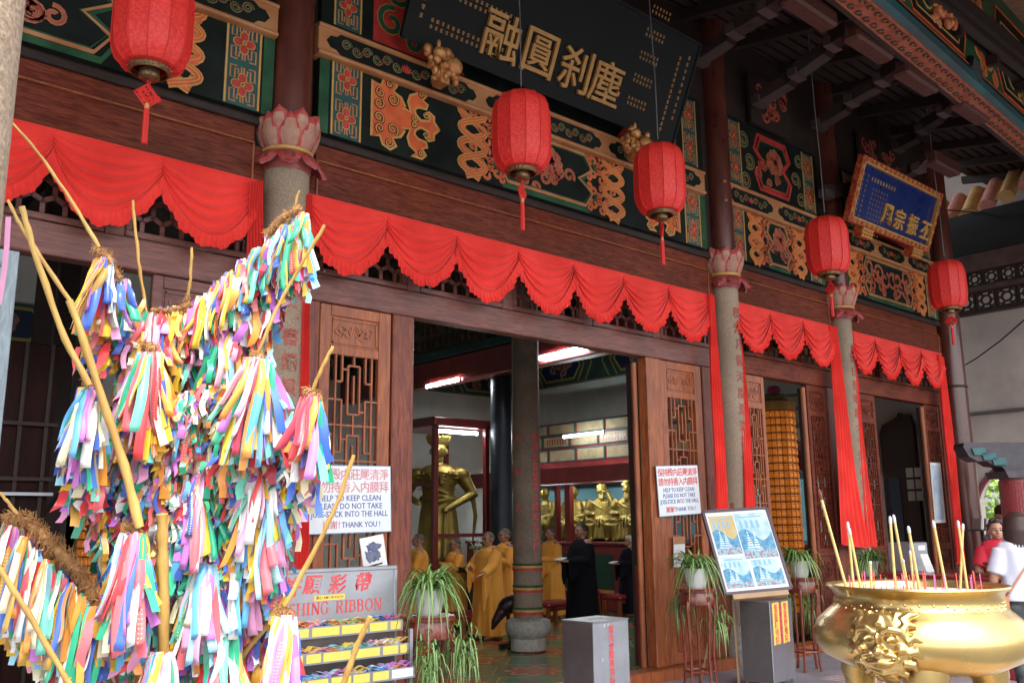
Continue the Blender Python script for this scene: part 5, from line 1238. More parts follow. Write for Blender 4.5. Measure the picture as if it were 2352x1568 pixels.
# ================================================================ people
def body_mesh(handsL, handsR, vox=.010, fem=False, legs=False):
    """adult, 1.66 m, facing -Y: head with features, neck, torso, arms, five-fingered hands, legs"""
    g = MB(); E = g.ell; hz = 1.545; k = .93 if fem else 1
    E((0,.01,hz+.02), (.076,.092,.098), 20, 14); E((0,-.022,hz-.035), (.058,.066,.07), 16, 12)       # skull, jaw
    E((0,-.062,hz-.078), (.026,.022,.02), 10, 7)                                                     # chin
    E((0,-.094,hz-.008), (.011,.014,.026), 8, 8); E((0,-.101,hz-.024), (.015,.014,.010), 8, 6)       # nose
    E((0,-.082,hz-.052), (.024,.011,.006), 10, 6); E((0,-.080,hz-.062), (.021,.011,.006), 10, 6)     # lips
    for s in (-1, 1):
        E((s*.030,-.072,hz+.022), (.026,.014,.009), 10, 6); E((s*.042,-.058,hz-.022), (.024,.022,.022), 10, 7)   # brow, cheek
        E((s*.077,.012,hz-.006), (.010,.020,.030), 8, 8)                                             # ear
    g.tube([(0,.025,1.34),(0,.015,1.42),(0,.005,1.50)], [.062*k,.052*k,.052*k], 14)
    E((0,.02,1.20), (.165*k,.105,.22), 20, 12); E((0,.01,1.00), (.145*k,.10,.18), 18, 10); E((0,.01,.88), (.16,.11,.13), 18, 10); g.tube([(-.17*k,.02,1.355),(0,.02,1.375),(.17*k,.02,1.355)], [.055,.07,.055], 12)
    for s, H_ in ((-1, handsL), (1, handsR)):
        sh = V((s*.185*k,.02,1.345)); el, wr, dr = [V(p) for p in H_[:3]]
        g.tube([sh, sh.lerp(el,.5), el, el.lerp(wr,.45), wr], [.056*k,.048*k,.041*k,.038*k,.026*k], 12); dr = dr.normalized()
        side = V(H_[3]).normalized() if len(H_) > 3 else dr.cross(V((0,0,1))).normalized(); nn = side.cross(dr)
        M3 = Matrix((dr, side, nn)).transposed()
        E(wr+dr*.045, (.048,.038,.016), 12, 8, rot=M3)
        for f in range(4):
            b = wr+dr*.08+side*(.027-.018*f); L_ = (.062,.072,.067,.052)[f]
            g.tube([b-dr*.02, b, b+dr*L_*.5-nn*.006, b+dr*L_-nn*.02], [.0095,.0095,.0085,.0065], 7)
        b = wr+dr*.02+side*.034; g.tube([b-side*.015, b+side*.02+dr*.022, b+side*.022+dr*.055-nn*.012], [.012,.0105,.008], 7)
    for s in (-1, 1):
        g.tube([(s*.085,.01,.86),(s*.09,0,.66),(s*.09,.0,.46),(s*.09,.02,.30),(s*.09,.035,.08)], [.088,.074,.054,.053,.036], 14)
        g.tube([(s*.09,.06,.035),(s*.095,-.05,.032),(s*.10,-.15,.022)], [.036,.038,.026], 10, flat=.8)
    return g
def ph(z, x, y): return V((x, y, z))
P_PRAY = (((-.23,-.05,1.10),(-.06,-.26,1.16),(.9,-.25,.15),(0,0,1)), ((.23,-.05,1.10),(.06,-.26,1.15),(-.9,-.25,.15),(0,0,1)))
P_BOOK = (((-.23,-.05,1.08),(-.07,-.28,1.08),(.35,-.9,.05)), ((.23,-.05,1.08),(.07,-.28,1.08),(-.35,-.9,.05)))
P_WIDE = (((-.27,-.10,1.10),(-.10,-.27,1.08),(.9,-.2,.1),(0,0,1)), ((.26,-.14,1.12),(.34,-.36,1.02),(.2,-.9,-.1)))
_cache = {}
def bust(pose_key, pose, vox=.0105, **kw):
    if pose_key in _cache: return _cache[pose_key]
    g = body_mesh(*pose, **kw); o = fuse(g, vox, 'body', M['skin'], None, 2); o['_org'] = (0,0,0); me = o.data; bpy.data.objects.remove(o); _cache[pose_key] = me; return me
def robe_mesh(pose, drop=(.42,.42), hem=.07, flare=1.0, vox=.015):
    g = MB()
    g.lathe([(.30*flare,hem),(.285*flare,.3),(.265*flare,.6),(.245,.9),(.235,1.15),(.225,1.28),(.17,1.37),(.085,1.415),(.07,1.42)], 72, sx=1.0, sy=.74,
            fn=lambda a, z: 1+(.055*math.cos(9*a+.8)+.03*math.cos(17*a))*max(.05, min(1, (1.25-z)/1.0)))
    for s, H_, dp in ((-1, pose[0], drop[0]), (1, pose[1], drop[1])):
        sh = V((s*.165,.02,1.335)); el, wr, dr = [V(p) for p in H_[:3]]; wr2 = wr-V(dr).normalized()*.01
        g.tube([sh, sh.lerp(el,.5), el, el.lerp(wr2,.5), wr2], [.085,.088,.085,.07,.062], 14)
        # hanging sleeve: a deep bag below the forearm
        n = 9; vs = []; fs = []
        for i in range(n):
            t = i/(n-1); top = el.lerp(wr2, t)+V((0,0,.045)); d_ = dp*(.35+.65*t)*(1+.05*math.sin(i*2)); bot = top-V((0,0,d_)); th = .045-.01*t
            sd = V((-(wr2-el).y, (wr2-el).x, 0)).normalized()
            for (p, q) in ((top, .6), (top.lerp(bot,.33), 1), (top.lerp(bot,.7), .9+.35*math.sin(i*1.9)), (bot, .35)):
                vs += [p+sd*th*q, p-sd*th*q]
        for i in range(n-1):
            for j in range(3):
                a, b = i*8+j*2, (i+1)*8+j*2; fs += [(a,b,b+2,a+2), (a+1,a+3,b+3,b+1)]
            a, b = i*8, (i+1)*8; fs += [(a,a+1,b+1,b), (a+6,b+6,b+7,a+7)]
        for i in (0, n-1):
            a = i*8; f_ = [(a,a+2,a+3,a+1),(a+2,a+4,a+5,a+3),(a+4,a+6,a+7,a+5)]; fs += f_ if i == 0 else [x[::-1] for x in f_]
        g.add(vs, fs)
    return g
def person(lab, loc, rz, pose_key, pose, robe, hair='shaved', glasses=False, sc=1.0, drop=(.42,.42), group='people at prayer in the hall', item=None, collar=None, hem=.07):
    T = thing('person', lab, 'person', (0,0,0), group)
    me = bust(pose_key, pose); b = bpy.data.objects.new('body', me); COL.objects.link(b); b.parent = T; b['_org'] = (0,0,0)
    key = (pose_key, drop, hem)
    if key not in _cache:
        r = fuse(robe_mesh(pose, drop, hem), .014, 'robe', robe, None, 2); _cache[key] = r.data; bpy.data.objects.remove(r)
    r = bpy.data.objects.new('robe', _cache[key]); COL.objects.link(r); r.parent = b; r['_org'] = (0,0,0)
    if r.data.materials[0] is not robe: r.data = r.data.copy(); r.data.materials[0] = robe
    g = MB(); cm = collar or robe
    for s in (-1, 1): g.tube([(s*.075,.07,1.435),(s*.085,.0,1.425),(s*.055,-.085,1.37),(-s*.02,-.155,1.22),(-s*.05,-.165,1.05)], [.016,.02,.022,.022,.016], 8, flat=.7)
    g.build('collar_fold', cm, r, True)
    face_bits(b, hair, glasses)
    if item == 'book':
        g = MB(); g.T = Matrix.Translation((0,-.40,1.115)) @ Matrix.Rotation(.25, 4, 'X'); g.box(-.09,-.07,-.008,.09,.07,.008); g.T = None
        T2 = thing('prayer_book', 'open pale prayer book held by '+lab.split(' ', 1)[0]+' '+lab.split(' ', 1)[1], 'book', (0,0,0)); T2['label'] = 'pale prayer book held by the '+('elderly person in black' if 'elderly' in lab else 'tall man in the black robe' if 'tall' in lab else 'saffron monk right of the inner column')
        g.build('book_block', M['paper'], T2); move(T2, loc, rz, sc)
    move(T, loc, rz, sc); T.scale = (sc*1.1, sc*1.1, sc); return T
def face_bits(b, hair, glasses, hz=1.545):
    for s in (-1, 1):
        g = MB(); g.ell((s*.030,-.078,hz+.005), (.013,.008,.0065), 8, 6); g.build('eye', M['black'], b, True)
        g = MB(); g.tube([(s*.014,-.092,hz+.028),(s*.032,-.088,hz+.034),(s*.05,-.074,hz+.028)], [.003,.004,.002], 5); g.build('eyebrow', M['hair'], b, True)
    g = MB(); g.ell((0,-.090,hz-.057), (.02,.006,.003), 8, 5); g.build('mouth', mat('lips', (.30,.09,.07), .5) if 'lips' not in bpy.data.materials else bpy.data.materials['lips'], b, True)
    if hair:
        g = MB(); m_ = M[hair] if hair in M else hair; th = .004 if hair == 'shaved' else .014
        R_ = random.Random(3)
        def F(u, v):
            a = 2*PI*u; front = .5-.5*math.cos(a+PI/2+PI); c = math.cos(a-(-PI/2))   # c=1 at the face side
            low = math.radians(52) if c > .55 else math.radians(100 if hair != 'shaved' else 96)
            low = math.radians(100)-math.radians(52)*max(0, min(1, (c-.15)/.5)); p = v*low
            j = 1+(0 if hair == 'shaved' else .05*math.sin(a*9)*math.sin(v*9))
            return V(((.076+th)*j*math.sin(p)*math.cos(a), .01+(.092+th)*j*math.sin(p)*math.sin(a), hz+.02+(.098+th*1.2)*math.cos(p)))
        g.grid(F, 36, 12); g.build('hair', m_, b, True)
    if glasses:
        g = MB()
        for s in (-1, 1):
            g.tube([(s*.033+.022*math.cos(t), -.098+.004*abs(math.cos(t)), hz+.006+.016*math.sin(t)) for t in [k*PI/6 for k in range(13)]], .0028, 5)
            g.tube([(s*.055,-.092,hz+.01),(s*.08,0,hz+.01)], .0026, 5)
        g.tube([(-.011,-.10,hz+.008),(.011,-.10,hz+.008)], .0028, 5); g.build('glasses', M['black'], b, True)
def stand(u, v, d=None): p = PZ(u, v, HF); return V((p.x, p.y, HF))
def scale_to(loc, vtop, u):      # height so that the head top lands on the measured pixel row
    d = (loc+V((0,0,1.6))-CAM).dot(_F); 
    lo, hi = .5, 2.5
    for _ in range(30):
        m_ = (lo+hi)/2; q = loc+V((0,0,m_))-CAM; v_ = 784-q.dot(cU)/q.dot(_F)*2352/_f
        if v_ > vtop: lo = m_
        else: hi = m_
    return lo/1.655
def place(u, vf, vt): l = stand(u, vf); return l, scale_to(l, vt, u)
l, s_ = place(1122, 1466, 1222); person('bespectacled monk in saffron robe with one wide sleeve hanging forward, left of the inner column', l, -1.6, 'wide', P_WIDE, M['robe'], 'shaved', True, s_, drop=(.42,.62), hem=.06)
l, s_ = place(1160, 1448, 1214); person('older monk with glasses half hidden behind the inner granite column', l, -1.85, 'pray', P_PRAY, M['robe'], 'shaved', True, s_)
l, s_ = place(1268, 1418, 1212); person('monk in saffron robe holding a book just right of the inner granite column', l, -1.75, 'book', P_BOOK, M['robe'], 'shaved', False, s_, item='book')
l, s_ = place(1340, 1448, 1203); person('tall man in long black robe and glasses holding an open book', l, -1.8, 'book', P_BOOK, M['robeblack'], 'hair', True, s_, item='book', hem=.05)
l, s_ = place(1450, 1412, 1231); person('elderly person in black robe with white hair, right of the tall man in black', l, -1.9, 'book', P_BOOK, M['robeblack'], mat('white_hair', (.35,.34,.33), .7, c2=(.5,.5,.48), sc=60), True, s_, item='book', hem=.05)
l, s_ = place(958, 1452, 1226); person('monk in saffron robe seen in profile beside the left doorpost', l, -2.1, 'pray', P_PRAY, M['robe'], 'shaved', False, s_)
l, s_ = place(1045, 1440, 1236); person('smaller monk in saffron robe behind the red lectern, in front of the glass case', l, -1.9, 'pray', P_PRAY, M['robe'], 'shaved', True, s_)
l, s_ = place(1243, 1415, 1232); person('monk mostly hidden between the inner column and the monk with the book', l, -1.9, 'pray', P_PRAY, M['robe'], 'shaved', False, s_)

# ================================================================ people by the counter at the right
P_DOWN = (((-.24,-.02,1.08),(-.14,-.20,1.0),(.5,-.8,.1)), ((.24,-.02,1.08),(.14,-.20,1.0),(-.5,-.8,.1)))
P_REACH = (((-.34,-.16,1.28),(-.45,-.38,1.36),(-.4,-.8,.2)), ((.24,.0,1.08),(.22,-.14,.92),(0,-.5,-.8)))
def clothed(lab, loc, rz, pk, pose, shirt, trousers, sc, hairstyle, group='people at the counter on the right'):
    T = thing('person', lab, 'person', (0,0,0), group); me = bust(pk, pose, fem=True); b = bpy.data.objects.new('body', me); COL.objects.link(b); b.parent = T; b['_org'] = (0,0,0)
    g = MB(); g.lathe([(.185,.90),(.178,1.0),(.168,1.12),(.18,1.24),(.19,1.345),(.165,1.41),(.10,1.445),(.07,1.45)], 40, (0,.015,0), sy=.74, fn=lambda a, z: 1+.025*math.cos(7*a+z*9))
    for s, H_ in ((-1, pose[0]), (1, pose[1])):
        sh = V((s*.15,.02,1.34)); el = V(H_[0]); g.tube([sh+V((0,0,.01)), sh.lerp(el,.4), sh.lerp(el,.78)], [.078,.082,.078], 14)
    fuse(g, .012, 'shirt', shirt, b, 2)
    g = MB(); g.ell((0,.015,.92), (.175,.13,.12), 20, 10)
    for s in (-1, 1): g.tube([(s*.085,.01,.86),(s*.09,0,.66),(s*.09,.0,.46),(s*.09,.02,.30),(s*.09,.035,.10)], [.105,.088,.07,.066,.05], 14)
    fuse(g, .013, 'trousers', trousers, b, 2)
    if hairstyle == 'short': 
        face_bits(b, 'hair', False)
        g = MB(); R_ = random.Random(4)
        for k in range(60): a = R_.uniform(0, 2*PI); q = R_.uniform(.1, 1.35); g.ell((.085*math.sin(q)*math.cos(a), .02+.10*math.sin(q)*math.sin(a)*(.55 if math.sin(a) < 0 and q > .8 else 1), 1.57+.105*math.cos(q)), (.024,.024,.02), 6, 4)
        g.build('hair_locks', M['hair'], b, True)
    elif hairstyle == 'bob':
        face_bits(b, 'hair', False); g = MB(); g.ell((0,.035,1.565), (.104,.105,.118), 20, 12); g.ell((0,.06,1.47), (.10,.075,.12), 20, 12)
        for k in range(34): a = PI*(-.12+1.24*k/33); g.tube([(.03*math.cos(a),.03+.03*math.sin(a),1.685),(.095*math.cos(a),.035+.10*math.sin(a),1.63),(.118*math.cos(a),.045+.115*math.sin(a),1.52),(.112*math.cos(a),.05+.10*math.sin(a),1.385+.02*math.sin(k*3))], [.010,.013,.013,.007], 6)
        fuse(g, .007, 'bobbed_hair', mat('brown_hair', (.018,.008,.006), .55, c2=(.05,.02,.014), sc=40, stretch=(3,3,.4)), b, 1)
    else: face_bits(b, 'hair', True)
    move(T, loc, rz, sc); return T
mred = mat('red_tshirt', (.50,.012,.03), .8, c2=(.60,.02,.05), sc=4, bump=.1, bsc=60); mwh = mat('white_tshirt', (.55,.55,.66), .8, c2=(.62,.62,.72), sc=4, bump=.1, bsc=60); mbl = mat('dark_trousers', (.012,.014,.018), .7, c2=(.05,.06,.06), sc=9)
def at_depth(u, v, d, z0=0): p = PD(u, v, d); return V((p.x, p.y, z0))
l = at_depth(2288, 1220, 10.6); s_ = scale_to(l, 1196, 0); clothed('smiling woman with short black hair in a bright red shirt behind the counter', l, -.95, 'down', P_DOWN, mred, mbl, s_, 'short')
l = at_depth(2335, 1240, 8.6); s_ = scale_to(l, 1183, 0); wt = clothed('woman in white shirt seen from behind at the right edge, arm reaching over', l, 2.35, 'reach', P_REACH, mwh, mbl, s_, 'bob')
g = MB(); g.tube([(-.12,.12,1.38),(.02,.16,1.2),(.17,.12,.98),(.19,.02,.93)], .009, 6); o = g.build('shoulder_strap', M['tan'], None, True); 
T = thing('shoulder_bag', 'tan strap bag worn across the back of the woman in white', 'bag', (0,0,0)); o.parent = T; o['_org'] = (0,0,0)
g = MB(); g.box(.16,-.08,.80,.22,.10,.95,b=.015); g.build('bag_body', M['tan'], T); move(T, l, 2.35, s_)
l = at_depth(2300, 1190, 14.5); s_ = scale_to(l, 1162, 0); clothed('dark haired man in patterned shirt standing beyond the round opening', l, 2.6, 'down', P_DOWN, mat('patterned_shirt', (.03,.04,.06), .8, c2=(.4,.4,.42), sc=30, kind='voronoi'), mbl, s_, 'glasses')
# ================================================================ signs on the door leaves
def serif(fn, txt, size, m, T, sp_=1.0, h=.003, name='serif_letter'):
    """upright serif capitals drawn as strokes; fn(a,b,h)"""
    G = {}
    def O(): return [[(.36*math.cos(t), .5*math.sin(t)) for t in [k*PI/10 for k in range(20)]]]
    defs = {'W': (.95, [([(-.45,.5),(-.2,-.5)],.15),([(-.2,-.5),(0,.5)],.07),([(0,.5),(.2,-.5)],.15),([(.2,-.5),(.45,.5)],.07)], [(-.45,.5),(0,.5),(.45,.5)]),
            'I': (.42, [([(0,.5),(0,-.5)],.16)], [(0,.5),(0,-.5)]),
            'S': (.62, [([(.2,.34),(.1,.46),(-.08,.48),(-.2,.36),(-.2,.2),(-.05,.05),(.12,-.06),(.22,-.2),(.18,-.4),(.02,-.49),(-.12,-.46),(-.22,-.32)],.12)], []),
            'H': (.85, [([(-.27,.5),(-.27,-.5)],.15),([(.27,.5),(.27,-.5)],.15),([(-.27,0),(.27,0)],.06)], [(-.27,.5),(-.27,-.5),(.27,.5),(.27,-.5)]),
            'N': (.85, [([(-.28,.5),(-.28,-.5)],.06),([(-.28,.48),(.28,-.48)],.16),([(.28,.5),(.28,-.5)],.06)], [(-.28,.5),(-.28,-.5),(.28,.5)]),
            'G': (.80, [([(.26,.3),(.14,.46),(-.05,.49),(-.24,.38),(-.32,.1),(-.30,-.2),(-.18,-.43),(.02,-.49),(.2,-.42),(.26,-.3)],.11),([(.26,-.02),(.26,-.42)],.14)], [(.24,-.02)]),
            'R': (.80, [([(-.22,.5),(-.22,-.5)],.15),([(-.22,.46),(.08,.46),(.2,.36),(.2,.14),(.08,.03),(-.22,.03)],.08),([(0,.02),(.28,-.48)],.14)], [(-.22,.5),(-.22,-.5),(.3,-.48)]),
            'B': (.74, [([(-.22,.5),(-.22,-.5)],.15),([(-.22,.46),(.06,.46),(.17,.36),(.17,.14),(.06,.04),(-.22,.04)],.09),([(-.22,.04),(.1,.04),(.23,-.08),(.23,-.34),(.1,-.46),(-.22,-.46)],.09)], [(-.25,.47),(-.25,-.47)]),
            'O': (.86, [([(.32*math.cos(t), .47*math.sin(t)) for t in [k*PI/9 for k in range(19)]],.12)], []), ' ': (.55, [], [])}
    tot = sum(defs[c][0] for c in txt)*size*sp_; x = -tot/2
    for c in txt:
        w_, st, sf = defs[c]; cx = x+w_*size*sp_/2; x += w_*size*sp_
        if c == ' ': continue
        g = MB()
        for k, (pts, ww) in enumerate(st): g.stroke([(cx+p*size, q*size) for p, q in pts], ww*size, fn, 0, h+k*.0004)
        for (p, q) in sf:
            yq = q-.025*(1 if q > 0 else -1); g.stroke([(cx+(p-.14)*size, yq*size), (cx+(p+.14)*size, yq*size)], .05*size, fn, 0, h+.0015)
        g.build(name, m, T)
def joss_sign(lab, tl, tr, br, bl_, y, faded):
    a, b, c, d = PY(*tl, y), PY(*tr, y), PY(*br, y), PY(*bl_, y)
    T = thing('notice_sign', lab, 'sign', a, 'joss-stick notices on the doors'); W = ((b-a).length+(c-d).length)/2; H = ((a-d).length+(b-c).length)/2
    ex = ((b-a)+(c-d)).normalized(); en = V((0,-1,0)); ez = V((0,0,1)); o = (a+b+c+d)/4; ez = ((a-d)+(b-c)).normalized()
    fn = plane_fn(o, ex, ez, en); g = MB(); g.prism([(-W/2,-H/2),(W/2,-H/2),(W/2,H/2),(-W/2,H/2)], fn, -.006, .0); g.build('sign_board', M['white'], T)
    g = MB(); g.stroke([(-W/2,-H/2),(W/2,-H/2),(W/2,H/2),(-W/2,H/2)], .008, fn, -.006, .001, 0, True); g.build('sign_edge', mat('sign_edge', (.25,.35,.5), .5) if 'sign_edge' not in bpy.data.materials else bpy.data.materials['sign_edge'], T)
    cm = mat('faded_red_ink', (.60,.20,.24), .6, c2=(.72,.36,.38), sc=9) if faded else M['redink']
    for r, txt in enumerate(('保持殿内莊嚴清淨', '請勿持香入内膜拜')):
        for i, ch in enumerate(txt):
            char(ch, .095 if not faded else .1, cm, lambda p, q, h, i=i, r=r: fn((i-3.5)*W*.118+p, H*(.37-.19*r)+q, h), 0, .002, .012, 'red_character', T)
    for r, txt in enumerate(('HELP TO KEEP CLEAN', 'PLEASE DO NOT TAKE', 'JOSS-STICK INTO THE HALL')):
        char(txt, .068, M['blueink'], lambda p, q, h, r=r: fn(p*.97 if r < 2 else p*.93, H*(.01-.118*r)+q, h), 0, .002, .004, 'blue_lettering', T, font_sx=W/.80*(.93))
    char('謝謝！', .07, cm, lambda p, q, h: fn(-W*.20+p, -H*.385+q, h), 0, .002, .012, 'red_character', T); char('THANK YOU !', .066, M['blueink'], lambda p, q, h: fn(W*.13+p, -H*.385+q, h), 0, .002, .004, 'blue_lettering', T, font_sx=.9)
    return T
joss_sign('larger white joss-stick notice with faded red characters, behind the bamboo branch', (706,1068), (897,1070), (898,1220), (706,1226), -.035, True)
joss_sign('smaller white joss-stick notice with crisp red characters, right of the wide doorway', (1507,1070), (1601,1068), (1611,1178), (1515,1186), -.035, False)
# little picture card and calendar
def card(lab, name, cat, corners, y, mats_fn):
    P = [PY(*c, y) for c in corners]; o = sum(P, V((0,0,0)))/4; T = thing(name, lab, cat, o); ex = ((P[1]-P[0])+(P[2]-P[3])); W = ex.length/2; ex.normalize(); ez = ((P[0]-P[3])+(P[1]-P[2])); H = ez.length/2; ez.normalize()
    fn = plane_fn(o, ex, ez, ex.cross(ez)); g = MB(); g.prism([(-W/2,-H/2),(W/2,-H/2),(W/2,H/2),(-W/2,H/2)], fn, -.006, 0); g.build('card_sheet', M['paper'], T); mats_fn(T, fn, W, H); return T
def pic(T, fn, W, H):
    g = MB(); R_ = random.Random(9)
    for i in range(16): x, z = R_.uniform(-.25,.2)*W, R_.uniform(-.2,.2)*H; g.prism([(x+R_.uniform(.02,.05)*math.cos(t), z+R_.uniform(.01,.05)*math.sin(t)) for t in [k*PI/4 for k in range(8)]], fn, 0, .001+.0001*i)
    g.build('ink_drawing', mat('ink_drawing', (.05,.07,.2), .6, c2=(.2,.2,.25), sc=20), T, kind='stuff')
    g = MB(); g.stroke([(-.3*W,-.42*H),(.3*W,-.4*H)], .012, fn, 0, .001); g.build('caption_line', M['black'], T)
card('tilted white card with a blue ink drawing leaning on the ribbon stand', 'picture_card', 'card', ((826,1236),(880,1226),(890,1296),(836,1310)), -.75, pic)
card('narrow tan and white calendar sheet on the door behind the potted plant', 'wall_calendar', 'calendar', ((1548,1232),(1573,1231),(1574,1300),(1548,1302)), -.03, lambda T, fn, W, H: (MB().prism([(-W/2,H*.25),(W/2,H*.25),(W/2,H/2),(-W/2,H/2)], fn, 0, .001).build('tan_header', M['tan'], T), char('日', .09, M['redink'], lambda p, q, h: fn(p, -.05+q, h), 0, .002, .02, 'red_mark', T)))
card('pale blue hanging sheet on the farthest lattice door leaf', 'hanging_sheet', 'sheet', ((2136,1062),(2160,1062),(2172,1200),(2148,1200)), -.03, lambda T, fn, W, H: MB().prism([(-W*.4,-H*.45),(W*.42,-H*.45),(W*.42,H*.45),(-W*.4,H*.45)], fn, 0, .001).build('printed_area', mat('pale_blue_print', (.35,.48,.62), .6, c2=(.6,.68,.75), sc=6), T))
# ================================================================ wishing ribbon stand
YS = -1.05
a, b = PY(628, 1310, YS), PY(908, 1301, YS); zt = (a.z+b.z)/2; x0, x1 = a.x, b.x
c2 = PY(955, 1430, YS-.25)
T = thing('ribbon_stand', 'steel wishing ribbon stand with red lettering and stepped trays of ribbons', 'stand', (x0, YS, 0))
zb = PY(780, 1443, YS).z
g = MB(); g.box(x0, YS, zb, x1, YS+.02, zt-.015); g.build('back_panel', M['steel'], T)
for (p, q, r_, s_) in ((x0-.01,zt-.02,x1+.01,zt+.008),(x1-.012,zb,x1+.014,zt-.02),(x0-.014,zb,x0+.012,zt-.02)): g = MB(); g.box(p, YS-.012, q, r_, YS+.03, s_, b=.004); g.build('panel_trim', M['steel'], T)
fS = lambda a, b, h: V((a, YS-h, b))
def on(u, v, y=YS): p = PY(u, v, y); return p.x, p.z
for ch, (u, v) in zip('許願彩帶', ((672,1347),(718,1342),(776,1340),(836,1335))):
    cx, cz = on(u, v); char(ch, .135, M['redink'], lambda p, q, h: fS(cx+p, cz+q, h), .0, .003, .02, 'red_character', T, shear=.2)
cx, cz = on(757, 1394); serif(lambda p, q, h: fS(cx+p, cz+q, h), 'WISHING RIBBON', .082, M['redink'], T, 1.06)
cx, cz = on(757, 1371); g = MB(); g.box(cx-.12, YS-.003, cz-.018, cx+.12, YS, cz+.018); yl = g.build('price_label', M['yellow'], T); char('善心 RM1.00 EACH', .026, M['orangewood'], lambda p, q, h: fS(cx+p, cz+q, h+.003), 0, .001, .01, 'label_lettering', yl)
for s in (x0+.02, c2.x-.02):
    g = MB(); g.box(s-.018, YS-.62, 0, s+.018, YS+.0, .02); g.build('base_rail', M['steel'], T)
g = MB(); sx = c2.x; P = [(sx, YS+.02, 0),(sx, YS-.62, 0),(sx, YS-.62, .12),(sx, YS-.0, zb)]; 
g.box(sx-.012, YS-.20, 0, sx+.012, YS-.17, zb-.02); g.build('side_post', M['steel'], T)
g = MB(); g.box(sx-.012, YS+.0, 0, sx+.012, YS+.03, zb); g.build('side_post', M['steel'], T)
tiers = ((1436,1476,-.06),(1482,1512,-.14),(1534,1568,-.22))
RC = [(.75,.05,.10),(.85,.30,.05),(.90,.62,.05),(.04,.50,.30),(.04,.25,.75),(.60,.20,.62),(.85,.45,.60),(.80,.80,.78),(.30,.70,.80)]
rm_ = [mat('tray_ribbon_%s' % n, c, .35, c2=tuple(min(1, x*1.15) for x in c), sc=10, sheen=.3) for n, c in zip(('red','orange','yellow','green','blue','purple','pink','white','cyan'), RC)]
for k, (va, vb, dy) in enumerate(tiers):
    y = YS+dy-.05; pa, pb = PY(800, va+4, y), PY(800, vb-4 if k else va+24, y)
    z1 = PY(800, 1432+58*k, y).z; z0_ = z1-.075
    tr = MB(); tr.box(x0, y, z0_, sx-.014, y+.006, z1); tray = tr.build('tray_front', M['steel'], T)
    tr = MB(); tr.box(x0, y+.007, z0_, sx-.014, y+.20, z0_+.008); tr.build('tray_floor', M['steel'], T)
    if k < 3: tr = MB(); tr.box(x0, y+.14, z0_-.22, sx-.014, y+.146, z0_-.002); tr.build('riser_panel', M['steeldark'], T) if 0 else None
    R_ = random.Random(k); x = x0+.01
    while x < sx-.06:
        w_ = R_.choice((.12,.14,.16,.22)); e = min(x+w_, sx-.02); g = MB(); g.box(x, y-.003, z0_+.012, e-.014, y-.0005, z1-.008); lb = g.build('price_tag', M['yellow'] if not (k == 2 and x > sx-.35) else M['paper'], tray)
        g = MB(); 
        for q in range(int((e-x)/.018)): 
            if q % 5 != 4: g.box(x+.01+q*.016, y-.0042, z0_+.032, x+.02+q*.016, y-.003, z0_+.046)
        g.build('tag_print', M['tan'], lb, kind='stuff') if len(g.v) and 0 else None
        x = e+(.004 if R_.random() < .5 else .012)
    for q in range(15):
        g = MB(); cx = x0+.06+(sx-x0-.12)*q/14; mm = rm_[(q*5+k*3+R_.randrange(3)) % 9] if k else rm_[R_.choice((0,1,2,4,6,3))]
        for s in range(5):
            bx, bz, L_ = cx+R_.uniform(-.04,.04), z0_+.012+R_.uniform(.03,.085), R_.uniform(.10,.17)
            aa = R_.uniform(-.6,.6)
            def F(u, v, bx=bx, bz=bz, L_=L_, aa=aa, ph_=R_.random()*6): 
                t = (u-.5)*L_; return V((bx+t*math.cos(aa)-(v-.5)*.035*math.sin(aa), y+.085+t*math.sin(aa)*.5+(v-.5)*.05, bz+.012*math.sin(u*7+ph_)))
            g.slab(F, 8, 1, .002)
        g.build('folded_ribbon', mm, T, kind=None)
    if k: 
        pass
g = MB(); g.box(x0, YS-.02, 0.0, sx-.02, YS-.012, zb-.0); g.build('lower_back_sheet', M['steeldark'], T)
# ================================================================ steel donation boxes
def steel_box(lab, corner, rz, w_, d_, h, leg=.05):
    T = thing('donation_box', lab, 'donation box', (0,0,0), 'steel donation boxes on the porch')
    g = MB(); g.box(0,0,leg,w_,d_,h,b=.004); g.build('steel_body', M['steel'], T)
    g = MB(); g.box(-.004,-.004,h,w_+.004,d_+.004,h+.012,b=.003); g.build('lid', M['steel'], T); g = MB(); g.box(w_*.3,d_*.45,h+.0122,w_*.7,d_*.49,h+.0135); g.build('coin_slot', M['black'], T)
    g = MB(); g.box(-.0025,.006,leg+.006,-.0005,d_-.006,h-.004); g.build('shaded_side_sheet', M['steeldark'], T)  # darker sheet puts the box's shaded side into the colour
    for p in (.02, w_-.04):
        for q in (.02, d_-.04): g = MB(); g.box(p,q,0,p+.02,q+.02,leg-.001); g.build('foot', M['steel'], T)
    move(T, corner, rz); return T
p = PD(1362, 1428, 7.35); h1 = p.z
T = steel_box('nearest steel donation box with red vertical characters and a red strip', (p.x, p.y, 0), math.radians(4), .46, .34, h1-.012)
fB = lambda a, b, h: V((a, -.001-h, b))
for i, ch in enumerate('現共會隨喜功德'): char(ch, .066, M['redink'], lambda p, q, h, i=i: fB(.225+p, h1-.075-.066*i+q, h), 0, .002, .02, 'red_character', T)
g = MB(); g.prism([(.04,h1-.62),(.40,h1-.575),(.40,h1-.515),(.04,h1-.565)], fB, 0, .001); st_ = g.build('red_strip', mat('red_tape', (.75,.05,.08), .4), T)
char('Donation Box!', .055, M['steel'], lambda p, q, h: fB(.22+p, h1-.569+q+.125*p, h+.001), 0, .0012, .01, 'strip_lettering', st_, shear=.2)
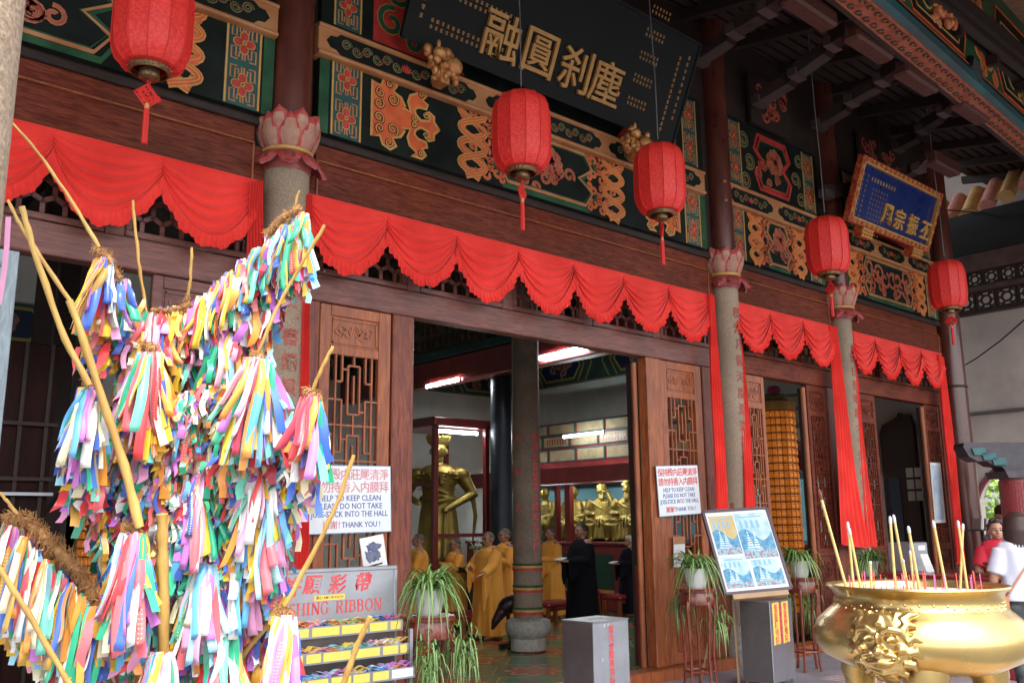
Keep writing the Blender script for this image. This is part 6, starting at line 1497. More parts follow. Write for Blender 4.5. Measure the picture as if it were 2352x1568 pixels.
for c_ in ((.11,h1-.30),(.14,h1-.035),(.19,h1-.03)): g = MB(); g.stroke([(c_[0]-.004,c_[1]-.016),(c_[0]+.004,c_[1]+.012)], .006, fB, 0, .0008); g.build('tape_scrap', M['paper'], T)
p = PD(1767, 1380, 9.35); h1 = p.z
T = steel_box('second steel donation box with two yellow vertical strips, in front of the easel', (p.x, p.y, 0), math.radians(8), .52, .34, h1-.012, .06)
for k, (xx, txt) in enumerate(((.05,'聖能護幼院'),(.27,'聖能靜養院'))):
    g = MB(); g.prism([(xx,h1-.44),(xx+.155,h1-.44+.006),(xx+.155,h1-.02),(xx,h1-.025)], fB, 0, .0015); o = g.build('yellow_strip', M['yellow'], T)
    for i, ch in enumerate(txt): char(ch, .085, M['redink'], lambda p, q, h, i=i, xx=xx: fB(xx+.078+p, h1-.075-.08*i+q, h+.0015), 0, .0015, .02, 'red_character', o)
g = MB(); g.prism([(.212,h1-.42),(.262,h1-.415),(.262,h1-.03),(.212,h1-.035)], fB, 0, .001); o = g.build('red_strip', bpy.data.materials['red_tape'], T)
for i in range(5): g = MB(); g.stroke([(.225,h1-.08-.07*i),(.25,h1-.06-.07*i)], .012, fB, .001, .0018); g.stroke([(.25,h1-.09-.07*i),(.225,h1-.07-.07*i)], .01, fB, .001, .0022); g.build('strip_mark', M['blueink'], o)
# ================================================================ easel with notice board
d0 = 9.75; TLc, TRc = PD(1624,1173,d0+.05), PD(1777,1169,d0+.25); BRc, BLc = PD(1799,1347,d0-.25), PD(1656,1366,d0-.45)
o = (TLc+TRc+BRc+BLc)/4; ex = ((TRc-TLc)+(BRc-BLc)).normalized(); ez_ = ((TLc-BLc)+(TRc-BRc)); H = ez_.length/2; W = ((TRc-TLc).length+(BRc-BLc).length)/2; en = ex.cross(ez_).normalized(); ez_ = en.cross(ex)
if en.y > 0: en = -en
T = thing('notice_board', 'framed board of pale blue temple posters leaning on a wooden easel', 'notice board', o); fn = plane_fn(o, ex, ez_, en)
g = MB(); g.prism([(-W/2,-H/2),(W/2,-H/2),(W/2,H/2),(-W/2,H/2)], fn, -.02, 0); g.build('backing_board', M['paper'], T)
for P in (((-W/2,H/2),(W/2,H/2)),((-W/2,-H/2),(W/2,-H/2)),((-W/2,-H/2),(-W/2,H/2)),((W/2,-H/2),(W/2,H/2))): g = MB(); g.stroke(P, .028, fn, -.025, .014); g.build('frame_edge', mat('frame_purple_brown', (.07,.04,.06), .4) if 'frame_purple_brown' not in bpy.data.materials else bpy.data.materials['frame_purple_brown'], T)
sk = mat('poster_sky', (.30,.50,.58), .4, c2=(.55,.70,.72), sc=8); db = mat('poster_blue', (.02,.16,.36), .4, c2=(.12,.38,.52), sc=22); ye = mat('poster_yellow', (.52,.36,.10), .4, c2=(.56,.48,.28), sc=5); wh = mat('poster_white', (.72,.80,.82), .4, c2=(.55,.70,.76), sc=30, lo=.45, hi=.55)
pk_ = mat('poster_mixed', (.30,.14,.18), .4, c2=(.25,.48,.56), sc=45, lo=.45, hi=.52, kind='noise')
def poster(x0, z0, x1, z1, base, h, wm=True):
    g = MB(); g.prism([(x0,z0),(x1,z0),(x1,z1),(x0,z1)], fn, h-.002, h, 0)
    i = .012; w_, hh = x1-x0, z1-z0
    g.prism([(x0+i,z0+i),(x1-i,z0+i),(x1-i,z1-i),(x0+i,z1-i)], fn, h, h+.0006, 1)
    hill = [(x0+i,z0+hh*.2)]+[(x0+i+(w_-2*i)*t/10, z0+hh*(.52+.13*math.sin(t*.62+.4))) for t in range(11)]+[(x1-i,z0+hh*.2)]; g.prism(hill, fn, h+.0006, h+.0012, 2)
    g.prism([(x0+i,z0+i),(x1-i,z0+i),(x1-i,z0+hh*.2),(x0+i,z0+hh*.2)], fn, h+.0006, h+.0014, 4)
    for (cx, bw, th_) in ((.28,.10,.36),(.46,.09,.34)):
        for k in range(6): q = bw*(1-k*.15); zz = z0+hh*(.24+.05*k); g.prism([(x0+w_*(cx-q),zz),(x0+w_*(cx+q),zz),(x0+w_*(cx+q*.8),zz+hh*.03),(x0+w_*(cx-q*.8),zz+hh*.03)], fn, h+.0014, h+.002, 3)
        g.prism([(x0+w_*(cx-.02),z0+hh*.54),(x0+w_*(cx+.02),z0+hh*.54),(x0+w_*cx,z0+hh*.62)], fn, h+.0014, h+.002, 3)
    for k in range(3): g.prism([(x0+w_*.15,z0+hh*(.24-.03*k)),(x0+w_*.6,z0+hh*(.24-.03*k)),(x0+w_*.6,z0+hh*(.25-.03*k)),(x0+w_*.15,z0+hh*(.25-.03*k))], fn, h+.002, h+.0026, 3)
    for k in range(4): cx = x0+w_*(.12+.16*k); g.prism([(cx,z0+hh*.66),(cx+w_*.09,z0+hh*.66),(cx+w_*.07,z0+hh*.83),(cx+w_*.02,z0+hh*.83)], fn, h+.0006, h+.001, 5)
    g.stroke([(x0+w_*.15,z1-hh*.1),(x0+w_*.8,z1-hh*.1)], .012, fn, h+.0006, h+.001, 5)
    return g.build('poster', [M['paper'], base, db, wh, pk_, mat('poster_text_blue', (.2,.42,.66), .4) if 'poster_text_blue' not in bpy.data.materials else bpy.data.materials['poster_text_blue']], T)
poster(-W*.46, -H*.06, -W*.02, H*.45, ye, .002); poster(-W*.46, -H*.46, -.02*W, -H*.07, sk, .002); poster(-W*.01, -H*.46, W*.46, -H*.07, sk, .002)
poster(-W*.07, -H*.13, W*.475, H*.46, sk, .006)
T2 = thing('wooden_easel', 'light wooden easel carrying the poster board', 'easel', (o.x, o.y, 0))
back = -en*.03; top = fn(0, H/2+.09, -.02); dn = V((0,0,-1))
g = MB(); g.tube([top, fn(0, H/2-.02, -.035)], .022, 4); g.build('top_clamp', M['wood'], T2)
for s, u in ((-1, 1697), (1, 1792)):
    q0 = fn(s*W*.10, H*.5, -.04); f_ = PZ(u, 1572 if s < 0 else 1530, 0) ; g = MB(); g.tube([q0, f_], .016, 4); g.build('front_leg', mat('easel_wood', (.34,.20,.10), .5, c2=(.45,.28,.15), sc=6) if 'easel_wood' not in bpy.data.materials else bpy.data.materials['easel_wood'], T2)
g = MB(); g.tube([fn(0, H*.45, -.06), V((o.x+.1, o.y+.75, 0))], .016, 4); g.build('rear_leg', bpy.data.materials['easel_wood'], T2)
g = MB(); g.stroke([(-W*.42,-H/2-.045),(W*.42,-H/2-.045)], .05, fn, -.05, .03); g.build('shelf_bar', bpy.data.materials['easel_wood'], T2)
# ================================================================ plant stands with spider plants
def spider_leaf(g, base, az, L_, droop, w_, R_, mi=0):
    n = 9; P = []; c, s = math.cos(az), math.sin(az); lift = R_.uniform(.6,1.5)
    for i in range(n+1):
        t = i/n; r = L_*(t*.75 if lift > .9 else t*.85); z = L_*(lift*t*(1-.35*t))-droop*t*t*t*L_*1.3-droop*.3*t*t*L_
        P.append(V(base)+V((c*r, s*r, z)))
    vs = []; fs = []
    for i, p in enumerate(P):
        t = i/n; ww = w_*(1-t**2.2)*(.55+.45*min(1, t*5)); side = V((-s, c, 0)); dz = V((0,0,ww*.45))
        vs += [p-side*ww+dz*.5, p-side*ww*.35, p+side*ww*.35, p+side*ww+dz*.5]
    for i in range(n):
        a = i*4; b = a+4; g.add([vs[a],vs[a+1],vs[b+1],vs[b]], [(0,1,2,3)], mi+1); g.add([vs[a+1],vs[a+2],vs[b+2],vs[b+1]], [(0,1,2,3)], mi); g.add([vs[a+2],vs[a+3],vs[b+3],vs[b+2]], [(0,1,2,3)], mi+1)
lm = [mat('leaf_midstripe', (.30,.42,.14), .5, c2=(.46,.55,.28), sc=8), mat('leaf_edge_green', (.05,.15,.02), .5, c2=(.11,.26,.04), sc=8)]
def make_plant(seed, nl=135, runners=3, Lm=.43):
    R_ = random.Random(seed); T = thing('potted_spider_plant', 'x', 'potted plant', (0,0,0), 'potted spider plants on tall stands')
    g = MB(); g.lathe([(.075,0),(.095,.03),(.115,.16),(.125,.19),(.11,.19),(.10,.15),(0,.15)], 28); g.build('white_pot', M['pot'], T, True)
    cl = None
    for i in range(nl):
        g = MB(); az = R_.uniform(0, 2*PI); spider_leaf(g, (R_.uniform(-.07,.07), R_.uniform(-.07,.07), .15), az, R_.uniform(.6,1)*Lm, R_.uniform(.15,1.0), R_.uniform(.012,.019), R_); g.build('leaf', lm, T, True)
    for k in range(runners):
        az = [-1.2, .3, -2.3, 2.0][k % 4]+R_.uniform(-.2,.2); c, s = math.cos(az), math.sin(az); e = V((c*.26, s*.26, R_.uniform(-.32,-.14)))
        st_ = MB(); st_.tube([(0,0,.17), (c*.14,s*.14,.24), (c*.23,s*.23,.08), e], .003, 5); o = st_.build('runner_stem', lm[0], T)
        g = MB()
        for j in range(70): b = e+V((R_.gauss(0,.045), R_.gauss(0,.045), R_.gauss(0,.07)-.02)); spider_leaf(g, b, R_.uniform(0,2*PI), R_.uniform(.09,.17), R_.uniform(.6,1.8), .009, R_)
        g.build('plantlet_cluster', lm, o, True, kind='stuff')
    return T
def make_stand(h=.98):
    T = thing('plant_stand', 'x', 'plant stand', (0,0,0), 'tall rosewood plant stands')
    g = MB(); g.lathe([(.0,h),(.19,h),(.20,h-.012),(.195,h-.03),(.17,h-.035)], 36); g.build('round_top', M['rosewood'], T, True)
    g = MB(); g.lathe([(.165,h-.036),(.17,h-.06),(.185,h-.10),(.18,h-.15),(.16,h-.16)], 36, fn=lambda a, z: 1+.01*math.cos(5*a), cap=False); g.build('carved_apron', M['rosewood'], T, True)
    for k in range(5):
        a = 2*PI*k/5+.3; c, s = math.cos(a), math.sin(a); pts = [(c*r, s*r, z) for r, z in ((.165,h-.12),(.185,h-.2),(.165,h-.4),(.15,h*.35),(.16,.12),(.18,0))]
        g = MB(); g.tube(pts, [.022,.02,.015,.014,.014,.017], 8); g.build('leg', M['rosewood'], T, True)
        a2 = a+2*PI/5; g = MB(); g.tube([(c*.155,s*.155,.20), (math.cos(a2)*.155, math.sin(a2)*.155,.20)], .010, 6); g.build('stretcher', M['rosewood'], T)
        g = MB(); fq = lambda p, q, h_, c=c, s=s: V((c*(.186+h_)-s*p, s*(.186+h_)+c*p, h-.10+q)); ost(g, sp(0, 0, .03, 0, 1.1, 1, 10), .012, fq); g.build('apron_scroll', [M['rosewood'], M['rosewood']], T)
    return T
st = make_stand(); pl = [make_plant(1), make_plant(5, 105, 2)]
for i, (u, v, d, ls, lp) in enumerate(((985,1412,6.7,'rosewood plant stand just right of the wishing ribbon stand','large spider plant right of the wishing ribbon stand, in front of the left doorpost'),
        (1600,1350,9.3,'rosewood plant stand between the two steel boxes','spider plant with hanging plantlets below the smaller notice, left of the poster board'),
        (1838,1325,10.6,'rosewood plant stand right of the poster board and second steel box','spider plant right of the poster board in front of the golden tower'),
        (1998,1322,11.8,'rosewood plant stand behind the bronze urn','spider plant below the wide red curtain, behind the incense urn'))):
    p = PD(u, v, d); zt = p.z; o = st if i == 0 else dup(st, p); move(o, (p.x, p.y, 0), .4*i); o.scale = (1, 1, zt/.98); o['label'] = ls
    q = pl[i] if i < 2 else dup(pl[i % 2], p); move(q, (p.x, p.y, zt+.001), i*1.1+.2*(i > 1), (1.0,1.05,1.0,1.0)[i]); q['label'] = lp
# ================================================================ bronze incense urn
UC = PD(2108, 1400, 4.3); UC = V((UC.x, UC.y, 0)); zr = PD(2108, 1345, 4.3).z
zi = lambda dv: dv  # heights relative to the rim
mu = mat('polished_brass', (.68,.50,.21), .28, .92, c2=(.58,.41,.16), sc=3, bump=.10, bsc=9, rv=.10, dirt=.2)
T = thing('incense_urn', 'large polished brass incense urn with a lion face, three legs and ash filled top', 'incense urn', (UC.x, UC.y, 0))
prof = [(.0,-.385),(.20,-.38),(.33,-.358),(.43,-.31),(.468,-.26),(.475,-.215),(.455,-.16),(.41,-.118),(.378,-.09),(.368,-.08),(.366,-.04),(.37,-.035),(.376,-.02),(.395,-.006),(.402,.0),(.398,.008),(.385,.006),(.372,-.005),(.365,-.03),(.34,-.06),(.0,-.062)]
k = 465/2087*4.3/2/.475
g = MB(); g.lathe([(r*k, zr+z*k) for r, z in prof], 96, UC); g.build('urn_body', mu, T, 60)
g = MB(); g.lathe([(.0,zr-.03),(.36*k,zr-.028)], 60, UC); g.build('ash_bed', M['ash'], T)
R_ = random.Random(6); g = MB()
for i in range(360):                                              # chased band on the neck
    a = 2*PI*i/120+.02*(i % 3); z = zr-(.062+.014*(i % 3))*k-.002*math.sin(i); r = (.367 if i % 3 < 2 else .376)*k; g.ell((UC.x+r*math.cos(a), UC.y+r*math.sin(a), z), (.007,.007,.004+.002*math.sin(i*2.3)), 6, 4)
g.build('chased_neck_band', mu, T, True, kind='stuff')
tc_ = V((CAM.x-UC.x, CAM.y-UC.y, 0)).normalized()*math.cos(.42)-V((cR.x,cR.y,0)).normalized()*math.sin(.42); ang = math.atan2(tc_.y, tc_.x)   # direction of the lion face
ca, sa = math.cos(ang), math.sin(ang); er = V((ca, sa, 0)); et = V((-sa, ca, 0))
def LP(t, z, h=0): t *= LQ; z *= LQ; h *= LQ; r0 = .468*k; return UC+er*(math.sqrt(max(0, r0*r0-t*t))*1.0-.012-.9*max(0,abs(z)-.04)**1.3+h)+et*t+V((0,0,zr-.222*k+z))
Mr = Matrix((et, er, V((0,0,1)))).transposed(); g = MB(); LQ = 1.08; E = lambda t, z, r, h=0: g.ell(LP(t, z, h), tuple(x*LQ for x in r), 14, 10, rot=Mr)
E(0,.0,(.120,.040,.125)); E(0,-.045,(.070,.066,.050)); E(0,.045,(.085,.052,.045)); E(0,-.018,(.028,.088,.028)); E(.030,-.028,(.020,.076,.016)); E(-.030,-.028,(.020,.076,.016)); E(0,.030,(.014,.074,.040))
for s in (-1, 1):
    E(s*.046,.030,(.030,.066,.022)); E(s*.046,.027,(.015,.080,.014)); g.tube([LP(s*.012,.050,.056), LP(s*.045,.068,.058), LP(s*.085,.060,.046), LP(s*.100,.036,.032)], [.012,.016,.014,.008], 10)
    E(s*.078,-.010,(.032,.056,.028)); g.tube([LP(s*.074,.092,.02), LP(s*.104,.118,.012), LP(s*.134,.122,.004)], [.024,.018,.006], 10)
    g.tube([LP(s*.036,-.026,.064), LP(s*.064,-.034,.058), LP(s*.070,-.060,.05)], [.009,.011,.007], 8)
    for q in range(7):
        a = -1.5+q*.42; c_, s_ = math.cos(a), math.sin(a); g.tube([LP(s*.098*c_, .10*s_, .022), LP(s*.128*math.cos(a+.12), .128*math.sin(a+.12), .016), LP(s*.150*math.cos(a-.06), .146*math.sin(a-.06), .004)], [.024,.021,.010], 10)
g.tube([LP(-.074,-.052,.044), LP(-.035,-.064,.064), LP(0,-.058,.068), LP(.035,-.064,.064), LP(.074,-.052,.044)], [.008,.010,.011,.010,.008], 10); g.tube([LP(-.058,-.092,.036), LP(0,-.104,.048), LP(.058,-.092,.036)], [.010,.015,.010], 10)
for q in range(3): g.tube([LP(-.03+.03*q,-.105,.034), LP(-.034+.034*q,-.130,.016), LP(-.03+.03*q,-.146,.004)], [.018,.016,.006], 8)
g.tube([LP(0,.080,.05), LP(0,.112,.034), LP(0,.140,.010)], [.018,.014,.005], 8)
fuse(g, .0045, 'lion_face', mu, T, 4)
for q in range(3):
    a = ang+.35+q*2*PI/3; c_, s_ = math.cos(a), math.sin(a); g = MB()
    g.tube([UC+V((c_*r, s_*r, zr+z)) for r, z in ((.30*k,-.33*k),(.33*k,-.42*k),(.32*k,-.54*k),(.30*k,-.66*k),(.34*k,-.72*k))], [.11,.085,.06,.055,.07], 14); g.build('urn_leg', mu, T, True)
zp = zr-.735*k; T = thing('urn_plinth', 'low stone plinth beneath the brass incense urn', 'plinth', (UC.x, UC.y, 0)); g = MB(); g.box(UC.x-.55, UC.y-.55, -.3, UC.x+.55, UC.y+.55, zp-.05, b=.02); g.build('plinth_block', M['granite'], T)
g = MB(); g.box(UC.x-.6, UC.y-.6, zp-.049, UC.x+.6, UC.y+.6, zp, b=.015); g.build('plinth_cap', M['granitepale'], T)
# joss sticks
js = mat('joss_stick', (.50,.36,.13), .7, c2=(.62,.46,.18), sc=20); ja = mat('joss_ash', (.45,.45,.46), .9); jr = mat('thin_joss_red', (.6,.10,.08), .7); jp = mat('thin_joss_pink', (.62,.10,.30), .7)
JS = [((1880,1122),(1942,1342),.011),((1947,1198),(1960,1345),.010),((1950,1212),(1976,1345),.010),((2044,1185),(2056,1340),.011),((2052,1182),(2082,1344),.011),((2086,1208),(2110,1342),.011),((2143,1195),(2172,1343),.011),((2090,1264),(2098,1340),.009),((2074,1284),(2084,1340),.008),((2200,1195),(2220,1338),.010),((2212,1202),(2206,1338),.010),((1999,1288),(2001,1345),.009)]
for i, (a, b, r) in enumerate(JS):
    dd = 4.3+.12*math.sin(i*2.1)-(.1 if a[0] < 1950 else 0); top = PD(*a, dd); bot = PD(*b, dd); bot = bot+(bot-top)*.12
    T = thing('joss_stick', ['long thick joss stick leaning far to the left with a dark tip', 'thick joss stick left of centre, first of a leaning pair by the red curtain','thick joss stick crossing its neighbour by the red curtain','left one of the tall central pair of joss sticks','right one of the tall central pair of joss sticks','joss stick to the right of the tall central pair','tall joss stick leaning left in front of the pale blue sheet','short joss stick right of the central pair','shortest thick joss stick beneath the central pair','rightmost pair of crossing joss sticks, the one leaning right at its foot','rightmost pair of crossing joss sticks, the upright one','short burnt joss stick in front of the potted plant'][i], 'joss stick', bot, 'thick joss sticks in the urn')
    g = MB(); g.tube([bot, bot.lerp(top,.5), bot.lerp(top,.90)], [r*.62,r*.6,r*.58], 8); g.build('stick', js, T, True); g = MB(); g.tube([bot.lerp(top,.901), bot.lerp(top,.97), top], [r*.7,r*.72,r*.4], 8); g.build('ash_tip', ja if i else M['rosewood'], T, True)
R_ = random.Random(12)
for i in range(34):
    u = R_.uniform(1950, 2260); a = PD(u+R_.uniform(-3,3), R_.uniform(1308,1328), 4.3+R_.uniform(-.15,.25)); b = V((a.x+R_.uniform(-.01,.01), a.y, zr-.03)); T = thing('thin_incense', 'x', 'incense stick', b, 'thin incense sticks in the ash')
    T['label'] = 'thin pink or red incense stub standing in the ash of the urn'; g = MB(); g.tube([b, a], .0022, 5); g.build('stub', jr if i % 3 else jp, T)
# ================================================================ wishing tree: branches hung with ribbons
TD = 2.42                                                     # distance of the tree from the camera
def TP(u, v, dd=0): return PD(u, v, TD+dd)
TR = thing('wishing_tree', 'peeled branches tied with hundreds of bright wishing ribbons in the left foreground', 'ribbon tree', TP(370, 1568))
R_ = random.Random(11)
def branch(pts, r0, r1, dd=0.0, dd1=None, name='branch'):
    P = []; dd1 = dd if dd1 is None else dd1; n = 14; L_ = [V((p[0], p[1], 0)) for p in pts]
    for i in range(n+1):
        t = i/n*(len(L_)-1); j = min(int(t), len(L_)-2); q = L_[j].lerp(L_[j+1], t-j); P.append(TP(q.x+R_.uniform(-1.2,1.2), q.y, dd+(dd1-dd)*i/n))
    rad = [.86*(r0+(r1-r0)*i/n)*(1+.13*math.sin(i*1.9+r0*900)) for i in range(n+1)]
    g = MB(); g.tube(P, rad, 10); o = g.build(name, M['stick'], TR, True)
    k = MB()
    for i in (3, 6, 9, 12):
        c = P[i]; k.ell(c+cR*rad[i]*.5, (rad[i]*.75, rad[i]*.75, rad[i]*.9), 8, 6)
    return o
K = TD/2087
branch([(372,1180),(374,1300),(378,1580)], 14*K, 14.5*K, -.10)
branch([(160,690),(230,900),(290,1080),(320,1210)], 9*K, 12*K, -.16)
branch([(18,460),(50,525),(160,690)], 4*K, 6*K, -.14)
branch([(50,475),(70,550),(140,760),(205,885)], 7*K, 8*K, -.2)
branch([(30,283),(100,365),(170,470),(228,568)], 3*K, 6*K, .0)
branch([(305,460),(318,600),(336,720)], 4*K, 5*K, .1)
branch([(441,568),(438,640),(428,700)], 4*K, 5*K, .25)
branch([(688,437),(668,500),(650,530)], 3.5*K, 5*K, .15)
branch([(747,516),(690,610),(640,700),(590,815)], 4.5*K, 4.5*K, -.05)
branch([(765,795),(740,845),(715,900)], 4.5*K, 5*K, -.1)
branch([(812,1045),(785,1130),(740,1230),(655,1390)], 5*K, 6.5*K, -.18)
branch([(850,1415),(820,1480),(785,1580)], 6*K, 8*K, -.3)
branch([(0,1130),(40,1180)], 4*K, 4.5*K, -.1); branch([(-10,1290),(60,1400),(165,1580)], 6.5*K, 7*K, -.3)
branch([(640,1400),(560,1500),(480,1600)], 7*K, 9*K, .0); branch([(590,815),(520,1000),(450,1250),(400,1580)], 6*K, 11*K, .1); branch([(340,800),(360,1000),(380,1200)], 6*K, 9*K, .12)
def straw(pts, r, dd=0.0, n=60):
    g = MB(); L_ = [V((p[0], p[1], 0)) for p in pts]
    def at(t): t *= len(L_)-1; j = min(int(t), len(L_)-2); q = L_[j].lerp(L_[j+1], t-j); return TP(q.x, q.y, dd)
    g.tube([at(i/8) for i in range(9)], [r*.55]*9, 8)
    for i in range(n):
        c = at(R_.random()); d = V((R_.gauss(0,1), R_.gauss(0,1), R_.gauss(0,1))).normalized(); e = d.cross(V((R_.gauss(0,1),1,.3))).normalized()
        g.tube([c+d*r*.45-e*r*.5, c+d*r*.7, c+d*r*1.0+e*r*R_.uniform(.3,1.3)], [.0014,.0012,.0006], 4)
    return g.build('straw_binding', M['straw'], TR, False, kind='stuff')
straw([(218,572),(245,585),(275,640)], 12*K, .0, 160); straw([(690,478),(650,500),(610,540)], 12*K, .12, 200); straw([(430,680),(428,712)], 9*K, .22, 90)
straw([(325,790),(355,800)], 10*K, -.03, 110); straw([(195,878),(222,888)], 10*K, -.12, 110); straw([(580,812),(605,822)], 9*K, -.05, 110); straw([(702,896),(730,912)], 12*K, -.12, 150)
straw([(285,1205),(330,1230)], 10*K, -.14, 130); straw([(635,1395),(665,1408)], 11*K, -.18, 150); straw([(20,1190),(60,1195),(110,1240),(170,1300),(215,1365),(230,1420)], 20*K, -.05, 900)
straw([(440,700),(380,715),(350,712)], 8*K, .05, 120)
# ---- ribbons
cols = {'white': (.86,.86,.86), 'cream': (.88,.82,.55), 'yellow': (.86,.54,.015), 'gold': (.72,.38,.03), 'orange': (.88,.32,.03), 'red': (.78,.03,.04), 'rose': (.78,.13,.16), 'pink': (.84,.36,.60), 'violet': (.62,.20,.70), 'purple': (.42,.10,.48), 'blue': (.04,.14,.62), 'sky': (.10,.42,.80), 'pale_blue': (.32,.66,.82), 'green': (.01,.42,.22), 'mint': (.16,.66,.48), 'dark_red': (.50,.02,.06)}
def ribmat(n, c):
    c = tuple(x*.84 for x in c); m = mat(n+'_satin_ribbon', c, .36, c2=tuple(min(.9, x*1.12+.02) for x in c), sc=18, stretch=(1,1,.3), sheen=.4, bump=.06, bsc=120, lo=.3, hi=.7)
    b = m.node_tree.nodes['Principled BSDF']; b.inputs['Specular IOR Level'].default_value = .6
    b.inputs['Subsurface Weight'].default_value = 0; return m
RM = [ribmat(n, c) for n, c in cols.items()]; RN = list(cols); GOLDINK = mat('gold_ribbon_print', (.80,.66,.30), .4, .2)
W_ = dict(white=8, cream=6, yellow=9, gold=8, orange=11, red=9, rose=6, pink=7, violet=5, purple=3, blue=9, sky=7, pale_blue=4, green=13, mint=4, dark_red=4)
bag = [i for i, n in enumerate(RN) for _ in range(W_[n])]
def rib(g, top, L_, w_, sway, out, tw, mi, seed, curl=0, n=7):
    """hanging ribbon: top point, length, width, horizontal drift (camera right), towards the camera"""
    q = random.Random(seed); a0 = q.uniform(-.9,.9); fwd = -V((_F.x,_F.y,0)).normalized(); rt = V((cR.x,cR.y,0)).normalized(); ph_ = q.uniform(0,6); vs = []
    for i in range(n+1):
        t = i/n; c = top+rt*(sway*(t**1.4)+.006*math.sin(t*6+ph_))+fwd*(out*math.sin(t*PI*.6)+.006*math.sin(t*5+ph_))-V((0,0,L_*(t-.10*math.sin(PI*t)*abs(sway)/max(L_,.01))))
        if curl: c = c+fwd*curl*max(0,t-.6)**2*2
        a = a0+tw*t; wv = w_/2*(.55+.45*min(1, t*5)); d = rt*math.cos(a)+fwd*math.sin(a); vs += [c-d*wv, c+d*wv, ]
    if q.random() < .35: vs[-1] = vs[-1]+V((0,0,w_*.5))
    fs = [(i*2, i*2+1, i*2+3, i*2+2) for i in range(n)]; g.add(vs, fs, mi); return vs
heroes = [0]
def hero(top, L_, w_, sway, out, tw, mi, seed, curl=0, text=False):
    g = MB(); vs = rib(g, top, L_, w_, sway, out, tw, 0, seed, curl, 12); ms = [RM[mi]]
    if heroes[0] >= 296:
        mass_mb.add(g.v, g.f, mi); return
    heroes[0] += 1
    o = g.build('ribbon', ms, TR, True)
    md = o.modifiers.new('t', 'SOLIDIFY'); md.thickness = .0006
    if text and len(vs) > 16:
        t_ = MB(); nv = len(vs)//2; R2 = random.Random(seed)
        nrm = (vs[-1]-vs[-2]).cross(vs[2]-vs[0]).normalized(); 
        if nrm.dot(CAM-vs[0]) < 0: nrm = -nrm
        for i in range(int(nv*.35), nv-1):
            for s in (0, .5):
                a, b = vs[2*i].lerp(vs[2*i+2], s), vs[2*i+1].lerp(vs[2*i+3], s); d = (b-a); up = (vs[2*i+2]-vs[2*i]).normalized()*w_*.13
                for cc in (.32, .62):
                    p = a+d*cc+nrm*.0012; e = d*.10; t_.add([p-e, p+e, p+e+up*.35, p-e+up*.35], [(0,1,2,3)]); t_.add([p-e*.3+up, p+e*.3+up, p+e*.3-up*.2, p-e*.3-up*.2], [(0,1,2,3)])
        t_.build('ribbon_print', GOLDINK if mi not in (RN.index('yellow'),) else RM[RN.index('red')], o, kind='stuff')
mass_mb = MB(); sd_ = [100]
def bundle(u, v, spread, L0, dd, n_h=10, n_m=60, mL=None, lean=0, hues=None, w0=24, massdrop=None):
    """u,v: knot; spread: half width in px at the bottom; L0 length px of the front ribbons"""
    rr = random.Random(int(u*7+v)); mL = mL or L0*1.3
    hb = [RN.index(h) for h in hues] if hues else bag
    for i in range(n_h):
        t = (i+.5)/n_h*2-1+rr.uniform(-.22,.22); sd_[0] += 1; mi = rr.choice(hb if rr.random() < .75 else bag)
        top = TP(u+t*spread*.38, v+rr.uniform(-4,6)+abs(t)*8, dd-.02*(1-abs(t))); sw = (t*spread*.62+lean)*K
        hero(top, L0*K*rr.uniform(.6,1.25), w0*K*rr.uniform(.5,.92), sw*rr.uniform(.6,1.4), .035*(1-abs(t))+.01, rr.uniform(-.5,.5), mi, sd_[0], rr.choice((0,0,.03)), rr.random() < .12)
    for i in range(n_m):
        t = rr.uniform(-1,1); f_ = rr.random(); sd_[0] += 1
        uu = u+t*spread*(.5+.4*f_)+lean*f_; vv = v+L0*.55+(mL-L0*.55)*f_**.8; l = rr.uniform(30,75)
        rib(mass_mb, TP(uu, vv-l*.5, dd+rr.uniform(.0,.10)), l*K, w0*K*rr.uniform(.5,.85), rr.uniform(-14,14)*K, rr.uniform(-.01,.03), rr.uniform(-1.2,1.2), rr.choice(bag), sd_[0], 0, 4)
    for i in range(int(n_m*1.1)):
        t = rr.uniform(-1,1); sd_[0] += 1
        rib(mass_mb, TP(u+t*spread*.42, v+rr.uniform(0,20), dd+rr.uniform(-.01,.07)), L0*K*rr.uniform(.5,1.25), w0*K*rr.uniform(.5,.9), t*spread*rr.uniform(.4,.9)*K, .01, rr.uniform(-1,1), rr.choice(bag), sd_[0], 0, 6)
def fill(poly, n, dd0, dd1, l0=40, l1=90, w0=22):
    rr = random.Random(len(poly)*31+n); xs = [p[0] for p in poly]; ys = [p[1] for p in poly]; c = 0
    while c < n:
        x, y = rr.uniform(min(xs), max(xs)), rr.uniform(min(ys), max(ys)); ins = False; j = len(poly)-1
        for i in range(len(poly)):
            if (poly[i][1] > y) != (poly[j][1] > y) and x < (poly[j][0]-poly[i][0])*(y-poly[i][1])/(poly[j][1]-poly[i][1])+poly[i][0]: ins = not ins
            j = i
        if not ins: continue
        c += 1; sd_[0] += 1; l = rr.uniform(l0, l1)
        rib(mass_mb, TP(x, y-l*.5, rr.uniform(dd0, dd1)), l*K, w0*K*rr.uniform(.6,1.05), rr.uniform(-18,18)*K, rr.uniform(-.01,.03), rr.uniform(-1.5,1.5), rr.choice(bag), sd_[0], 0, 4)
bundle(238,590,42,150,.0,9,60,250,-22,['white','gold','yellow','dark_red','gold','blue','orange'],28)
bundle(280,640,40,110,.03,7,50,230,20,['sky','blue','violet','white','green','mint'],24)
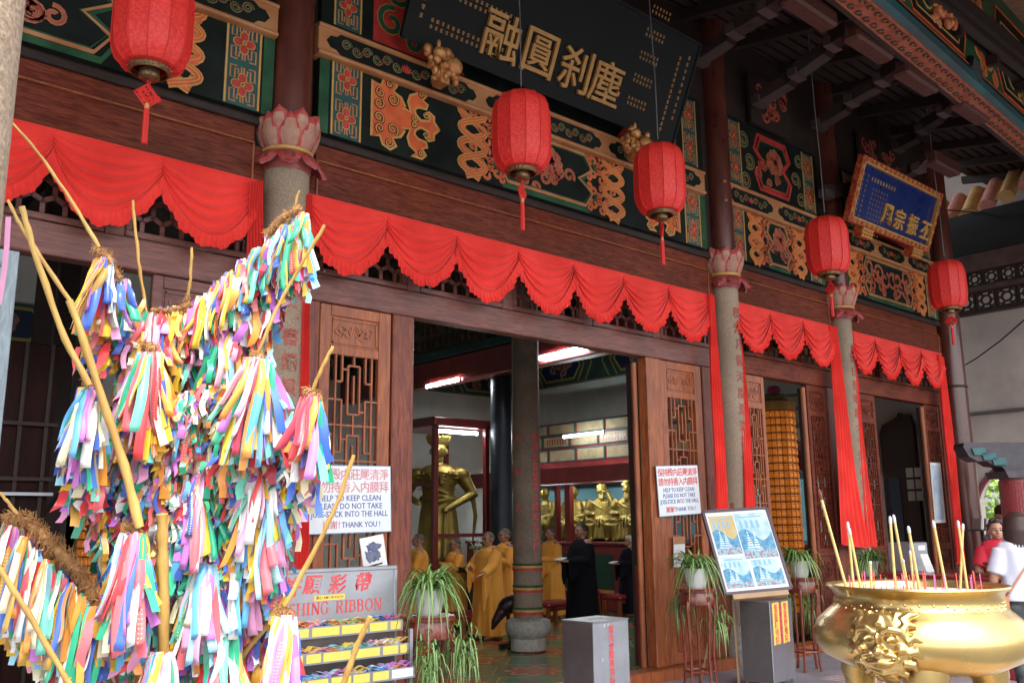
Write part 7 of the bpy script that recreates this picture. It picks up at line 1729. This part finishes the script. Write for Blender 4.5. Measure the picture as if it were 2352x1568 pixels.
for k in range(9):                                            # garland rising to the right
    t = k/8; u, v = 440+(690-440)*t, 712-(712-490)*t**.9
    bundle(u, v, 34, 120+20*t, .13-.02*(k % 2), 7, 46, 215 if t < .8 else 190, -6, ['green','blue','yellow','gold','white','red','mint','orange','green'], 20)
bundle(352,716,52,130,.06,9,60,230,10,['gold','violet','rose','yellow','white','orange'],26)
bundle(342,806,66,200,-.03,13,130,345,0,['orange','green','cream','white','red','yellow','rose'],28)
bundle(205,888,48,180,-.12,9,80,285,-12,['red','blue','sky','orange','white','violet','pink'],27)
bundle(592,818,66,195,-.05,13,120,320,-30,['pink','sky','white','rose','yellow','violet','pale_blue'],27)
bundle(715,905,40,150,-.12,9,60,240,-12,['dark_red','red','rose','gold','white','dark_red'],27)
bundle(306,1222,52,200,-.15,12,90,300,-6,['red','yellow','violet','white','rose','gold','red'],29)
bundle(600,1068,62,180,.0,12,110,300,0,['white','pale_blue','pink','white','rose','mint'],27)
bundle(462,1085,56,190,.03,12,110,320,6,['yellow','cream','pale_blue','pink','violet','green'],26)
bundle(430,900,55,150,.06,9,80,270,0,['yellow','gold','orange','rose','green'],26); bundle(520,760,50,130,.1,8,70,230,0,['green','pink','yellow','blue','white'],24)
bundle(470,1290,56,190,-.02,12,100,300,4,['violet','pale_blue','cream','green','yellow','pink'],27); bundle(560,1260,44,180,.02,9,70,280,0,['orange','purple','sky','white'],25)
bundle(655,1412,52,220,-.18,12,40,280,-4,['pink','white','yellow','gold','violet','cream'],30)
bundle(368,1495,56,180,-.16,10,40,240,0,['pink','mint','sky','white','rose','yellow'],30); bundle(520,1450,60,200,-.04,11,70,260,0,['yellow','orange','green','rose','white','sky'],28)
bundle(612,1170,40,160,-.02,7,60,250,6,['rose','white','pale_blue'],24); bundle(410,1180,40,170,.05,6,60,270,0,['green','mint','pink'],24)
for k in range(8):                                            # lower left garland
    t = k/7; u, v = 25+190*t, 1205+185*t
    bundle(u, v, 32, 170, -.06-.02*(k % 2), 8, 46, 245, -4, ['sky','white','gold','orange','blue','green','rose','cream'], 25)
bundle(232,1440,36,150,-.05,6,40,200,0,None,26)
fill([(245,800),(330,720),(430,740),(520,660),(640,560),(690,560),(640,760),(620,860),(520,900),(500,1000),(420,1050),(300,960)], 520, .06, .2, 45, 100, 19)
fill([(170,990),(330,990),(480,880),(640,950),(725,1060),(690,1180),(640,1380),(250,1380),(190,1180)], 2400, -.02, .14, 28, 66, 16)
fill([(170,1000),(330,1000),(470,900),(640,960),(720,1060),(700,1150),(650,1330),(640,1568),(240,1568),(235,1420),(260,1250),(190,1180)], 4200, .03, .26, 45, 110, 17)
fill([(0,1240),(60,1230),(200,1400),(240,1568),(150,1568),(60,1470),(0,1420)], 420, -.02, .1, 45, 110)
o = mass_mb.build('ribbon_mass', RM, TR, True, kind='stuff')
# pink streamer at the far left edge
T = thing('pink_streamer', 'single pink ribbon blowing at the far left edge beside the door leaf', 'ribbon', TP(16, 500)); g = MB()
P = [TP(18,498,.0), TP(14,570,.02), TP(6,640,.03), TP(-4,700,.04)]; vs = []
for p in P: vs += [p-cR*.006, p+cR*.009]
g.add(vs, [(i*2,i*2+1,i*2+3,i*2+2) for i in range(3)]); g.build('streamer', RM[RN.index('pink')], T, True)
# ================================================================ wing at the far right
WX = 19.0
struct('wing_wall', MB().box(WX, .95, -.3, WX+.3, 8, 9).box(WX, -3.9, 3.05, WX+.3, .95, 9).box(WX, -3.9, -.3, WX+.3, -1.05, 3.05), mat('wing_plaster', (.46,.38,.34), .85, c2=(.60,.52,.47), sc=.6, dirt=.25))
# moon gate: a wall piece with a round opening
cy, cz, R0_ = PX(2330, 1200, WX).y, 1.75, 1.0
cl = PX(2246, 1200, WX).y; top = PX(2300, 1111, WX); cy = -.05; R0_ = cl-cy
g = MB(); n = 40
pts = [(cy+R0_*math.cos(2*PI*i/n), cz+R0_*math.sin(2*PI*i/n)) for i in range(n)]
def sq(i):
    c, s = math.cos(2*PI*i/n), math.sin(2*PI*i/n); m_ = 1/max(abs(c), abs(s)); return (cy+min(1.0,1)*c*m_*1.0, cz+s*m_*1.3)
for i in range(n):
    j = (i+1) % n; a, b, c, d = pts[i], pts[j], sq(j), sq(i)
    g.add([(WX,a[0],a[1]),(WX,b[0],b[1]),(WX,c[0],c[1]),(WX,d[0],d[1])], [(0,1,2,3)]); g.add([(WX+.25,a[0],a[1]),(WX+.25,b[0],b[1]),(WX,b[0],b[1]),(WX,a[0],a[1])], [(0,1,2,3)])
g.box(WX+.001, -1.05, -.3, WX+.2, .95, cz-1.3)
struct('round_gate_wall', g, bpy.data.materials['wing_plaster'])
T = thing('moon_gate_rim', 'dark red rim of the round opening in the far right wall', 'gate', (WX, cy, cz)); g = MB()
g.tube([(WX-.02, cy+(R0_+.01)*math.cos(2*PI*i/n), cz+(R0_+.01)*math.sin(2*PI*i/n)) for i in range(n+1)], .055, 8, cap=False); g.build('rim', mat('rim_red', (.18,.03,.04), .5), T, True)
# greenery and light beyond the gate
fm = mat('sunlit_leaves', (.10,.26,.02), .6, c2=(.34,.50,.06), sc=3); 
for i, (x, y, z, s, l) in enumerate(((22.5,1.9,1.0,1.2,'bright green bush seen through the round opening'),(24,.6,1.6,1.5,'leafy shrub behind the spoked wheel beyond the opening'),(27,3.4,2.6,2.4,'tall tree beyond the round opening'),(29,.5,3.0,2.6,'second tree beyond the round opening at the far right'))):
    T = thing('garden_shrub', l, 'shrub', (x, y, -.3), 'greenery beyond the round opening'); R_ = random.Random(i)
    g = MB(); g.tube([(x,y,-.3),(x+.1,y,z)], [.08*s,.04*s], 8); g.build('trunk', M['wood'], T)
    g = MB()
    for k in range(900):
        d = V((R_.gauss(0,.5), R_.gauss(0,.5), R_.gauss(0,.5)))*s*.62; c = V((x,y,z))+d; a = V((R_.gauss(0,1),R_.gauss(0,1),R_.gauss(0,1))).normalized()*.11; b = a.cross(V((R_.gauss(0,1),.3,1))).normalized()*.05
        g.add([c-a, c-b, c+a, c+b], [(0,1,2,3)])
    g.build('crown', fm, T, kind='stuff')
T = thing('spoked_wheel', 'colourful spoked wheel ornament seen through the round opening', 'ornament', (20.6, .35, 1.3)); cw = V((20.6, 1.0, 1.15))
for k in range(12):
    a = 2*PI*k/12; g = MB(); g.tube([cw, cw+V((0, .42*math.cos(a), .42*math.sin(a)))], .012, 5); g.build('spoke', M['orange'] if k % 2 else M['yellow'], T)
g = MB(); g.tube([cw+V((0, .4*math.cos(2*PI*i/24), .4*math.sin(2*PI*i/24))) for i in range(25)], .018, 6, cap=False); g.build('wheel_ring', M['paintteal'], T, True); g = MB(); g.ell(cw, .07); g.build('hub', M['redpaint'], T, True); g = MB(); g.box(cw.x-.02, cw.y-.02, -.3, cw.x+.02, cw.y+.02, .84); g.build('post', M['black'], T)
# wall ledge lines
T = thing('wall_ledge', 'grey ledge pipe running across the pale wing wall', 'ledge', (WX, 0, 3.8)); zl = PX(2280, 946, WX).z
g = MB(); g.box(WX-.09, -3.9, zl-.035, WX-.001, 3, zl+.03, b=.01); g.build('ledge_bar', M['steeldark'], T); p = PX(2226, 965, WX); g = MB(); g.box(WX-.06, p.y-.03, PX(2226,1068,WX).z, WX-.002, p.y+.03, zl-.036); g.build('down_pipe', M['steeldark'], T)
a, b = PX(2193, 852, WX-.2), PX(2360, 728, WX-2.5); T = thing('sagging_cable', 'thin black cable sagging across the pale wing wall', 'cable', a); g = MB(); g.tube([a, a.lerp(b,.33)-V((0,0,.06)), a.lerp(b,.66)-V((0,0,.06)), b], .014, 5); g.build('cable', M['black'], T)
a, b = PY(2180, 842, -.25), PY(2193, 852, -.25)
# pierced timber beams along the side passage, tiles above
LXp = 17.4
T = thing('pierced_side_beam', 'dark side beam with two rows of pierced lattice panels at the upper right', 'beam', (LXp, -1, 6))
z_at = lambda v, u=2280: PX(u, v, LXp).z
zz = [z_at(574), z_at(622), z_at(640), z_at(672), z_at(692), z_at(722)]
mbm = mat('side_beam_brown', (.06,.03,.025), .5, c2=(.10,.055,.045), sc=4)
for (za, zb, m_) in ((z_at(616), z_at(576), mbm), (z_at(664), z_at(652), mbm), (z_at(716), z_at(708), M['darkwood'])):
    g = MB(); g.box(LXp-.08, -6, za, LXp+.08, .7, zb, b=.01); g.build('beam_rail', m_, T)
for (za, zb) in ((z_at(652), z_at(616)), (z_at(708), z_at(664))):
    H = zb-za; n = int(6.6/H)
    for i in range(n):
        y0 = .68-(i+1)*H*1.02; g = MB(); cyy, czz = y0+H/2, (za+zb)/2
        fn = lambda p, q, h: V((LXp-h, p, q))
        g.stroke([(y0+.02,za+.02),(y0+H-.02,za+.02),(y0+H-.02,zb-.02),(y0+.02,zb-.02)], .05, fn, -.02, .03, 0, True)
        for k in range(6): a = k*PI/3; g.stroke([(cyy+.11*H*math.cos(a)/.5, czz+.11*H*math.sin(a)/.5), (cyy+.46*H*math.cos(a), czz+.46*H*math.sin(a))], .05*H*2, fn, -.02, .02)
        g.stroke([(cyy+.24*H*math.cos(a*PI/6), czz+.24*H*math.sin(a*PI/6)) for a in range(12)], .06*H*1.6, fn, -.02, .025, 0, True)
        for sy in (-1, 1):
            for sz in (-1, 1): g.stroke([(cyy+sy*.5*H, czz+sz*.25*H), (cyy+sy*.3*H, czz+sz*.3*H), (cyy+sy*.25*H, czz+sz*.5*H)], .05*H*1.4, fn, -.02, .022)
        g.build('pierced_panel', M['darkwood'], T)
g = MB(); g.box(LXp-.05, -6, z_at(576)+.001, LXp+.3, 1.4, z_at(478), b=.01); g.build('dark_fascia', M['black'], T)
# side roof edge with round tiles, the sun's brightness put into their colour
T = thing('tiled_side_roof', 'bright scalloped tile edge of the side roof at the upper right', 'roof', (LXp+.6, -1, 8)); mt_ = mat('clay_tile', (.58,.30,.10), .6, c2=(.70,.44,.18), sc=6); mt2 = mat('clay_tile_end', (.60,.20,.16), .6, c2=(.66,.32,.24), sc=8)
yA, yB = PX(1885, 540, LXp+.5).y, PX(2352, 400, LXp+.5).y-.8; n = 15
for i in range(n):
    y = yA+(yB-yA)*i/(n-1); zb_ = PX(2230, 500, LXp+.5).z-.1; sw = .10*i/(n-1)+(.5*max(0,(i-8)/6)**1.5)
    g = MB(); g.tube([(LXp+.3, y, zb_+.02+sw), (LXp+.9, y, zb_+.62+sw)], .14, 12); g.build('round_tile', mt_ if i % 2 else mt2, T, True)
    g = MB(); g.add([(LXp+.3,y,zb_+sw),(LXp+.3,y+(yA-yB)/(n-1),zb_+sw),(LXp+.9,y+(yA-yB)/(n-1),zb_+.6+sw),(LXp+.9,y,zb_+.6+sw)], [(0,1,2,3)]); g.build('flat_tile', mt_, T)
g = MB(); g.tube([PX(2150,480,LXp-.1), PX(2260,490,LXp-.1), PX(2300,500,LXp-.1), PX(2352,494,LXp-.1)], .014, 5); T = thing('roof_cable', 'black cable running in front of the tiled side roof edge', 'cable', PX(2260,490,LXp-.1)); g.build('cable', M['black'], T)
# blue-green curved brackets and mosaic column at the right edge
P = PX(2300, 1060, 15.5)
MC = PD(2345, 1150, 13.5); T = thing('mosaic_column', 'column clad in small dark red mosaic tiles at the right edge', 'column', (MC.x, MC.y, 0)); rC = .27
def mosaic():
    m = mat('mosaic_red', (.30,.04,.05), .4, c2=(.42,.09,.09), sc=40, lo=.4, hi=.6); t = m.node_tree; N = t.nodes; b = N['Principled BSDF']; br_ = N.new('ShaderNodeTexBrick'); tc = N.new('ShaderNodeTexCoord'); 
    return m
mm_ = mosaic(); g = MB(); g.lathe([(rC*.96,-.3),(rC*.96,2.27)], 32, MC*1 if 0 else (MC.x,MC.y,0)); g.build('column_core', mat('mosaic_grout', (.22,.10,.10), .8), T, True)
ti = MB(); wt_ = 2*PI*rC/44; ti.box(-wt_*.42, -rC-.004, 0, wt_*.42, -rC+.004, .036); cnt = 0
g = MB(); vdir = math.atan2(CAM.y-MC.y, CAM.x-MC.x)+PI/2
me = None
for j in range(57):
    for i in range(44):
        a = vdir+(i-22)*2*PI/44
        g.T = Matrix.Translation((MC.x, MC.y, -.05+j*.0402)) @ Matrix.Rotation(a, 4, 'Z'); g.add(ti.v, ti.f)
g.T = None; g.build('mosaic_tiles', mm_, T, kind='stuff')
mbr = mat('bracket_slate', (.04,.035,.045), .5, c2=(.08,.065,.075), sc=5); mte = mat('bracket_teal', (.02,.10,.12), .5, c2=(.04,.16,.16), sc=5)
T2 = thing('curved_capital_bracket', 'slate and teal stepped cloud bracket on top of the mosaic column', 'bracket', (MC.x, MC.y, 2.6))
for s, yy in ((1, 0),):
    ddir = V((-cR.x, -cR.y, 0)).normalized()
    fnb = lambda a, b, h: V((MC.x, MC.y, 0))+ddir*a+V((_F.x,_F.y,0)).normalized()*(-h)+V((0,0,b))
    P = [(a_*.85, 2.37+(b_-2.62)*.85) for a_, b_ in [(-.9,2.62),(.30,2.62),(.36,2.70),(.5,2.72),(.62,2.80),(.78,2.80),(.92,2.88),(1.0,3.05),(.98,3.12),(-.9,3.12)]]
    g = MB(); g.prism(P, fnb, -.16, .16); g.build('bracket_body', mbr, T2)
    for k in range(3): g = MB(); x = .26+.14*k; g.prism([(x-.02,2.46+.075*k),(x+.17,2.46+.075*k),(x+.20,2.56+.075*k),(x+.0,2.57+.075*k)], fnb, .16, .19); g.build('teal_step', mte, T2)
    g = MB(); g.prism([(-.32,2.27),(.30,2.27),(.34,2.369),(-.36,2.369)], fnb, -.3, .3); g.build('capital_block', mbr, T2)
# red counter with the little basket
a, b = PD(2040, 1322, 11.2), PD(2352, 1322, 9.6); zc_ = (a.z+b.z)/2
ctr_d = V((b.x-a.x, b.y-a.y, 0)); L_ = ctr_d.length; ctr_d.normalize(); nrm = V((ctr_d.y, -ctr_d.x, 0)); nrm = nrm if nrm.dot(CAM-a) > 0 else -nrm
T = thing('red_counter', 'long low red counter behind the urn where the woman in red stands', 'counter', (a.x, a.y, 0)); fc = lambda p, q, h: V((a.x, a.y, 0))+ctr_d*p+nrm*h+V((0,0,q))
g = MB(); g.prism([(0,0),(L_+.4,0),(L_+.4,zc_-.03),(0,zc_-.03)], fc, -.35, 0); g.build('counter_front', mat('counter_red', (.32,.025,.035), .45, c2=(.42,.05,.05), sc=4), T)
g = MB(); g.prism([(-.04,zc_-.029),(L_+.45,zc_-.029),(L_+.45,zc_),(-.04,zc_)], fc, -.4, .05); g.build('counter_top', mat('counter_top_red', (.26,.03,.03), .3), T)
c = PD(2295, 1298, 10.25); T = thing('orange_basket', 'small orange woven basket on the counter in front of the woman in red', 'basket', c); g = MB(); g.lathe([(.17,zc_+.001),(.20,zc_+.14),(.19,zc_+.14),(.16,zc_+.02)], 28, (c.x,c.y,0), sy=.7, fn=lambda a, z: 1+.03*math.cos(20*a)); g.build('basket_body', mat('basket_orange', (.34,.10,.03), .7, c2=(.5,.2,.06), sc=30), T, True)
g = MB()
for i in range(26): t = 2*PI*i/26; g.ell((c.x+.195*math.cos(t), c.y+.14*math.sin(t), zc_+.145), (.02,.02,.015), 6, 4)
g.build('beaded_rim', M['wood'], T, True, kind='stuff')
c = PD(2085, 1290, 11.4); T = thing('steel_canister', 'grey steel box with white paper on the counter behind the joss sticks', 'box', c); g = MB(); g.box(c.x-.2, c.y-.15, zc_, c.x+.25, c.y+.15, zc_+.36, b=.01); g.build('box_body', M['steel'], T); g = MB(); g.box(c.x+.0, c.y-.153, zc_+.26, c.x+.18, c.y-.1505, zc_+.32); g.build('paper_note', M['paper'], T)
c = PD(2128, 1300, 11.2); T = thing('leaning_leaflet', 'white folded leaflet leaning beside the steel box on the counter', 'leaflet', c); g = MB(); g.add([(c.x,c.y,zc_),(c.x+.1,c.y-.05,zc_),(c.x+.02,c.y-.02,zc_+.22),(c.x-.08,c.y+.03,zc_+.22),(c.x,c.y+.012,zc_),(c.x+.1,c.y-.038,zc_),(c.x+.02,c.y-.008,zc_+.22),(c.x-.08,c.y+.042,zc_+.22)], [(0,1,2,3),(7,6,5,4),(0,4,5,1),(1,5,6,2),(2,6,7,3),(3,7,4,0)]); g.build('leaflet_sheet', M['paper'], T)
c = PD(2255, 1215, 13.2); T = thing('leaflet_rack', 'dark shelf of small white leaflets beside the round opening', 'rack', c); g = MB(); g.box(c.x-.25, c.y-.1, c.z-.02, c.x+.25, c.y+.1, c.z); g.build('rack_shelf', M['black'], T); g = MB(); g.box(c.x-.02, c.y-.02, -.0, c.x+.02, c.y+.02, c.z-.021); g.build('rack_post', M['black'], T)
for k in range(5): g = MB(); g.T = Matrix.Translation((c.x-.18+.09*k, c.y, c.z+.001)) @ Matrix.Rotation(.3, 4, 'Y'); g.box(-.005,-.06,0,.005,.06,.16); g.build('leaflet', M['paper'] if k % 2 else M['steeldark'], T)
for o in bpy.data.objects:
    if '_org' in o: del o['_org']
